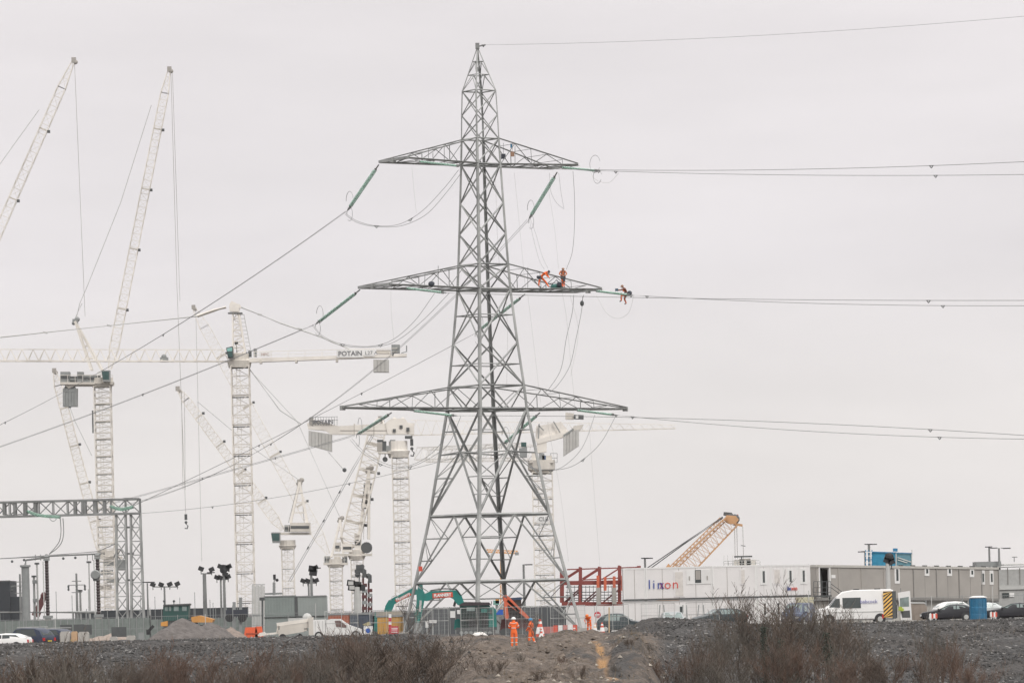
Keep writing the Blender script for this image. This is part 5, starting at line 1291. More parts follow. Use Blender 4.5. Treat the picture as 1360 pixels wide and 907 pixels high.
# red steel frame under construction
S = 14.6; t = thing('red_steelwork', 'dark red steel structure under construction left of the white cabins', 'steelwork', G(790, S, 0)); dR = Vector((0, 5.5, 0))
FL = {}
for (x, yt, yb_) in ((745, 756, 800), (748.5, 757, 800), (770, 752.5, 800), (772.8, 752.5, 800), (795.5, 752, 800), (798.5, 752, 800), (822, 750.5, 800), (825.5, 750.5, 800)):
    back = x in (748.5, 772.8, 798.5, 825.5); o_ = dR if back else Vector((0, 0, 0))
    part(MB().bar(W(x, yb_, S) + o_, W(x, yt, S) + o_, .2), 'column', RUST, t)
for (a_, b_, w2) in (((753, 756), (848, 753), .11), ((746, 774), (826, 773), .38), ((746, 801.5), (828, 801.5), .35), ((769, 770), (826, 767), .1)):
    part(MB().bar(W(*a_, S), W(*b_, S), w2 * .8, w2), 'beam', RUST, t)
part(MB().box(W(848.5, 754, S), (.35, .4, .4)), 'beam_end', RUST, t)
for (a_, b_) in (((750, 770), (770, 757)), ((774, 770), (796, 756)), ((800, 769), (822, 755)), ((748, 801), (771, 781)), ((774, 801), (797, 781)), ((800, 801), (822, 783)), ((750, 768), (770, 755)), ((774, 768), (796, 754)), ((750, 801), (772, 784)), ((778, 801), (799, 784))):
    part(MB().bar(W(*a_, S) + dR * .5, W(*b_, S) + dR * .5, .13), 'diagonal', RUST if a_[1] < 780 else DARKRED, t)
for (x, yt) in ((794, 764), (803.5, 766), (815.5, 765), (827, 764)): part(MB().bar(W(x, 784, S) - Vector((0, .6, 0)), W(x, yt, S) - Vector((0, .6, 0)), .26), 'stub_column', REDO, t)
for (x) in (795, 816): part(MB().box2(W(x - 3, 802, S) - Vector((0, .8, 0)), W(x + 2.2, 780, S) - Vector((0, .5, 0))), 'pier', CONC, t)
for y in (779, 786, 790, 794, 797): part(MB().bar(W(752, y, S) + dR * .8, W(827, y - .5, S) + dR * .8, .07), 'mesh_rail', GREYD, t)
for x in range(754, 828, 5): part(MB().bar(W(x, 799, S) + dR * .8, W(x, 777, S) + dR * .8, .05), 'mesh_post', GREYD, t)
part(MB().box2(W(800, 799, S) + Vector((0, 1, 0)), W(828, 802.5, S) + Vector((0, 4, 0))), 'slab', CONC, t)
# dark hoarding / containers behind the excavators
def hoard(label, x0, x1, y0, S, n, mt, grp='dark hoarding lines', ybase=None, notices=()):
    t = thing('hoarding', label, 'hoarding', G((x0 + x1) / 2, S, 0), 0, grp)
    for i in range(n):
        a_, b_ = lerp(x0, x1, i / n), lerp(x0, x1, (i + 1) / n)
        zt = W((a_ + b_) / 2, y0 - ((a_ + b_) / 2 - (x0 + x1) / 2) * sR, S).z
        X0, X1 = G(a_, S, 1).x, G(b_, S, 1).x
        part(MB().box2((X0 + .015, F / S + .03 * (i % 2), 0), (X1 - .015, F / S + .12, zt)), 'panel', mt, t)
        part(MB().box2((X1 - .04, F / S - .05, 0), (X1 + .04, F / S - .001, zt + .05)), 'post', GREYM, t)
    for (xa, ya, xb, yb_) in notices: mb = MB(); pxpoly(mb, [(xa, ya), (xb, ya), (xb, yb_), (xa, yb_)], S, .03, 0, -.08); part(mb, 'notice', WHITE, t)
    return t
HM = mat('hoarding_grey', (.10, .108, .115), .6, 0, .1, .5, dirt=.15)
h1 = hoard('dark grey hoarding behind the teal excavators', 553, 620, 806.5, 14.4, 9, HM, notices=((598, 811, 604.5, 820), (607, 809.5, 613.5, 815)))
hoard('dark grey hoarding between the orange digger and the right pylon foot', 690, 757, 805.5, 14.4, 9, HM)
hoard('low black hoarding far behind the gravel heap at the left', 100, 330, 808.5, 10.2, 16, mat('hoarding_black', (.035, .04, .045), .7, 0, .1, .5))
hoard('grey-green screened fence behind the parked cars at the left', -20, 200, 822.5, 13.4, 24, mat('screen_green', (.19, .215, .2), .8, 0, .2, 1.5), grp=None)
hoard('grey-green screened fence behind the gravel heap and the flatbed', 200, 436, 819.5, 13.4, 26, mat('screen_green', (.19, .215, .2)), grp=None)
# grey-green container with roof gear
S = 13.8; C_ = thing('shipping_container', 'large grey-green ribbed container left of the cranes with a camera mast on it', 'container', G(390, S, 0))
for (xa, xb, q) in ((351, 393, mat('container_green', (.25, .285, .27), .6, 0, .08, .8, dirt=.12)), (394, 433.5, mat('container_green_pale', (.31, .34, .325), .6, 0, .08, .8, dirt=.12))):
    part(MB().box2(G(xa, S, 0), W(xb, 791, S) + Vector((0, 2.4, 0))), 'box', q, C_)
    for i in range(11): x = lerp(xa + 2, xb - 1, i / 10); part(MB().box2(W(x, 817, S) - Vector((0, .05, 0)), W(x + 1.6, 793, S) + Vector((0, .02, 0))), 'rib', q, C_)
    part(MB().box2(W(xa - .4, 792.5, S) - Vector((0, .09, 0)), W(xb + .3, 790, S) + Vector((0, .05, 0))), 'top_rail', GREYM, C_)
part(MB().box2(W(392, 817, S) - Vector((0, .1, 0)), W(395, 792, S)), 'corner_post', GREYD, C_)
part(MB().box2(W(351, 789.5, S) + Vector((0, .5, 0)), W(374, 786.5, S) + Vector((0, 1.8, 0))), 'roof_unit', GREYM, C_)
part(MB().box2(W(351, 820, S) - Vector((0, .12, 0)), W(434, 817, S)), 'bottom_rail', GREYD, C_)
t = thing('camera_mast', 'short stub mast with a small black camera on the grey-green container', 'mast', W(364, 790, S)); part(MB().bar(W(364, 790, S), W(364, 773, S), .26), 'post', GREYM, t)
part(MB().box(W(364.5, 766, S), (.25, .3, .5)).ball(W(368, 770, S), .16, 6), 'camera', BLACK, t); part(MB().bar(W(364, 773, S), W(364.5, 766, S), .08).bar(W(364, 771, S), W(368, 770, S), .06), 'bracket', GREYM, t)
t = thing('steel_rack', 'rack of tall pale upright bars left of the grey-green container', 'rack', G(343, S, 0))
for i in range(9): x = 335.5 + i * 1.9; part(MB().bar(G(x, S, 0), W(x, 776 + (i % 3), S), .09 if i % 2 else .14), 'upright', GREYL, t)
part(MB().bar(W(335, 776, S), W(352, 776, S), .07).bar(W(335, 817, S), W(350, 817, S), .15), 'rail', GREYM, t)
t = thing('dark_post', 'black post with bracket at the left corner of the grey-green container', 'post', G(348.5, S * 1.01, 0)); part(MB().bar(G(348.5, S * 1.01, 0), W(348.5, 796, S * 1.01), .16).box(W(348, 795, S * 1.01), (.5, .3, .3)), 'post', GREYD, t)
# long dark container row left of centre
def contain(label, x0, x1, y0, S, mt, n=7, grp='containers along the fence', dep=2.4):
    t = thing('shipping_container', label, 'container', G((x0 + x1) / 2, S, 0), 0, grp)
    zt = W((x0 + x1) / 2, y0, S).z; X0, X1 = G(x0, S, 1.5).x, G(x1, S, 1.5).x; Y = F / S
    part(MB().box2((X0, Y, .1), (X1, Y + dep, zt)), 'box', mt, t)
    for i in range(n): x = lerp(X0 + .15, X1 - .3, i / (n - 1)); part(MB().box2((x, Y - .06, .25), (x + .14, Y + .01, zt - .16)), 'rib', mt, t)
    part(MB().box2((X0 - .02, Y - .1, zt - .14), (X1 + .02, Y + .05, zt + .02)), 'top_rail', GREYM, t)
    return t
contain('dull orange-red container behind the white pickup cab', 436, 464, 814.5, 14.0, mat('dull_red_steel', (.42, .12, .06), .6, 0, .15, 1, dirt=.3))
contain('dark blue-grey container right of the orange-red one', 465, 494, 814, 14.0, mat('slate_blue_steel', (.09, .11, .14), .6, 0, .15, 1, dirt=.3))
c_ = contain('ochre yellow container with a dark roof band behind the red notice board', 501, 535, 817, 14.2, mat('ochre_steel', (.62, .34, .07), .6, 0, .15, 1, dirt=.3))
c_b = c_.location; part(MB().box2((G(499, 14.15, 2).x, F / 14.15 - .15, W(517, 819, 14.2).z), (G(545, 14.15, 2).x, F / 14.15 + 2.2, W(517, 811.5, 14.2).z)), 'roof_band', GREYM, c_)
contain('narrow grey container right of the ochre one', 536, 552, 811.5, 14.25, mat('slate_steel', (.14, .155, .16), .6, 0, .15, 1, dirt=.2), 5)

# ================================================================== lamps
LG2 = 'lighting columns on the site'
def lampmast(label, px, yt, S, bar=None, heads=(), r=.09, arms=(), mt=STEELD):
    g = G(px, S, 0); tp = W(px, yt, S)
    t = thing('lighting_column', label, 'lamp post', g, 0, LG2)
    part(MB().lathe(g, Vector((g.x, g.y, tp.z)), [(0, r * 1.5), (.2, r * 1.3), (1, r)], 8), 'column', mt, t)
    if bar: part(MB().bar(W(bar[0], bar[2], S), W(bar[1], bar[2], S), .1), 'crossbar', mt, t)
    for (x, y, k) in heads:
        c = W(x, y, S)
        mb = MB()
        if k == 'flood': mb.box(c, (.52, .35, .42), mx=Matrix.Rotation(.4 if x < px else -.4, 3, 'Y')); mb.bar(c - Vector((0, 0, .2)), c - Vector((0, 0, .55)), .07)
        elif k == 'big': mb.box(c, (.75, .35, .6), mx=Matrix.Rotation(.15, 3, 'Y'))
        elif k == 'flat': mb.box(c, (.75, .25, .10)); 
        elif k == 'ball': mb.ball(c, .38, 8, (1, .7, .9))
        h_ = part(mb, 'lamp_head', BLACK, t)
        if k == 'big' and x < 470 and x > 460: part(MB().box(c + Vector((0, -.2, 0)), (.5, .04, .36)), 'lens', GREYL, h_)
    for (xa, ya, xb, yb_) in arms: part(MB().bar(W(xa, ya, S), W(xb, yb_, S), .07), 'arm', mt, t)
    return t
lampmast('four-lamp lighting mast left of the green-cabbed machine', 220, 778, 13, (204, 237, 779), [(203, 776, 'flood'), (214, 776, 'flood'), (225.5, 775.5, 'flood'), (235.5, 775, 'flood')])
lampmast('small T-topped lamp post right of the lattice gantry', 197.5, 774, 12.5, (192, 203, 773), [(194, 772.8, 'flat'), (201, 772.8, 'flat')], .08)
lampmast('lighting mast with two raised floodlights on a short bar', 273.5, 761, 13.5, (267, 281, 761.5), [(267, 755, 'flood'), (281, 756, 'flood'), (280, 760, 'flat')], .17, [(267, 761, 267, 757), (280, 761, 281, 757)])
lampmast('lighting mast crowned with a dense cluster of black floodlights, the taller of two', 299.5, 764, 13.6, None, [(292.5, 752, 'flood'), (297, 757, 'ball'), (300, 754, 'big'), (304, 752, 'flood'), (299, 762, 'flood')], .12, [(291, 752, 305, 752)])
lampmast('slimmer four-lamp mast beside the tall clustered floodlights', 295, 769, 13.0, (287, 304, 769), [(288, 766.5, 'flood'), (292.5, 766.5, 'flood'), (299, 766, 'flood'), (303, 765.5, 'flood')], .09)
lampmast('mast with a black floodlight cluster above the grey-green container', 415.3, 763, 13.6, None, [(415, 755, 'big'), (419, 753.5, 'flood'), (416, 760, 'big'), (421, 754, 'flat')], .12)
lampmast('four-lamp crossbar mast above the grey-green container', 411.5, 774, 13.0, (402, 421, 774), [(402.5, 771, 'flood'), (408.5, 771, 'flood'), (414.5, 771, 'flood'), (420, 770.5, 'flood')], .09)
lampmast('pale column with two lit-grey square floodlights on its left arm, beside the piling rigs', 476, 779, 13.8, (465, 482, 775), [(466, 774, 'big'), (467.5, 780, 'big'), (474.5, 776, 'big'), (480, 780, 'big')], .3, [(470, 775, 475, 775)], GREYL)
lampmast('single-armed street lamp between the right pylon legs', 697.5, 749, 14, None, [(702, 749.5, 'flat')], .1, [(697.5, 749.5, 701, 749.5)])
lampmast('double-headed street lamp rising behind the lettered white cabin', 858.8, 741, 13.6, None, [(856.5, 741, 'flat'), (862, 741, 'flat')], .1)
lampmast('double-headed street lamp at the left end of the blue sheeting', 1156.5, 722, 12.5, None, [(1153, 722.5, 'flat'), (1160, 722.5, 'flat')], .13)
lampmast('street lamp with its head on the left, left of the blue sheeting', 1150.5, 732, 12.5, None, [(1144, 732.5, 'flat')], .05, [(1144, 732, 1150, 731.5)])
lampmast('thick pale column with a black floodlight head in front of the taupe building', 1181, 747, 16.2, None, [(1179, 740, 'flood'), (1183, 741, 'flood'), (1178, 744, 'flood'), (1184, 746, 'flood'), (1181, 739, 'ball')], .17, [], GREYL)
lampmast('double-headed street lamp above the taupe building at the right', 1316, 726, 12.5, None, [(1313, 726, 'flat'), (1320, 727.5, 'flat')], .1)
lampmast('single-headed street lamp next to the double one at the right', 1329, 727.5, 13.5, None, [(1337, 727.8, 'flat')], .1, [(1329, 727.5, 1335, 727.8)])
# drilling rigs
def rig(label, x0, x1, yt, S, mt):
    t = thing('piling_rig', label, 'piling rig', G((x0 + x1) / 2, S, 0), 0, 'piling rig masts')
    a_ = G((x0 + x1) / 2, S, 0); b_ = W((x0 + x1) / 2, yt, S); b_.x = lerp(a_.x, b_.x, .9); mb = MB(); w_ = (x1 - x0) / S
    part(MB().bar(a_ + Vector((-w_ * .28, 0, 0)), b_ + Vector((-w_ * .28, 0, 0)), w_ * .4), 'leader', mt, t); part(MB().bar(a_ + Vector((w_ * .3, .3, 0)), b_ + Vector((w_ * .3, .3, -1.5)), w_ * .3), 'leader', mt, t)
    for i in range(6): z = lerp(a_.z + 2, b_.z - 1, i / 5); part(MB().box((lerp(a_.x, b_.x, z / b_.z), a_.y - .2, z), (w_ * 1.05, .5, .35)), 'clamp', mt if i % 2 else GREYM, t)
    part(MB().box(b_ + Vector((0, 0, .2)), (w_ * .8, .7, .8)).ball(b_ + Vector((-w_ * .3, 0, .5)), .3, 6), 'head_sheave', GREYD, t)
    part(MB().box(a_ + Vector((0, 1.5, .9)), (3.6, 3, 1.8)), 'carrier', GREYD, t)
    return t
rig('taller dark red piling rig mast behind the dark container', 481, 487.5, 764, 12.8, DARKRED)
rig('shorter dark red piling rig mast with a grey ram, on the right of the pair', 488.5, 494.5, 771, 12.8, DARKRED)
t = thing('rig_head', 'cluster of black pulleys on a thin mast just above the square floodlights', 'pulley head', W(478, 770, 13)); part(MB().box(W(478, 753, 13), (.8, .5, .5)).box(W(477, 758, 13), (.9, .5, .35)).ball(W(481, 752, 13), .25, 6).ball(W(475, 763, 13), .3, 6).bar(W(477, 772, 13), W(478, 752, 13), .12), 'pulleys', GREYD, t)
part(MB().bar(G(478.5, 13, 0), W(477, 772, 13), .14), 'mast', GREYL, t)
# thin lightning rods
k = 0
rodp = [(76, 785), (97, 790), (119, 782), (240, 793), (260, 786), (280, 796), (284, 800), (207, 792), (188, 790), (345, 780), (527, 800), (760, 780), (1040, 770)]
names = ['left of the cross-arm pole', 'beside the cross-arm pole', 'left of the dark post', 'right of the green-cabbed machine', 'left of the two-lamp mast', 'right of the two-lamp mast', 'second right of the two-lamp mast', 'under the four-lamp mast', 'right of the lattice gantry', 'by the rack of bars']
for (x, y), nm_ in zip(rodp[:10], names):
    g = G(x, 13, 0); t = solo(MB().bar(g, Vector((g.x, g.y, W(x, y, 13).z)), .06).box(g + Vector((0, 0, .2)), (.3, .3, .4)), 'slender_rod', GREYM, f'slender upright rod {nm_}', 'rod', g, 'slender rods in the substation')
# ================================================================== vehicles
def car(label, loc, rz, Lc, Wd_, H, prof, paint, cat='car', wins=(), screen=None, rear=None, wr=.32, wx=(.8, -1.6 + .0), lights=True, rails=False, grp='parked cars', glass=GLASS):
    """prof: list of (x, zlow, zbelt, zroof, halfwidth share) from nose to tail; local x forward"""
    t = thing('parked_' + cat.replace(' ', '_'), label, cat, loc, rz, grp)
    hw = Wd_ / 2; mb = MB(); secs = []
    for (x, zl, zb, zr, k) in prof:
        h_ = hw * k; hr = h_ * (1 if zr - zb < .08 else .80)
        half = [(h_ * .88, zl), (h_, zl + .12), (h_, (zl + zb) / 2), (h_ * .97, zb), (hr, zr - .05), (hr * .8, zr), (0, zr + .02)]
        ring = [(x, -a, b) for a, b in half] + [(x, a, b) for a, b in half[-2::-1]]
        secs.append(ring)
    n = len(secs[0])
    for r_ in secs: mb.v += r_
    for i in range(len(secs) - 1):
        for j in range(n - 1):
            a = i * n + j; mb.f.append((a, a + 1, a + n + 1, a + n)); mb.m.append(0)
        mb.f.append((i * n + n - 1, i * n, i * n + n, i * n + 2 * n - 1)); mb.m.append(0)
    mb.f.append(tuple(range(n))); mb.f.append(tuple(range((len(secs) - 1) * n, len(secs) * n))); mb.m += [0, 0]
    bo = part(mb, 'body', paint, t, local=True, smooth=False)
    me_ = bo.data; me_.polygons.foreach_set('use_smooth', [len(p.vertices) == 4 for p in me_.polygons])
    try: me_.set_sharp_from_angle(angle=R(38))
    except Exception: pass
    def at(x):
        for i in range(len(prof) - 1):
            a, b = prof[i], prof[i + 1]
            if b[0] <= x <= a[0]:
                q = (a[0] - x) / max(1e-6, a[0] - b[0]); return [lerp(a[k], b[k], q) for k in range(5)]
        return prof[0] if x > prof[0][0] else prof[-1]
    def sidey(x, z):
        _, zl, zb, zr, k = at(x); h_ = hw * k; hr = h_ * (1 if zr - zb < .08 else .80)
        if z <= zb: return h_
        return lerp(h_ * .97, hr, min(1, (z - zb) / max(.05, zr - .05 - zb)))
    for poly in wins:
        for s in (-1, 1):
            P = [Vector((x, s * (sidey(x, z) + .012), z)) for x, z in poly]
            part(MB().ext(P, (0, -s * .02, 0)), 'side_window', glass, t, local=True)
    def cross(x0, z0, x1, z1, k0, k1, nm, q, off=.02):
        P = [Vector((x0, -hw * k0, z0)), Vector((x0, hw * k0, z0)), Vector((x1, hw * k1, z1)), Vector((x1, -hw * k1, z1))]
        nn = (P[1] - P[0]).cross(P[3] - P[0]).normalized()
        if nn.z < 0: nn = -nn
        return part(MB().ext([p + nn * off for p in P], -nn * .03), nm, q, t, local=True)
    if screen: cross(*screen, .78, .70, 'windscreen', glass)
    if rear: cross(*rear, .76, .68, 'rear_window', glass)
    for x in wx:
        for s in (-1, 1):
            y = s * (hw - .10)
            w_ = part(MB().lathe((x, y - s * .11, wr), (x, y + s * .13, wr), [(0, wr * .8), (.1, wr), (.9, wr), (1, wr * .85)], 18), 'wheel', BLACK, t, local=True)
            part(MB().lathe((x, y + s * .12, wr), (x, y + s * .145, wr), [(0, wr * .62), (1, wr * .5)], 14), 'rim', GREYL, w_, local=True)
            part(MB().lathe((x, y - s * .05, wr + .02), (x, y + s * .105, wr + .02), [(0, wr + .07), (1, wr + .07)], 18), 'wheel_arch', BLACK, t, local=True)
    xf, xr = prof[0][0], prof[-1][0]
    if lights:
        for s in (-1, 1):
            part(MB().box((xf + .0 - .05, s * hw * .66, prof[0][2] - .08), (.14, .32, .16)), 'headlight', GREYL, t, local=True)
            part(MB().box((xr + .03, s * hw * .78, prof[-1][2] - .05), (.12, .22, .24)), 'tail_light', mat('tail_light_red', (.5, .02, .02), .3), t, local=True)
            part(MB().box((at(.9)[0] if False else .75, s * (hw + .09), prof[len(prof) // 2][2] + .04), (.12, .2, .14)), 'mirror', paint, t, local=True)
    part(MB().box((xf + .02, 0, .48), (.06, .5, .11)), 'number_plate', WHITE, t, local=True)
    part(MB().box((xr - .02, 0, .62), (.06, .5, .11)), 'number_plate', mat('plate_yellow', (.65, .5, .06)), t, local=True)
    if rails:
        for s in (-1, 1): part(MB().bar((.3, s * hw * .7, H + .05), (-1.7, s * hw * .7, H + .04), .05), 'roof_rail', GREYL, t, local=True)
    return t
def hatch(L_=4.2, H=1.48):
    a = L_ / 2
    return [(a, .35, .62, .66, .72), (a - .15, .25, .72, .76, .92), (a - .9, .2, .86, .93, .98), (a - 1.25, .2, .92, .98, 1), (a - 1.95, .2, .94, H - .05, 1), (a - 2.5, .2, .95, H, 1), (-a + .9, .2, .97, H - .04, 1), (-a + .45, .22, .98, H - .2, .98), (-a + .12, .25, .98, 1.04, .95), (-a, .35, .8, .85, .88)]
def hwin(L_=4.2, H=1.48):
    a = L_ / 2
    return [[(a - 1.40, .98), (a - 2.02, H - .14), (a - 2.35, H - .1), (a - 2.35, .98)], [(a - 2.42, .98), (a - 2.42, H - .1), (-a + .95, H - .12), (-a + .6, 1.02)]]
HS = lambda L_=4.2, H=1.48: (L_ / 2 - 1.28, 1.0, L_ / 2 - 1.93, H - .08)
HR = lambda L_=4.2, H=1.48: (-L_ / 2 + .14, 1.06, -L_ / 2 + .45, H - .24)
DBL = mat('dark_blue_paint', (.02, .03, .06), .3, .1, .1, 1); DGR = mat('dark_green_grey_paint', (.035, .05, .055), .3, .1, .1, 1); SIL = mat('silver_paint', (.42, .44, .44), .35, .3, .05, 1)
BLV = mat('blue_van_paint', (.075, .095, .15), .35, .1, .08, 1); BLKP = mat('black_car_paint', (.018, .018, .022), .25, .1, .1, 1); WHT = mat('white_car_paint', (.78, .77, .75), .3, 0, .04, 1)
GLC = mat('painted_sky_glass', (.22, .27, .26), .15, 0, .25, 1.5)  # the sky's reflection is painted in as a pale base colour
def onb(px, S, z=0.): return G(px, S, z)
car('white car at the far left edge, only its tail in view', onb(3, 17.6, -.05), R(172), 4.4, 1.8, 1.4, hatch(4.4, 1.36), WHT, wins=hwin(4.4, 1.36), screen=HS(4.4, 1.36), rear=HR(4.4, 1.36), wx=(1.35, -1.3))
car('dark blue people carrier parked between the white and the silver-edged car', onb(34, 17.0, 0), R(150), 4.6, 1.85, 1.68, hatch(4.6, 1.68), DBL, wins=hwin(4.6, 1.68), screen=HS(4.6, 1.68), rear=HR(4.6, 1.68), wx=(1.4, -1.4), rails=True)
car('dark estate car with pale roof rails, right-hand one of the three at the left', onb(66, 16.8, 0), R(148), 4.4, 1.8, 1.56, hatch(4.4, 1.54), DBL, wins=hwin(4.4, 1.54), screen=HS(4.4, 1.54), rear=HR(4.4, 1.54), wx=(1.4, -1.4), rails=True, glass=GLASS)
car('dark grey-green hatchback parked behind the mesh fence, left of the pale cones', onb(826, 16.2, .05), R(-6), 4.1, 1.75, 1.62, hatch(4.1, 1.58), DGR, wins=hwin(4.1, 1.58), screen=HS(4.1, 1.58), rear=HR(4.1, 1.58), wx=(1.25, -1.25), glass=GLC)
car('pale silver-green car seen head-on in front of the lower cabins', onb(894, 15.8, .1), R(-84), 4.0, 1.9, 1.55, hatch(4.0, 1.52), SIL, wins=hwin(4.0, 1.52), screen=HS(4.0, 1.52), rear=HR(4.0, 1.52), wx=(1.25, -1.25), glass=GLC)
car('dark grey car with a pale windscreen right of the silver-green one', onb(955, 16, .35), R(-160), 4.5, 1.8, 1.48, hatch(4.5, 1.46), DGR, wins=hwin(4.5, 1.46), screen=HS(4.5, 1.46), rear=HR(4.5, 1.46), wx=(1.4, -1.35), glass=GLC)
# white van with chevrons
VP = [(3.0, .45, .95, 1.0, .8), (2.9, .35, 1.1, 1.18, .92), (2.25, .3, 1.25, 1.36, .97), (1.9, .3, 1.3, 1.5, 1), (1.35, .3, 1.35, 2.15, 1), (.9, .3, 1.4, 2.5, 1), (.1, .3, 1.45, 2.62, 1), (-2.8, .3, 1.45, 2.62, 1), (-2.95, .32, 1.45, 2.55, 1)]
SV = 17.3; vl = onb(1135, SV, .38)
v = car('white high-roof van with orange and black chevrons at its rear and its back door open', vl, R(180), 6, 2.05, 2.62, VP, WHT, cat='van', wins=[[(2.0, 1.32), (1.45, 2.0), (1.15, 2.0), (1.15, 1.32)], [(.95, 1.25), (.95, 2.05), (-.45, 2.05), (-.45, 1.25)]], screen=(1.95, 1.45, 1.38, 2.1), wr=.36, wx=(2.0, -1.9), lights=False, grp=None)
yb = vl.y - 1.03
# chevrons: coloured stripes on the rear quarter
x0, x1 = G(1172, SV, 1.5).x, G(1184, SV, 1.5).x; zA, zB = .85, 2.85
part(MB().box2((x0, yb - .03, zA), (x1, yb - .005, zB)), 'chevron_panel', mat('chevron_yellow', (.85, .52, .12), .5), v)
for i in range(9):
    z = zA - .55 + i * .30
    P = [(x0, z), (x1, z + .62), (x1, z + .76), (x0, z + .14)]
    P2 = [(a, max(zA, min(zB, b))) for a, b in P]
    if P2[0][1] < P2[3][1] or P2[1][1] < P2[2][1]: part(MB().ext([Vector((a, yb - .036, b)) for a, b in P2], (0, .004, 0)), 'chevron_stripe', mat('chevron_black', (.05, .03, .03)), v)
part(MB().box2((x0 - .12, yb - .04, .78), (x0 - .0, yb, 1.1)), 'tail_light', mat('tail_light_red', (.5, .02, .02)), v)
part(MB().box2((G(1105, SV).x, yb - .02, 1.30), (G(1172, SV).x, yb + .01, 1.36)), 'side_moulding', GREYL, v)
text_part('lettering', 'babcock', .40, mat('lettering_violet', (.22, .22, .42)), v, (G(1141, SV, 2).x, yb - .03, 1.98), (1, 0, 0), (0, 0, 1), 'violet-grey lettering', .005, .004)
for x in (1137, 1165): part(MB().box((G(x, SV, 3).x, vl.y, 3.04), (.45, .3, .1)), 'roof_vent', BLACK, v)
part(MB().box2((G(1184.4, SV).x, yb - .03, .75), (G(1189.5, SV).x, yb + .0, 2.85)), 'dark_gap_strip', GREYD, v)  # dark strip paints the shade in the gap before the open door
part(MB().box2((G(1188, SV).x, yb + .3, .8), (G(1191, SV).x, yb + 1.8, 1.8)), 'load_interior', HARN, v)
dx0, dx1 = G(1191.5, SV, 1.6).x, G(1209.5, SV, 1.6).x; dy = yb + .1
dd = part(MB().ext([Vector(p) for p in ((dx0, dy, 2.72), (dx1 - .1, dy, 2.85), (dx1, dy, .62), (dx0 + .2, dy, .62))], (0, .07, 0)), 'open_rear_door', WHT, v, 'open rear door swung round')
part(MB().ext([Vector(p) for p in ((dx0 + .15, dy - .02, 2.3), (dx1 - .2, dy - .02, 2.4), (dx1 - .2, dy - .02, 1.65), (dx0 + .15, dy - .02, 1.65))], (0, .02, 0)), 'door_window', GLC, dd)
part(MB().ext([Vector(p) for p in ((dx0 + .2, dy - .02, 1.3), (dx1 - .15, dy - .02, 1.35), (dx1 - .12, dy - .02, .8), (dx0 + .3, dy - .02, .8))], (0, .02, 0)), 'lower_trim', GREYD, dd)
g = solo(MB().box((G(1194, SV, 1.5).x, dy - .2, 1.5), (.26, .1, .3), mx=Matrix.Rotation(.2, 3, 'Y')).box((G(1197, SV, 1.5).x, dy - .22, 1.42), (.2, .1, .2), mx=Matrix.Rotation(-.4, 3, 'Y')), 'hivis_vest', mat('hivis_yellow', (.4, .48, .06), .7), 'folded yellow hi-vis vest hanging in the open van door', 'vest', Vector((G(1195, SV, 1.5).x, dy - .25, 1.3)))
# blue small van / car left of the white van
car('small blue van with a pale green windscreen beside the white cabins', onb(1060, 16.2, .25), R(-112), 3.9, 1.8, 1.85, [(1.95, .4, .75, .8, .85), (1.8, .3, .9, .98, .96), (1.2, .25, 1.0, 1.1, 1), (.6, .25, 1.05, 1.78, 1), (.3, .25, 1.05, 1.85, 1), (-1.8, .25, 1.05, 1.85, 1), (-1.95, .3, 1.05, 1.75, 1)], BLV, cat='van', wins=[[(.8, 1.08), (.5, 1.62), (.0, 1.65), (.0, 1.08)]], screen=(1.15, 1.1, .64, 1.74), wx=(1.2, -1.2), glass=GLC, grp=None)
COU = lambda: [(2.2, .35, .6, .64, .75), (2.0, .22, .7, .76, .93), (1.1, .2, .82, .9, 1), (.75, .2, .86, .95, 1), (-.05, .2, .9, 1.28, 1), (-.6, .2, .92, 1.33, 1), (-1.2, .2, .94, 1.25, 1), (-1.85, .2, .95, 1.0, .97), (-2.2, .3, .85, .88, .88)]
car('black saloon behind the bank, left of the blue cylinder', onb(1262, 17.4, .42), R(168), 4.5, 1.8, 1.35, COU(), BLKP, wins=[[(.6, .95), (.0, 1.2), (-.55, 1.22), (-.55, .95)], [(-.62, .95), (-.62, 1.22), (-1.15, 1.16), (-1.5, .98)]], screen=(.7, .97, -.02, 1.27), rear=(-1.8, 1.0, -1.22, 1.24), wx=(1.35, -1.35), glass=GLC)
car('black saloon cut by the right edge of the picture', onb(1345, 17.4, .42), R(172), 4.5, 1.8, 1.35, COU(), BLKP, wins=[[(.6, .95), (.0, 1.2), (-.55, 1.22), (-.55, .95)], [(-.62, .95), (-.62, 1.22), (-1.15, 1.16), (-1.5, .98)]], screen=(.7, .97, -.02, 1.27), rear=(-1.8, 1.0, -1.22, 1.24), wx=(1.35, -1.35), glass=GLC)
car('white-roofed car mostly hidden behind the black saloon', onb(1275, 16.4, .42), R(8), 4.3, 1.8, 1.5, hatch(4.3, 1.5), WHT, wins=hwin(4.3, 1.5), screen=HS(4.3, 1.5), rear=HR(4.3, 1.5), wx=(1.3, -1.3), glass=GLC)
car('silver car half hidden behind the blue cylinder', onb(1318, 16.2, .3), R(6), 4.3, 1.8, 1.5, hatch(4.3, 1.46), SIL, wins=hwin(4.3, 1.46), screen=HS(4.3, 1.46), rear=HR(4.3, 1.46), wx=(1.3, -1.3), glass=GLC)
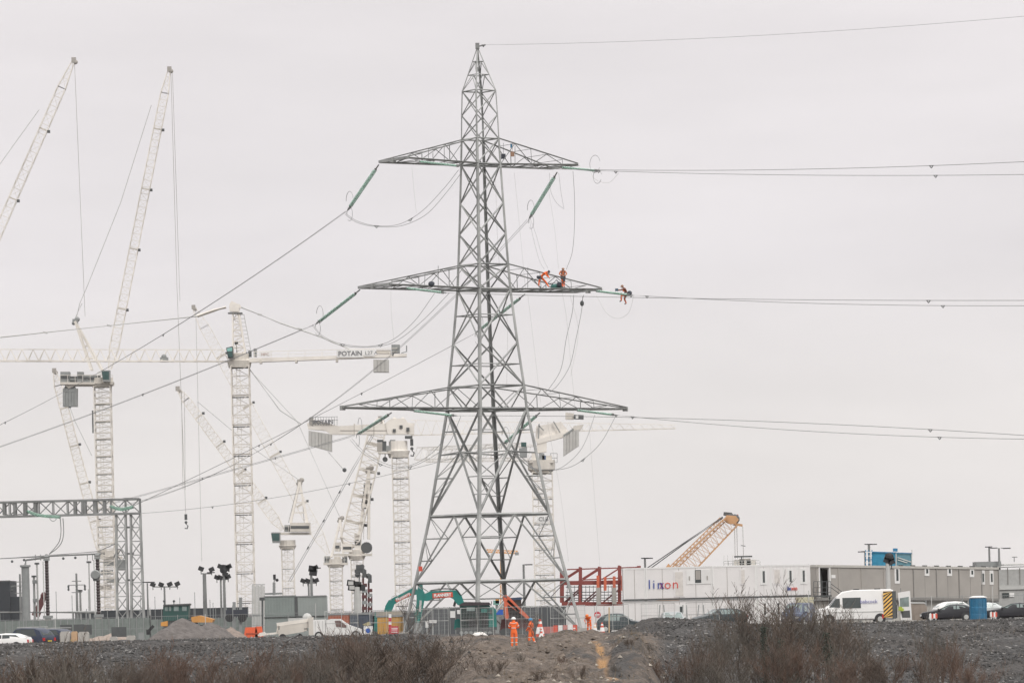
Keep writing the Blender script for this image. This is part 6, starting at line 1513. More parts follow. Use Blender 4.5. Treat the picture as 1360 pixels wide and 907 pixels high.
# beige hooded thing right of van door
S = 17.2; t = thing('tool_bin', 'brownish hooded plastic bin between the open van door and the black saloon', 'bin', G(1220, S, .35)); mb = MB()
pxpoly(mb, [(1207, 823), (1208, 803), (1212, 800), (1226, 800), (1231, 805), (1232, 823)], S, 1.2); part(mb, 'shell', mat('faded_brown_plastic', (.30, .25, .21), .7, 0, .15, 2), t)
mb = MB(); pxpoly(mb, [(1207, 801), (1212, 799), (1227, 799), (1231, 802), (1227, 801.2), (1212, 801.2)], S, 1.3, 0, -.05); part(mb, 'lid', GREYL, t)
for x in (1213, 1222): mb = MB(); pxpoly(mb, [(x, 806), (x + 1, 806), (x + 1, 822), (x, 822)], S, .05, 0, -.04); part(mb, 'rib', mat('faded_brown_plastic', (.30, .25, .21)), t)
# blue portable cylinder
S = 18.3; g = G(1299.5, S, .45); t = thing('blue_tank', 'upright blue ribbed cylinder with a white lid standing on the bank', 'tank', g)
zt = W(1299.5, 793.5, S).z; part(MB().lathe(g, Vector((g.x, g.y, zt)), [(0, .55), (.06, .6), (.3, .62), (.32, .59), (.6, .62), (.62, .59), (.97, .6), (1, .58)], 20), 'drum', BLUEP, t, smooth=False)
part(MB().lathe(Vector((g.x, g.y, zt)), Vector((g.x, g.y, zt + .14)), [(0, .66), (.4, .66), (1, .35)], 20), 'lid', WHITE, t)
for i in range(12):
    a = i / 12 * 2 * math.pi; part(MB().box((g.x + math.cos(a) * .61, g.y + math.sin(a) * .61, (g.z + zt) / 2), (.04, .04, (zt - g.z) * .9), rz=a), 'rib', BLUEP, t)
# barriers (red/white) by the cars
def barrier(label, px, S, z, w_=.9):
    g = G(px, S, z); t = thing('red_white_barrier', label, 'barrier', g, R(15), 'red and white barriers')
    for i in range(4): part(MB().ext([Vector((-w_ / 2 + i * w_ / 4, 0, .5)), Vector((-w_ / 2 + (i + 1) * w_ / 4, 0, .5)), Vector((-w_ / 2 + (i + 1) * w_ / 4, 0, .85)), Vector((-w_ / 2 + i * w_ / 4, 0, .85))], (0, .05, 0)), 'board', REDP if i % 2 else WHITE, t, local=True)
    for x in (-w_ / 2 + .1, w_ / 2 - .1): part(MB().box((x, .06, .45), (.06, .06, .9)), 'post', WHITE, t, local=True)
barrier('red and white barrier under the nose of the black saloon', 1240, 18.0, .25, .62); barrier('red and white barrier right of the blue cylinder', 1320, 18.0, .25, .55)
# ---- white flatbed pickup
S = 15.9; pk = thing('flatbed_truck', 'white flatbed pickup with a folded white platform behind the cab, left of centre', 'truck', G(445, S, 0)); Y0 = F / S
mb = MB(); pxpoly(mb, [(433, 842), (434, 823), (440, 821.5), (452, 821.5), (463, 829), (471, 832), (480, 835), (482, 843), (433, 845)], S, 1.85, 0, -.9); cbp = part(mb, 'cab', WHT, pk)
mb = MB(); pxpoly(mb, [(445, 824), (452, 823.5), (461, 830.5), (460, 833), (447, 832)], S, .03, 0, -.93); part(mb, 'side_window', mat('brown_tinted_glass', (.16, .10, .09), .2), cbp)
mb = MB(); pxpoly(mb, [(412, 823), (433, 822), (433, 842), (412, 843)], S, 1.9, 0, -.95); part(mb, 'box_body', WHT, pk)
for i in range(4): x = 414 + i * 5; mb = MB(); pxpoly(mb, [(x, 824), (x + .6, 824), (x + .6, 842), (x, 842)], S, .03, 0, -.98); part(mb, 'panel_joint', GREYL, pk)
mb = MB(); pxpoly(mb, [(410, 821), (416, 819), (417, 843), (411, 843)], S, 1.4, 0, -1.0); part(mb, 'headboard', CREAMD, pk)
for x in (424, 473):
    c = G(x, S, .36); w_ = part(MB().lathe(c - Vector((0, 1.0, 0)), c - Vector((0, .75, 0)), [(0, .3), (.1, .36), (1, .36)], 16), 'wheel', BLACK, pk); part(MB().lathe(c - Vector((0, 1.03, 0)), c - Vector((0, 1.0, 0)), [(0, .2), (1, .22)], 12), 'rim', GREYL, w_)
t = thing('platform_trailer', 'pale folded access platform with long rails lying on a trailer behind the flatbed', 'trailer', G(378, S, 0))
for (a_, b_, w2) in (((343, 843), (408, 836), .16), ((368, 829), (412, 823), .28), ((372, 834), (410, 830), .42), ((345, 842.5), (352, 841), .3), ((370, 840), (404, 834.5), .5)):
    for dyy in (-.5, .5): part(MB().bar(W(*a_, S) + Vector((0, dyy, 0)), W(*b_, S) + Vector((0, dyy, 0)), w2), 'rail', CREAM if w2 < .4 else CREAMD, t)
for i in range(7): x = 368 + i * 6.4; part(MB().bar(W(x, 840 - i * .8, S), W(x + 2, 829 - i * .9, S), .12, 1.1), 'cross_member', CREAMD, t)
part(MB().box(W(396, 825, S), (1.6, 1.2, .6)).ball(W(408, 820, S), .4, 8), 'hydraulic_unit', GREYL, t)
for x in (376, 398): c = G(x, S, .3); part(MB().lathe(c - Vector((0, .8, 0)), c - Vector((0, .6, 0)), [(0, .3), (1, .3)], 14), 'wheel', BLACK, t)
# ---- orange plastic barriers/bags
for (x, y, w_, lb) in ((333.5, 836.5, .75, 'orange plastic water barrier at the foot of the gravel heap'), (344, 835.5, .42, 'smaller red-orange plastic block right of the orange barrier')):
    c = G(x, 15.9, 0); zt = W(x, y - 4, 15.9).z; mb = MB(); mb.ext([Vector((c.x - w_ * .85, c.y, 0)), Vector((c.x + w_ * .85, c.y, 0)), Vector((c.x + w_ * .7, c.y, zt - .35)), Vector((c.x + w_ * .6, c.y, zt)), Vector((c.x - w_ * .6, c.y, zt)), Vector((c.x - w_ * .7, c.y, zt - .35))], (0, .6, 0))
    o = thing('plastic_barrier', lb, 'barrier', c, 0); part(mb, 'shell', mat('orange_plastic', (.75, .13, .05), .45, 0, .1, 2), o); part(MB().box((c.x, c.y - .02, zt * .55), (w_ * 1.1, .03, .12)), 'recess_shade_strip', mat('orange_plastic_shaded', (.4, .07, .03)), o)  # raised strip in darker orange paints the shade of a moulded hollow
c = G(350, 15.8, 0); solo(MB().ball(c + Vector((0, 0, .5)), .3, 7, (1.2, 1, .9)), 'rubble_bag', mat('pale_bag', (.6, .6, .62)), 'small pale bag with a red top right of the orange barriers', 'bag', c)
# ---- wheeled dumper/tractor with green cab behind heap
S = 15.0; t = thing('dump_truck', 'articulated dumper with a dark green cab and yellow-orange body behind the gravel heap', 'truck', G(235, S, 0))
mb = MB(); pxpoly(mb, [(218, 803.5), (252, 802), (251, 822), (217, 825)], S, 2.2, 0, -1.1); cb = part(mb, 'cab', mat('cab_green', (.03, .085, .075), .4, 0, .15, 1), t)
mb = MB(); pxpoly(mb, [(218, 802.5), (253, 801), (253, 803.3), (218, 804.6)], S, 2.5, 0, -1.25); part(mb, 'cab_roof', GREYD, cb)
for (a_, b_) in ((220, 224), (225.5, 228.5), (232, 238.5), (243, 249)): mb = MB(); pxpoly(mb, [(a_, 805), (b_, 805), (b_, 811), (a_, 811)], S, .04, 0, -1.15); part(mb, 'cab_window', GLC, cb)
mb = MB(); pxpoly(mb, [(215, 826), (224, 824), (224, 831), (215, 831)], S, 2.0, 0, -1.3); part(mb, 'front_guard', YELO, t); mb = MB(); pxpoly(mb, [(255, 819), (266, 817), (285, 822), (283, 826), (256, 826)], S, 2.4, 0, -1.2); part(mb, 'skip_body', YELO, t)
mb = MB(); pxpoly(mb, [(218, 824), (262, 822), (262, 838), (218, 838)], S, 2.0, 0, -1.0); part(mb, 'chassis', GREYD, t)
for x in (218, 231): part(MB().bar(W(x, 803, S), W(x, 797.5, S), .07).ball(W(x, 798, S), .12, 6), 'beacon', GREYD, t)
for x in (226, 258, 272): c = G(x, S, .75); part(MB().lathe(c - Vector((0, 1.3, 0)), c - Vector((0, .8, 0)), [(0, .7), (.1, .75), (1, .75)], 16), 'wheel', BLACK, t)
t = thing('loading_crane', 'low dark girder with two thick grey posts right of the floodlight masts', 'girder', G(312, 14.2, 0)); S = 14.2
part(MB().bar(W(300, 813, S), W(329, 812, S), .45).bar(W(303, 816, S), W(325, 816, S), .3), 'girder', HARN, t)
for x in (311, 319.5): part(MB().bar(G(x, S, 0), W(x, 799 if x < 315 else 793, S), .28), 'post', GREYM, t)
for x in (305, 322): c = W(x, 820, S); part(MB().lathe(c, c - Vector((0, .4, 0)), [(0, .4), (1, .4)], 12), 'wheel', BLACK, t)
# ---- concrete blocks and bales at left
blk = [(80, 93, 838, .9, 'tall pale concrete block with rust streaks right of the parked cars'), (95, 103, 838, .5, 'narrow rust-stained block in the row of pale blocks'), (104, 118, 838.5, .8, 'pale block with a dark slit in the row of pale blocks'), (146, 156, 845, .5, 'small round-topped pale block left of the grey box'), (168, 180, 843.5, .6, 'pinkish round-topped block next to the grey box')]
for (a_, b_, y, d_, lb) in blk:
    S = 17.2; c = G((a_ + b_) / 2, S, 0); zt = W((a_ + b_) / 2, y, S).z; w_ = (b_ - a_) / S
    mb = MB(); mb.ext([Vector((c.x - w_ / 2, c.y, 0)), Vector((c.x + w_ / 2, c.y, 0)), Vector((c.x + w_ / 2, c.y, zt - .12)), Vector((c.x + w_ * .36, c.y, zt)), Vector((c.x - w_ * .36, c.y, zt)), Vector((c.x - w_ / 2, c.y, zt - .12))], (0, d_, 0))
    solo(mb, 'concrete_block', CONC if a_ != 95 else mat('rusty_concrete', (.5, .33, .2), .9), lb, 'block', c, 'pale blocks in a row')
c = G(162, 17.2, 0); zt = W(162, 842, 17.2).z
solo(MB().box2((G(184, 17.2).x, c.y, 0), (G(191, 17.2).x, c.y + .8, W(187, 839.5, 17.2).z)), 'grey_box', GREYM, 'square grey cabinet at the left foot of the gravel heap', 'box', G(187, 17.2, 0))
t = thing('plank_pile', 'low pile of dark planks on pale blocks right of the parked cars', 'pile', G(108, 16.6, 0)); S = 16.6
for (a_, b_, y) in ((80, 96, 836), (98, 112, 835.5), (112, 122, 836), (148, 168, 839)): part(MB().bar(W(a_, y, S), W(b_, y - .4, S), .14, .8), 'plank', GREYD, t)
solo(MB().bar(W(197, 838, 16.9), W(204, 830.5, 16.9), .22).box(W(197, 839, 16.9), (.3, .3, .4)), 'dark_prop', BLACK, 'short black prop leaning against the left flank of the gravel heap', 'prop', G(197, 16.9, 0))
# ---- gravel heaps
def heap(label, px, S, wpx, py, mt, seed, dep=4.5, second=None, sk=0.):
    c = G(px, S, 0); c.z = .0; H = W(px, py, S).z; w_ = wpx / S; rnd = random.Random(seed)
    n, mM = 64, 22; vs = []; fs = []
    for j in range(mM + 1):
        for i in range(n):
            r_ = j / mM; a = 2 * math.pi * i / n
            wx_ = w_ * (1 + .12 * math.sin(3 * a + seed) + (sk if math.cos(a) > 0 else 0))
            x = c.x + math.cos(a) * r_ * wx_; y = c.y + math.sin(a) * r_ * dep
            z = H * max(0, (1 - r_ ** 1.12)) 
            q = Vector((x, y, seed)); z += noise.fractal(q * .8, 1, 2, 4) * .22 * min(1, r_ * 4) * (1 - r_ * .5) + noise.noise(q * 4) * .06
            vs.append((x, y, z - .15 * r_))
    for j in range(mM):
        for i in range(n): fs.append((j * n + i, j * n + (i + 1) % n, (j + 1) * n + (i + 1) % n, (j + 1) * n + i))
    mb = MB(); mb.add(vs, fs); return solo(mb, 'gravel_heap', mt, label, 'heap', c, 'heaps', smooth=False)
heap('tall grey gravel heap with a peak, at the left in front of the dumper', 243, 16.6, 58, 820, HEAPM, 3)
heap('broader lower shoulder of grey gravel right of the peak', 280, 16.4, 50, 826, HEAPM, 5)
heap('browner low gravel heap between the grey heap and the orange barrier', 307, 16.2, 28, 832, mat('brown_gravel', (.25, .2, .17), .95, 0, .25, 2.5, bump=.06), 8)
heap('low heap of pale sandy soil right of the parked cars', 150, 16.2, 60, 840, mat('sandy_soil', (.33, .27, .23), .95, 0, .2, 2.5, bump=.05), 11, dep=3)

# ---- excavators
S = 16.4
ex = thing('excavator', 'teal excavator with a glazed cab and a red lettered boom panel, facing left', 'excavator', G(640, S, 0)); th = .55
mb = MB(); pxpoly(mb, [(572, 785), (600, 783.5), (608, 783), (613, 790), (617, 801), (616, 804), (608, 803), (602, 795), (598, 793), (575, 795), (567, 798), (564, 797), (563, 789)], S, th, 0, -1.0); bo = part(mb, 'boom', TEAL, ex)
mb = MB(); pxpoly(mb, [(574.5, 787.5), (601, 785.5), (602, 792.5), (575, 794.2)], S, .04, 0, -1.05); pn = part(mb, 'boom_panel', REDP, bo)
text_part('lettering', 'FLANNERY', .34, WHITE, bo, W(576.5, 792.6, S) + Vector((0, -1.08, 0)), Vector((1, 0, .05)), uu, 'white lettering on the red panel', .01, .015, sx=.84)
mb = MB(); pxpoly(mb, [(553, 786), (556, 781), (562, 783), (565, 790), (563, 802), (558, 826), (552, 826), (551, 815), (554, 798)], S, .42, 0, -.95); dp = part(mb, 'dipper', TEAL, bo)
part(MB().bar(W(564, 789, S) - Vector((0, .8, 0)), W(579, 782.5, S) - Vector((0, .8, 0)), .16).bar(W(571, 785.5, S) - Vector((0, .8, 0)), W(585, 781.5, S) - Vector((0, .8, 0)), .22), 'hydraulic_ram', GREYL, bo)
part(MB().bar(W(603, 805, S) - Vector((0, .6, 0)), W(606, 795, S) - Vector((0, .6, 0)), .2), 'boom_cylinder', GREYD, bo)
part(MB().tube([W(x, y, S) - Vector((0, 1.02, 0)) for x, y in ((572, 784), (590, 781.5), (606, 782), (612, 790))], .05, 5), 'hose', BLACK, bo)
mb = MB(); pxpoly(mb, [(552, 826), (558, 826), (561, 834), (556, 842), (549, 840), (548, 832)], S, .9, 0, -1.1); part(mb, 'bucket', GREYM, dp)
part(MB().bar(W(559, 797, S) - Vector((0, 1.0, 0)), W(558, 812, S) - Vector((0, 1.0, 0)), .18), 'bucket_ram', GREYL, dp)
for s in (-1.1, 1.1):
    mb = MB(); pts = [(607, 838), (612, 834.5), (652, 834.5), (657, 838), (655, 842.5), (610, 842.5)]
    tk = part(pxpoly(mb, pts, S, .5, 0, s - .25), 'track', GREYD, ex)
    for i in range(7): c = W(613 + i * 6.3, 840, S) + Vector((0, s - .3, 0)); part(MB().lathe(c, c + Vector((0, .06, 0)), [(0, .16), (1, .16)], 10), 'roller', GREYM, tk)
mb = MB(); pxpoly(mb, [(604, 836), (606, 833), (660, 832), (660, 836)], S, 2.6, 0, -1.3); hs = part(mb, 'turntable_frame', GREYD, ex)
mb = MB(); pxpoly(mb, [(650, 806), (655, 805), (659, 810), (660, 834), (649, 834)], S, 2.5, 0, -1.25); part(mb, 'engine_cover', TEAL, ex)
mb = MB(); pxpoly(mb, [(611, 804), (617, 801.5), (648, 801.5), (651, 804), (653, 834), (612, 835)], S, 1.1, 0, -1.2); cb = part(mb, 'cab', mat('cab_dark_teal', (.012, .06, .055), .3, 0, .2, 2), ex)
for poly, q in (([(613.5, 806), (634, 805), (634.5, 833), (613, 833.5)], mat('cab_glass_green', (.010, .022, .02), .4, 0, .6, 3)), ([(637, 805), (647, 805), (649.5, 832), (637.5, 832.5)], mat('cab_glass_green', (.05, .13, .11)))):
    part(pxpoly(MB(), poly, S, .03, 0, -1.24), 'cab_window', q, cb)
for (x0_, y0_, x1_, y1_, q) in ((620, 806, 631, 811, GLC), (623, 820, 636, 833, BLACK), (632, 821, 637, 828, mat('seat_brown', (.2, .13, .12))), (639, 808, 647, 813, TEAL), (640, 817, 648, 832, BLACK)):
    part(pxpoly(MB(), [(x0_, y0_), (x1_, y0_), (x1_, y1_), (x0_, y1_)], S, .02, 0, -1.262), 'cab_fitting', q, cb)
part(MB().bar(W(635.7, 803, S) - Vector((0, 1.25, 0)), W(636.2, 834, S) - Vector((0, 1.25, 0)), .12), 'door_pillar', GREYD, cb)
part(pxpoly(MB(), [(610, 802.5), (617, 799), (650, 799.5), (652, 803), (611, 804)], S, 1.3, 0, -1.28), 'cab_roof', mat('roof_dark_brown', (.05, .035, .04)), cb)
part(pxpoly(MB(), [(604, 823), (608, 821), (611, 822), (611, 835), (603, 835)], S, 1.0, 0, -.1), 'side_housing', TEAL, ex)
part(MB().bar(W(652, 804, S), W(653, 798, S), .06), 'mirror_arm', GREYD, ex); part(MB().box(W(652, 812, S) - Vector((0, 1.3, 0)), (.2, .1, .35)), 'mirror', GREYD, ex)
# second excavator, behind the ochre container
S = 14.0; e2 = thing('excavator', 'second teal excavator reaching up from behind the ochre container, red panel on its boom', 'excavator', G(512, S, 0))
mb = MB(); pxpoly(mb, [(510, 812), (512, 804), (516, 797), (523, 793), (536, 787), (551, 779), (554, 783), (553, 789), (541, 793), (530, 798), (524, 802), (520, 812), (518, 818), (509, 818)], S, .6, 0, -.3); bo = part(mb, 'boom', TEAL, e2)
mb = MB(); pxpoly(mb, [(524.5, 796.5), (543.5, 786.5), (547, 789.5), (527, 799.5)], S, .04, 0, -.34); part(mb, 'boom_panel', REDP, bo)
tu = (W(544, 787.5, S) - W(525.5, 797, S)).normalized(); tu.y = 0
text_part('lettering', 'Flannery', .42, WHITE, bo, W(527.2, 798.3, S) + Vector((0, -.36, 0)), tu, Vector((-tu.z, 0, tu.x)), 'white slanted lettering', .01, .012)
part(MB().bar(W(524, 795, S) - Vector((0, .2, 0)), W(545, 782, S) - Vector((0, .2, 0)), .18).bar(W(530, 791, S) - Vector((0, .2, 0)), W(549, 779.5, S) - Vector((0, .2, 0)), .12), 'hydraulic_ram', GREYL, bo)
part(MB().tube([W(x, y, S) - Vector((0, .3, 0)) for x, y in ((519, 797), (521, 792), (526, 790), (529, 792))], .04, 5), 'hose', GREYL, bo)
mb = MB(); pxpoly(mb, [(556, 773.5), (561, 773), (562, 784), (558, 800), (556, 818), (552, 818), (553, 800), (554, 784)], S, .45, 0, -.22); part(mb, 'dipper', TEAL, bo)
mb = MB(); pxpoly(mb, [(498, 812), (524, 812), (526, 838), (496, 838)], S, 2.4, 0, .2); part(mb, 'house', TEAL, e2)
mb = MB(); pxpoly(mb, [(496, 838), (530, 838), (530, 846), (496, 846)], S, 2.4, 0, .2); part(mb, 'tracks', GREYD, e2)
# orange-red digger
S = 16.2; e3 = thing('digger', 'orange-red digger with folded arm and a dark-roofed cab, behind the orange-suited men', 'digger', G(685, S, 0))
mb = MB(); pxpoly(mb, [(668, 791), (672, 789.5), (677, 793), (701, 817), (703, 820), (699, 821), (696, 818), (675, 803), (668, 797)], S, .5, 0, -1.4); bo = part(mb, 'boom', REDO, e3)
mb = MB(); pxpoly(mb, [(669, 793), (672.5, 793), (676, 819), (673.5, 823), (670.5, 820)], S, .35, 0, -1.55); part(mb, 'dipper', REDO, bo)
part(MB().ball(W(671, 793, S) - Vector((0, 1.3, 0)), .2, 8).bar(W(671, 793, S) - Vector((0, 1.3, 0)), W(674, 797, S) - Vector((0, 1.3, 0)), .12).bar(W(674, 797, S) - Vector((0, 1.3, 0)), W(690, 812, S) - Vector((0, 1.3, 0)), .2), 'ram', GREYD, bo)
mb = MB(); pxpoly(mb, [(676, 795), (692, 794), (693, 812), (697, 822), (670, 822)], S, 2.0, 0, -.8); cb = part(mb, 'cab', mat('machine_dark', (.06, .045, .045), .5, 0, .3, 3), e3)
mb = MB(); pxpoly(mb, [(678, 796.5), (690, 796), (691, 808), (679, 808)], S, .04, 0, -.85); part(mb, 'cab_window', GLASS, cb)
mb = MB(); pxpoly(mb, [(675, 794), (692.5, 792.5), (693, 796), (675, 797)], S, 2.3, 0, -1.0); part(mb, 'cab_roof', mat('navy_roof', (.03, .06, .11)), cb)
mb = MB(); pxpoly(mb, [(666, 822), (704, 820), (706, 838), (664, 838)], S, 2.2, 0, -.9); part(mb, 'engine_housing', mat('machine_dark_red', (.09, .03, .03), .6, 0, .4, 3), e3)
for s in (-1.0, 1.2): part(pxpoly(MB(), [(663, 838), (668, 834), (702, 834), (707, 838), (704, 843), (666, 843)], S, .5, 0, s), 'track', GREYD, e3)
# small blue sheets, green/white clutter behind
for (x0_, x1_, y0_, y1_, q, lb, nm_) in ((656, 668, 809, 816, mat('royal_blue', (.03, .12, .5)), 'royal blue sheet left of the orange digger', 'blue_sheet'), (655, 663, 797, 803, mat('faded_teal', (.2, .4, .34)), 'pale teal box above the blue sheet', 'teal_box'), (658, 663, 795, 801, YELO, 'small yellow machine part beside the orange boom', 'yellow_housing'), (570, 580, 823, 827, WHITE, 'white lettered board fixed low behind the excavator dipper', 'white_board'), (565, 569, 824, 833, WHITE, 'white bracket beside the low lettered board', 'white_bracket')):
    S = 14.7; c = G((x0_ + x1_) / 2, S, 0); t = thing(nm_, lb, nm_.split('_')[1], c); part(pxpoly(MB(), [(x0_, y0_), (x1_, y0_), (x1_, y1_), (x0_, y1_)], S, .5), 'sheet' if 'sheet' in nm_ else 'panel', q, t)
    part(MB().bar(c, W((x0_ + x1_) / 2, y0_ + 2, S) + Vector((0, .2, 0)), .12), 'post', GREYM, t)
# portable notice / signs
S = 16.5
t = thing('notice_board', 'red notice board with white lettering lines in front of the ochre container', 'sign', G(523, S, 0)); part(pxpoly(MB(), [(518, 831), (529, 831), (529.5, 843), (518, 843)], S, .06), 'board', mat('crimson', (.5, .03, .05), .5), t)
for y in (833.5, 835.5, 838.5): part(pxpoly(MB(), [(519.5, y), (528, y), (528, y + .9), (519.5, y + .9)], S, .01, 0, -.015), 'text_line', WHITE, t)
for x in (519.5, 528): part(MB().bar(G(x, S, 0), W(x, 832, S) + Vector((0, .1, 0)), .06), 'leg', GREYM, t)
t = thing('sign_post', 'red and white banded post beside the red notice board', 'post', G(517.5, S, 0)); 
for i, (a_, b_) in enumerate(((815, 820), (820, 825), (825, 829), (829, 846))): part(MB().bar(W(518, b_, S), W(518, a_, S), .22), 'band', WHITE if i % 2 == 0 else mat('crimson', (.5, .03, .05)), t)
t = thing('site_sign', 'white and blue mandatory sign board with a red foot, left of the ochre container', 'sign', G(489, S, 0)); part(pxpoly(MB(), [(483, 831), (495, 831), (495, 843), (483, 843)], S, .05), 'board', WHITE, t)
c = W(489, 837, S); part(MB().lathe(c - Vector((0, .01, 0)), c - Vector((0, .03, 0)), [(0, .2), (1, .2)], 14), 'disc', mat('sign_blue', (.03, .12, .45)), t); part(pxpoly(MB(), [(486, 844), (492, 844), (493, 847), (485, 847)], S, .4), 'foot', REDP, t)
part(pxpoly(MB(), [(481, 829), (490, 825), (493, 829), (487, 831)], S, .3, 0, .2), 'folded_sheet', mat('khaki', (.4, .36, .22)), t)
t = thing('warning_sign', 'small round red and white sign on a pale post beside the bending worker', 'sign', G(791, 17, 0)); c = W(793.5, 816, 17)
part(MB().lathe(c, c - Vector((0, .03, 0)), [(0, .26), (1, .26)], 16), 'disc', mat('crimson', (.5, .03, .05)), t); part(MB().box(c - Vector((0, .05, 0)), (.34, .02, .09)), 'bar', WHITE, t); part(MB().bar(G(791, 17, 0), W(791, 815, 17), .07), 'post', GREYL, t)
part(pxpoly(MB(), [(788.5, 819), (792.5, 819), (792.5, 826), (788.5, 826)], 17, .03), 'plate', WHITE, t)
# cones
def cone(label, px, S, h_, z=None, bands_=True, body=None):
    g = G(px, S, 0); 
    if z is None: z = gz(g.x, g.y)
    g = G(px, S, z); body = body or REDP
    t = thing('traffic_cone', label, 'cone', g, 0, 'traffic cones'); r0, r1 = h_ * .24, h_ * .05
    f = lambda q: lerp(r0, r1, q)
    part(MB().box((g.x, g.y, g.z + .03), (h_ * .55, h_ * .55, .06)), 'base', body, t)
    part(MB().lathe(g + Vector((0, 0, .05)), g + Vector((0, 0, h_)), [(0, r0), (1, r1)], 12), 'shell', body, t)
    if bands_:
        for a_, b_ in ((.38, .66), (.8, .9)): part(MB().lathe(g + Vector((0, 0, h_ * a_)), g + Vector((0, 0, h_ * b_)), [(0, f(a_) + .012), (1, f(b_) + .012)], 12), 'sleeve', WHITE, t)
cone('tall red and white cone behind the blue-helmeted man', 717.5, 20.5, 1.55); cone('lower red and white cone at the foot of the tall one', 719, 21.5, .85)
cone('red-based traffic cone with a white sleeve right of the pylon foot', 800, 18.0, 1.05); cone('slim pale cone with an orange foot left of the red-based cone', 790.5, 18.0, 1.0, body=mat('faded_cone', (.75, .55, .4)))
cone('cream cone on the bank, left of the pair', 839.5, 18.2, .75, body=mat('cream_cone', (.68, .62, .48)), bands_=False); cone('cream cone on the bank, right of the pair', 845, 18.2, .75, body=mat('cream_cone', (.68, .62, .48)), bands_=False)
cone('small yellow cone on the bank in front of the head-on silver car', 898, 18.6, .5, body=mat('yellow_cone', (.7, .5, .1)), bands_=False); cone('red and white cone in front of the dark car among the twigs', 973, 18.4, .9); cone('pale stub cone left of the cone among the twigs', 962, 18.4, .5, body=mat('cream_cone', (.68, .62, .48)), bands_=False)
cone('red and white cone half buried by the orange pylon-foot boards', 763, 18.0, .8)
t = thing('red_board', 'faded red and white boards leaning at the right pylon foot', 'boards', G(755, 16.5, 0))
for i in range(5): c = G(738 + i * 6.5, 16.5, 0); part(MB().box((c.x, c.y, .45), (.35, .05, .7), rz=.1 * i), 'board', (REDP, WHITE)[i % 2] if i != 2 else mat('pinkish', (.5, .2, .18)), t)
t = thing('road_barrier', 'row of low pinkish-red plastic barriers behind the mesh fence', 'barrier', G(728, 16.2, 0))
for i in range(4): c = G(733 - i * 4.5, 16.2, 0); part(MB().box((c.x, c.y, .4), (.26, .2, .55)), 'segment', mat('pinkish', (.5, .2, .18)), t)
# white sack, tarps
def onbank(px, S): 
    g = G(px, S, 0); return G(px, S, gz(g.x, g.y))
def sack(label, px, S, w_, h_, mt, seed, nm='bulk_bag', cat='bag', d_=.8):
    g = onbank(px, S); n, k = 20, 7; vs = []; fs = []
    for j in range(k + 1):
        for i in range(n):
            a = 2 * math.pi * i / n; el = j / k * math.pi / 2; q = Vector((math.cos(a), math.sin(a), j * .5 + seed))
            r_ = 1 + noise.noise(q * 1.6) * .25; vs.append((g.x + math.cos(a) * math.cos(el) ** .6 * w_ / 2 * r_, g.y + math.sin(a) * math.cos(el) ** .6 * d_ / 2 * r_, g.z + .06 + math.sin(el) * h_ * (1 + noise.noise(q * 2.3) * .2)))
    for j in range(k):
        for i in range(n): fs.append((j * n + i, j * n + (i + 1) % n, (j + 1) * n + (i + 1) % n, (j + 1) * n + i))
    mb = MB(); mb.add(vs, fs); return solo(mb, nm, mt, label, cat, g, smooth=True)
sack('large crumpled white sack lying in front of the excavator tracks', 637, 18.2, 1.35, .5, mat('white_sack', (.75, .72, .68), .8, 0, .06, 4), 2)
sack('black rubber bundle beside the white sack', 652, 18.2, .55, .38, BLACK, 4, 'rubber_bundle', 'bundle', .5)
sack('torn white and black sheet lying on the earth below the excavator', 650, 20.0, 1.1, .22, mat('torn_sheet', (.5, .46, .42), .8, 0, .4, 3), 6, 'torn_sheet', 'sheet'); sack('black torn sheet left of the pale one on the earth', 640, 20.2, .8, .2, BLACK, 9, 'black_sheet', 'sheet')
sack('pale stone lying on the earth edge left of the dark soil', 772, 20.5, .5, .3, CONC, 12, 'pale_stone', 'stone', .4)
# planks and poles lying on the bank
def pole(label, a_, b_, S0, S1, w_, mt, nm='loose_pole', cat='pole', grp=None):
    A, B = W(*a_, S0), W(*b_, S1); solo(MB().bar(A, B, w_), nm, mt, label, cat, A, grp)
def bankpt(px, py):
    """where the line of sight through a photo pixel meets the ground"""
    S = 17.0
    while S < 30:
        p = W(px, py, S)
        if p.z <= gz(p.x, p.y) + .12: return S
        S += .02
    return 22
for (lb, a_, b_, w_, mt_, nm_, ct, gr) in (('pale timber plank lying on the dark bank right of the clay', (882, 849), (865, 873), .12, WOOD, 'timber_plank', 'plank', None), ('grey pole lying down the bank from the railing, the left of two', (902, 836), (934, 878), .06, GREYL, 'loose_pole', 'pole', 'grey poles on the bank'), ('shorter grey pole on the bank beyond the first', (931, 827), (952, 850), .05, GREYL, 'loose_pole', 'pole', 'grey poles on the bank'), ('long thin pipe lying on the gravel bank under the trailer, upper one', (366, 859), (396, 842), .06, GREYM, 'loose_pole', 'pole', 'grey poles on the bank'), ('thin pipe lying low on the gravel bank left of the bushes', (300, 872), (345, 864), .06, GREYM, 'loose_pole', 'pole', 'grey poles on the bank')):
    pole(lb, a_, b_, bankpt(*a_) * .998, bankpt(*b_) * .998, w_, mt_, nm_, ct, gr)
t = thing('timber_stake', 'upright brown timber stake in front of the mesh fence near the cones', 'stake', onbank(809, 19.2)); part(MB().bar(onbank(809, 19.2) - Vector((0, 0, .2)), W(809, 806, 19.2), .09, .06), 'stake', WOOD, t)
t = thing('ladder', 'metal ladder lying flat at the foot of the bank in the bottom right corner', 'ladder', W(1330, 890, bankpt(1330, 889))); sA = bankpt(1288, 888) * .999; sB = bankpt(1358, 887) * .999
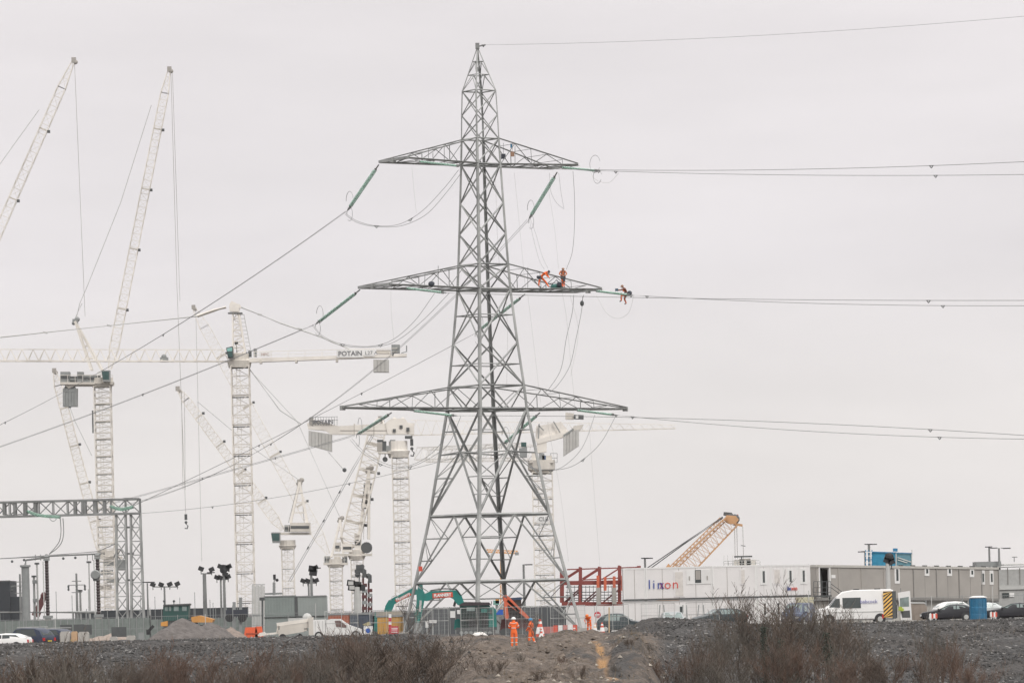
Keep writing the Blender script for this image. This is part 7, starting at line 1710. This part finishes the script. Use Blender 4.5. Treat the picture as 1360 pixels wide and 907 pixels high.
for dz in (0, .28): part(MB().bar(W(1288, 888, sA) + Vector((0, 0, dz * .4)), W(1400, 886, sB) + Vector((0, 0, dz * .4)), .05), 'stile', GREYL, t); 
for i in range(10): q = lerp(W(1288, 888, sA), W(1400, 886, sB), i / 10); part(MB().bar(q, q + Vector((0, 0, .12)), .04), 'rung', GREYL, t)
t = thing('bed_frame', 'low grey steel frame lying on top of the bank in front of the silver car', 'frame', onbank(893, 19.0)); S = 19.0
for (a_, b_) in (((872, 832), (890, 829)), ((890, 829), (912, 832)), ((872, 835), (912, 836)), ((912, 832), (913, 845))): part(MB().bar(W(*a_, S), W(*b_, S), .06), 'rail', GREYM, t)
# ================================================================== mesh fences
FG = 'temporary mesh fence panels'
pw, ph = 3.4, 2.0
inf = MB()
for i in range(1, 22): x = i * pw / 22; inf.bar((x, 0, .15), (x, 0, ph - .02), .006)
for i in range(1, 7): z = .15 + i * (ph - .2) / 7; inf.bar((0, 0, z), (pw, 0, z), .006)
infm = inf.mesh('mesh_infill', GREYL)
up_ = MB().tube([(0, 0, .0), (0, 0, ph)], .024, 6).mesh('upright', GREYL); hz = MB().tube([(0, 0, 0), (pw, 0, 0)], .024, 6).mesh('rail', GREYL)
ft = MB().box((0, 0, .07), (.24, .7, .14)).mesh('foot_block', CONC)
def fpanel(label, p, rz, sc=1.0, zsc=1.0):
    t = thing('fence_panel', label, 'fence panel', p, rz, FG); t.scale = (sc, 1, zsc)
    for x in (0.03, pw - .03): piece('upright', up_, t, (x, 0, 0))
    piece('upright', up_, t, (pw / 2, 0, 0)); 
    for z in (.15, ph * .62, ph): piece('rail', hz, t, (0, 0, z))
    o = piece('mesh_infill', infm, t); o['kind'] = 'stuff'
    piece('foot_block', ft, t, (0, 0, 0)); return t
S = 17.6; x = 432; i = 0
what = ['behind the pickup cab', 'in front of the orange-red container', 'in front of the white and blue sign', 'in front of the ochre container', 'by the red notice board', 'left of the left pylon foot', 'in front of the left pylon foot', 'in front of the excavator dipper', 'left of the excavator cab', 'in front of the excavator cab', 'in front of the orange digger', 'above the white-helmeted man', 'above the blue-helmeted man', 'left of the right pylon foot', 'in front of the right pylon foot', 'by the bending worker', 'in front of the dark hatchback', 'at the nose of the dark hatchback', 'left of the silver-green car', 'in front of the silver-green car', 'right of the silver-green car', 'left of the dark parked car']
k = 0
while x < 968 and k < len(what):
    S_ = S + (.5 if k % 4 == 1 else 0) 
    g = onbank(x, S_); nx_ = x + pw * S_ * .995
    g2 = onbank(nx_, S_ + (.15 if k % 3 else -.15)); rz = math.atan2(g2.y - g.y, g2.x - g.x)
    fpanel('grey mesh fence panel ' + what[k], g + Vector((0, 0, .0)), rz, 1.0, 1.18)
    x = nx_; k += 1
# far substation fence posts, right side fence
for (x0_, x1_, S_, lb, n_) in ((-10, 200, 15.2, 'parked cars and blocks at the left', 4), (200, 420, 15.2, 'dumper and the flatbed', 4), (1075, 1360, 16.6, 'cars by the taupe building', 5)):
    A, B = G(x0_, S_, .2), G(x1_, S_, .2); A.z = B.z = .1
    t = thing('mesh_fence', f'long thin-posted mesh fence beyond the {lb}', 'fence', A, 0); d = (B - A)
    Ln = d.length; nn = int(Ln / 2.4)
    for i in range(nn + 1): p = A + d * i / nn; part(MB().bar(p, p + Vector((0, 0, 2.3 if i % 3 else 3.0)), .06), 'fence_post', GREYM if i % 2 else GREYL, t)
    for z in (.3, 1.2, 2.2): part(MB().bar(A + Vector((0, 0, z)), B + Vector((0, 0, z)), .03), 'line_wire', GREYM, t)
    mb = MB()
    for i in range(int(Ln / .16)): p = A + d * (i * .16 / Ln); mb.bar(p, p + Vector((0, 0, 2.2)), .009)
    part(mb, 'mesh_infill', GREYM, t, kind='stuff')

# ================================================================== stones, grass, shrubs
rnd = random.Random(5)
mb = MB(); mb2 = MB()
def stone(mb, p, r_):
    o = len(mb.v)
    for d in ((1, 0, 0), (-1, 0, 0), (0, 1, 0), (0, -1, 0), (0, 0, 1), (0, 0, -.6)): k_ = r_ * rnd.uniform(.6, 1.2); mb.v.append((p.x + d[0] * k_, p.y + d[1] * k_, p.z + d[2] * k_ * .8))
    for f in ((0, 2, 4), (2, 1, 4), (1, 3, 4), (3, 0, 4), (2, 0, 5), (1, 2, 5), (3, 1, 5), (0, 3, 5)): mb.f.append(tuple(i + o for i in f)); mb.m.append(0)
for _ in range(52000):
    d = rnd.uniform(305, 345) if rnd.random() < .85 else rnd.uniform(240, 345); px = rnd.uniform(-20, 1380); X = (px - 680) * d / F
    mm = mid(X, d)
    if rnd.random() < mm * .85: continue
    r_ = .035 + .11 * rnd.random() ** 3
    stone(mb2 if rnd.random() < .09 else mb, Vector((X, d, gz(X, d) + r_ * .3)), r_)
solo(mb, 'gravel', mat('dark_gravel', (.06, .057, .055), .95, 0, .35, 1.3), None, None, (0, 0, 0), kind='stuff')
solo(mb2, 'pale_gravel', mat('pale_gravel_stone', (.22, .21, .2), .9, 0, .3, 1.3), None, None, (0, 0, 0), kind='stuff')
mb = MB()
for _ in range(5200):
    d = rnd.uniform(243, 300); px = rnd.gauss(735, 95); X = (px - 680) * d / F
    if not 560 < px < 930 or noise.noise(Vector((X * .3, d * .2, 1))) < rnd.uniform(-.25, .35): continue
    r_ = .04 + .2 * rnd.random() ** 4; stone(mb, Vector((X, d, gz(X, d) + noise.fractal(Vector((X, d, 0)) * .35, 1, 2, 4) * .4)), r_)
solo(mb, 'earth_clods', mat('earth_clod', (.15, .12, .095), .95, 0, .6, .9), None, None, (0, 0, 0), kind='stuff')
mb = MB()
for _ in range(320):
    d = rnd.uniform(243, 292); px = rnd.gauss(745, 85); X = (px - 680) * d / F
    if 580 < px < 900: stone(mb, Vector((X, d, gz(X, d) + noise.fractal(Vector((X, d, 0)) * .35, 1, 2, 4) * .4)), .04 + .14 * rnd.random() ** 2)
solo(mb, 'pale_rubble', mat('pale_rubble_stone', (.36, .32, .27), .95, 0, .3, 1.1), None, None, (0, 0, 0), kind='stuff')
# dead grass and low brush
mb = MB()
for _ in range(26000):
    px = rnd.uniform(-20, 1380); d = rnd.uniform(225, 300) if rnd.random() < .7 else rnd.uniform(262, 352); X = (px - 680) * d / F
    dens = noise.noise(Vector((X * .25, d * .1, 3))) + .25
    if rnd.random() > dens * 2: continue
    if 590 < px < 900 and d > 275 and rnd.random() < .6: continue
    z = gz(X, d) - .03; h_ = rnd.uniform(.1, .55); a = rnd.uniform(0, 6.28); l = rnd.uniform(-.25, .25); w_ = .018
    o = len(mb.v); mb.v += [(X - w_ * math.cos(a), d - w_ * math.sin(a), z), (X + w_ * math.cos(a), d + w_ * math.sin(a), z), (X + l, d + l * .5, z + h_)]; mb.f.append((o, o + 1, o + 2)); mb.m.append(0)
solo(mb, 'dead_grass', GRASS, None, None, (0, 0, 0), kind='stuff')
# bare shrubs
def grow(rnd, n_stem, H, spread, detail=3, tw=.009, up=.35, dn=.8):
    """returns (stems, twigs) as lists of (a, b, r0, r1)"""
    st, tw_ = [], []
    def br(p, d, L_, r_, lev):
        k = 4 if lev < 2 else 3; q = p; seg = L_ / k
        for i in range(k):
            d = (d + Vector((rnd.gauss(0, .14), rnd.gauss(0, .14), rnd.gauss(up * .2, .08)))).normalized()
            nq = q + d * seg; r2 = max(tw * .5, r_ * (1 - .16 * (i + 1)))
            (st if lev < 1 else tw_).append((q, nq, r_, r2)); q = nq; r_ = r2
            if lev < detail and (i > 0 or lev > 0):
                for _ in range(2 if lev < 1 or rnd.random() < dn else 1):
                    a = rnd.uniform(0, 6.28); s = Vector((math.cos(a), math.sin(a), rnd.uniform(.2, .9))).normalized()
                    br(q, (d * .75 + s * .7).normalized(), L_ * rnd.uniform(.38, .6), max(tw, r_ * .55), lev + 1)
    for _ in range(n_stem):
        a = rnd.uniform(0, 6.28); s = rnd.random() ** .5
        br(Vector((math.cos(a) * s * spread * .25, math.sin(a) * s * spread * .25, -.1)), Vector((math.cos(a) * s * spread / H * .9, math.sin(a) * s * spread / H * .9, 1)).normalized(), H * rnd.uniform(.6, .8), .012 + H * .006, 0)
    return st, tw_
def segmesh(segs, nm, mt):
    V_, F_ = [], []
    for a, b, r0, r1 in segs:
        d = b - a; x = Vector((d.z + .01, .01, -d.x)); x = x.normalized(); y = d.cross(x); y = y.normalized() if y.length > 0 else Vector((0, 1, 0)); o = len(V_)
        for c, r_ in ((a, r0), (b, r1)):
            for k in range(3):
                q = 2.094 * k; V_.append(tuple(c + (x * math.cos(q) + y * math.sin(q)) * r_))
        F_ += [(o, o + 1, o + 4, o + 3), (o + 1, o + 2, o + 5, o + 4), (o + 2, o, o + 3, o + 5)]
    me = bpy.data.meshes.new(nm); me.from_pydata(V_, [], F_); me.materials.append(mt); me.update(); return me
r2 = random.Random(21)
PR = {}; PH = {}
def proto(key, mt, *a, **k):
    st, tw_ = grow(r2, *a, **k); PH[key] = sorted(b.z for a, b, c, d in tw_)[int(len(tw_) * .985)]; PR[key] = (segmesh(st, 'stems', mt), segmesh(tw_, 'twigs', mt)); return key
for i, q in enumerate((BARK, BARKR, BARKG)): proto('low%d' % i, q, 12, 2.4, 2.8, 3, .008, dn=.55)
proto('wide', BARK, 15, 3.2, 3.6, 3, .008, dn=.6); proto('wide2', BARKR, 14, 3.0, 3.4, 3, .008, dn=.6)
proto('tall', BARKG, 7, 3.6, 2.2, 3, .009, up=.5, dn=.5); proto('tall2', BARK, 6, 3.6, 1.9, 3, .009, up=.6, dn=.5)
proto('sap', BARK, 1, 3.6, .3, 3, .008, up=.5); proto('sap2', BARKG, 2, 3.6, .6, 3, .008, up=.5)
def shrub(label, px, S, ytop, key, wsc=1., cat='shrub', grp=None, nm='bare_shrub'):
    ytop += 9 if px < 345 else 3; g = onbank(px, S); zt = W(px, ytop, S).z; H0 = PH[key]
    s = max(.2, (zt - g.z) / H0); t = thing(nm, label, cat, g, r2.uniform(0, 6.28), grp); t.scale = (s * wsc, s * wsc, s)
    a, b = PR[key]; piece('stems', a, t); o = piece('twigs', b, t); o['kind'] = 'stuff'
    return t
SG = 'bare brown shrubs along the foot of the bank'
SH = [
 (12, 23.5, 872, 'low1', 1.2, 'reddish-brown low shrub in the bottom left corner'), (55, 24, 862, 'low0', 1.1, 'brown shrub below the dark estate car'), (98, 24, 836, 'tall2', 1.2, 'taller open sapling in front of the pale blocks'),
 (85, 25, 868, 'low2', 1.2, 'greyish low shrub at the foot of the open sapling'), (140, 24.5, 872, 'low0', 1.1, 'low brown shrub below the small round-topped blocks'), (185, 24, 870, 'low2', 1.1, 'grey-brown low shrub left of the reddish one under the heap'),
 (225, 23.5, 858, 'wide2', .9, 'reddish-brown shrub below the gravel heap peak'), (272, 24, 852, 'low1', 1.3, 'broad rust-brown shrub below the right flank of the heap'), (310, 25, 872, 'low0', 1.0, 'small brown shrub right of the rust-brown one'),
 (352, 24.5, 880, 'low1', 1.0, 'low reddish shrub under the long pipe'), (395, 23.5, 862, 'wide', .9, 'brown shrub at the left edge of the central thicket'), (432, 23, 846, 'wide', 1.0, 'dense brown shrub below the pickup cab'), (468, 22.5, 836, 'wide2', 1.0, 'tall brown shrub below the pickup bonnet'),
 (505, 22.5, 838, 'wide', 1.05, 'tall brown shrub below the red notice board'), (540, 23, 844, 'low0', 1.4, 'brown shrub left of the dark sapling trunk'), (585, 23.2, 850, 'wide', .8, 'brown shrub right of the dark sapling trunk'), (450, 25, 868, 'low2', 1.4, 'low front shrub in the central thicket, left part'), (520, 25, 866, 'low0', 1.5, 'low front shrub in the central thicket, right part'),
 (612, 24, 856, 'low2', 1.0, 'small thin shrub on the brown slope'), (645, 24, 868, 'sap2', 1.3, 'sparse pale twigs on the brown slope'), (690, 25, 868, 'low2', .9, 'low shrub below the two men'), (745, 25, 874, 'low1', .8, 'low reddish shrub below the earth mound'),
 (768, 26, 880, 'low0', .7, 'little shrub left of the clay gully bottom'), (835, 24.5, 868, 'low0', 1.1, 'dark shrub right of the clay gully'), (862, 24, 870, 'low2', 1.1, 'grey-brown shrub below the timber plank'), (895, 24.5, 868, 'low1', 1.0, 'brown shrub below the left pole'),
 (650, 25.5, 872, 'low0', 1.2, 'thin brown scrub on the slope left of the two orange men'), (815, 25.5, 884, 'low2', 1.0, 'thin scrub at the bottom right of the clay gully'), (725, 26, 886, 'low0', 1.2, 'low scrub at the bottom edge under the two-stemmed sapling'), (930, 22.5, 848, 'wide', .75, 'brown shrub at the left edge of the right-hand thicket'), (955, 22, 826, 'tall', 1.0, 'open grey shrub in front of the dark parked car'), (985, 21.5, 806, 'tall', 1.2, 'grey-brown shrub left of the ivy-clad stems'), (1012, 21.5, 776, 'tall2', 1.3, 'tallest bare tree of the right-hand thicket, ivy at its foot'),
 (1040, 21.5, 790, 'tall', 1.2, 'bare shrub right of the tallest one in the right-hand thicket'), (1066, 21.8, 800, 'tall2', 1.4, 'bare shrub in front of the small blue van'), (1092, 21.8, 796, 'tall', 1.15, 'bare shrub in front of the white van bonnet'), (1120, 22.2, 812, 'tall2', 1.2, 'thin shrub in front of the white van side'),
 (1000, 24, 850, 'wide', 1.0, 'dense low shrub under the tallest bare tree'), (1060, 24, 850, 'wide2', 1.0, 'dense reddish shrub under the small blue van'), (1105, 24, 862, 'low2', 1.3, 'grey low shrub below the white van'), (1150, 24.5, 868, 'low1', 1.2, 'low reddish shrub below the chevron panel'),
 (1190, 25, 862, 'low0', 1.2, 'brown low shrub below the open van door'), (1238, 23.5, 824, 'tall', .9, 'upright brownish shrub below the black saloon'), (1255, 24.5, 850, 'wide2', .7, 'reddish shrub beside the upright one'), (1300, 26, 880, 'low1', .9, 'small shrub left of the ladder'), (955, 24.5, 868, 'low2', 1.3, 'low grey shrub in front of the right-hand thicket')]
for (px, S_, yt, key, ws, lb) in SH: shrub(lb, px, S_, yt, key, ws, 'shrub', SG)
for (px, S_, yt, key, ws, lb) in ((556, 22.5, 790, 'sap', 1.0, 'dark bare sapling rising in front of the excavator dipper'), (716, 24, 812, 'sap2', 1.0, 'bare two-stemmed sapling right of the blue-helmeted man'), (700, 24.5, 838, 'sap', .9, 'short thin sapling between the two orange men and the camera'), (640, 23, 846, 'sap', .8, 'thin sapling on the slope under the white sack'), (985, 20.5, 790, 'sap', .8, 'thin pole-like sapling before the blank shutter cabin')):
    shrub(lb, px, S_, yt, key, ws, 'sapling', None, 'bare_sapling')
# ivy columns
for (px, y0_, y1_, S_, lb) in ((1017, 832, 915, 22.5, 'dark ivy-clad trunk at the left of the right-hand thicket'), (1040, 850, 915, 22.8, 'second dark ivy-clad trunk, leaning left'), (1060, 862, 915, 23, 'third ivy-clad trunk, short and thick'), (1100, 840, 880, 22.6, 'thin ivy-clad stem in front of the white van'), (678, 890, 912, 25, 'small dark evergreen tuft on the brown slope')):
    c0 = W(px, y1_, S_); c1 = W(px - 3, y0_, S_); t = thing('ivy_trunk', lb, 'trunk' if px != 678 else 'tuft', c0, 0)
    part(MB().tube([c0 - Vector((0, 0, .6)), (c0 + c1) / 2 + Vector((.1, 0, 0)), c1], [.12, .09, .05], 6), 'trunk', BARK, t)
    mb = MB(); n_ = int(26 * (c1 - c0).length * 20)
    for _ in range(n_):
        q = rnd.random(); p = lerp(c0, c1, q) + Vector((rnd.gauss(0, .17), rnd.gauss(0, .17), rnd.gauss(0, .1))) * (1.15 - q * .7 if px != 678 else 1.6)
        a = Vector((rnd.gauss(0, 1), rnd.gauss(0, 1), rnd.gauss(0, 1))).normalized() * .06; b_ = Vector((rnd.gauss(0, 1), rnd.gauss(0, 1), rnd.gauss(0, 1))).normalized() * .06
        mb.add([p, p + a, p + a + b_, p + b_], [(0, 1, 2, 3)])
    part(mb, 'ivy_leaves', IVY, t, kind='stuff')
# ------------------------------------------------------------------ thin winter haze in the air
hz_ = MB().box2((-4100, -130, -6.2), (4100, 8100, 140))
hm = bpy.data.materials.new('haze_air'); hm.use_nodes = True; nt = hm.node_tree
for n in list(nt.nodes): nt.nodes.remove(n)
o_ = nt.nodes.new('ShaderNodeOutputMaterial'); pv = nt.nodes.new('ShaderNodeVolumePrincipled')
pv.inputs['Color'].default_value = (.93, .92, .92, 1); pv.inputs['Density'].default_value = HAZE; pv.inputs['Anisotropy'].default_value = .2
nt.links.new(pv.outputs[0], o_.inputs['Volume'])
solo(hz_, 'haze', hm, None, None, (0, 0, 0), kind='stuff')
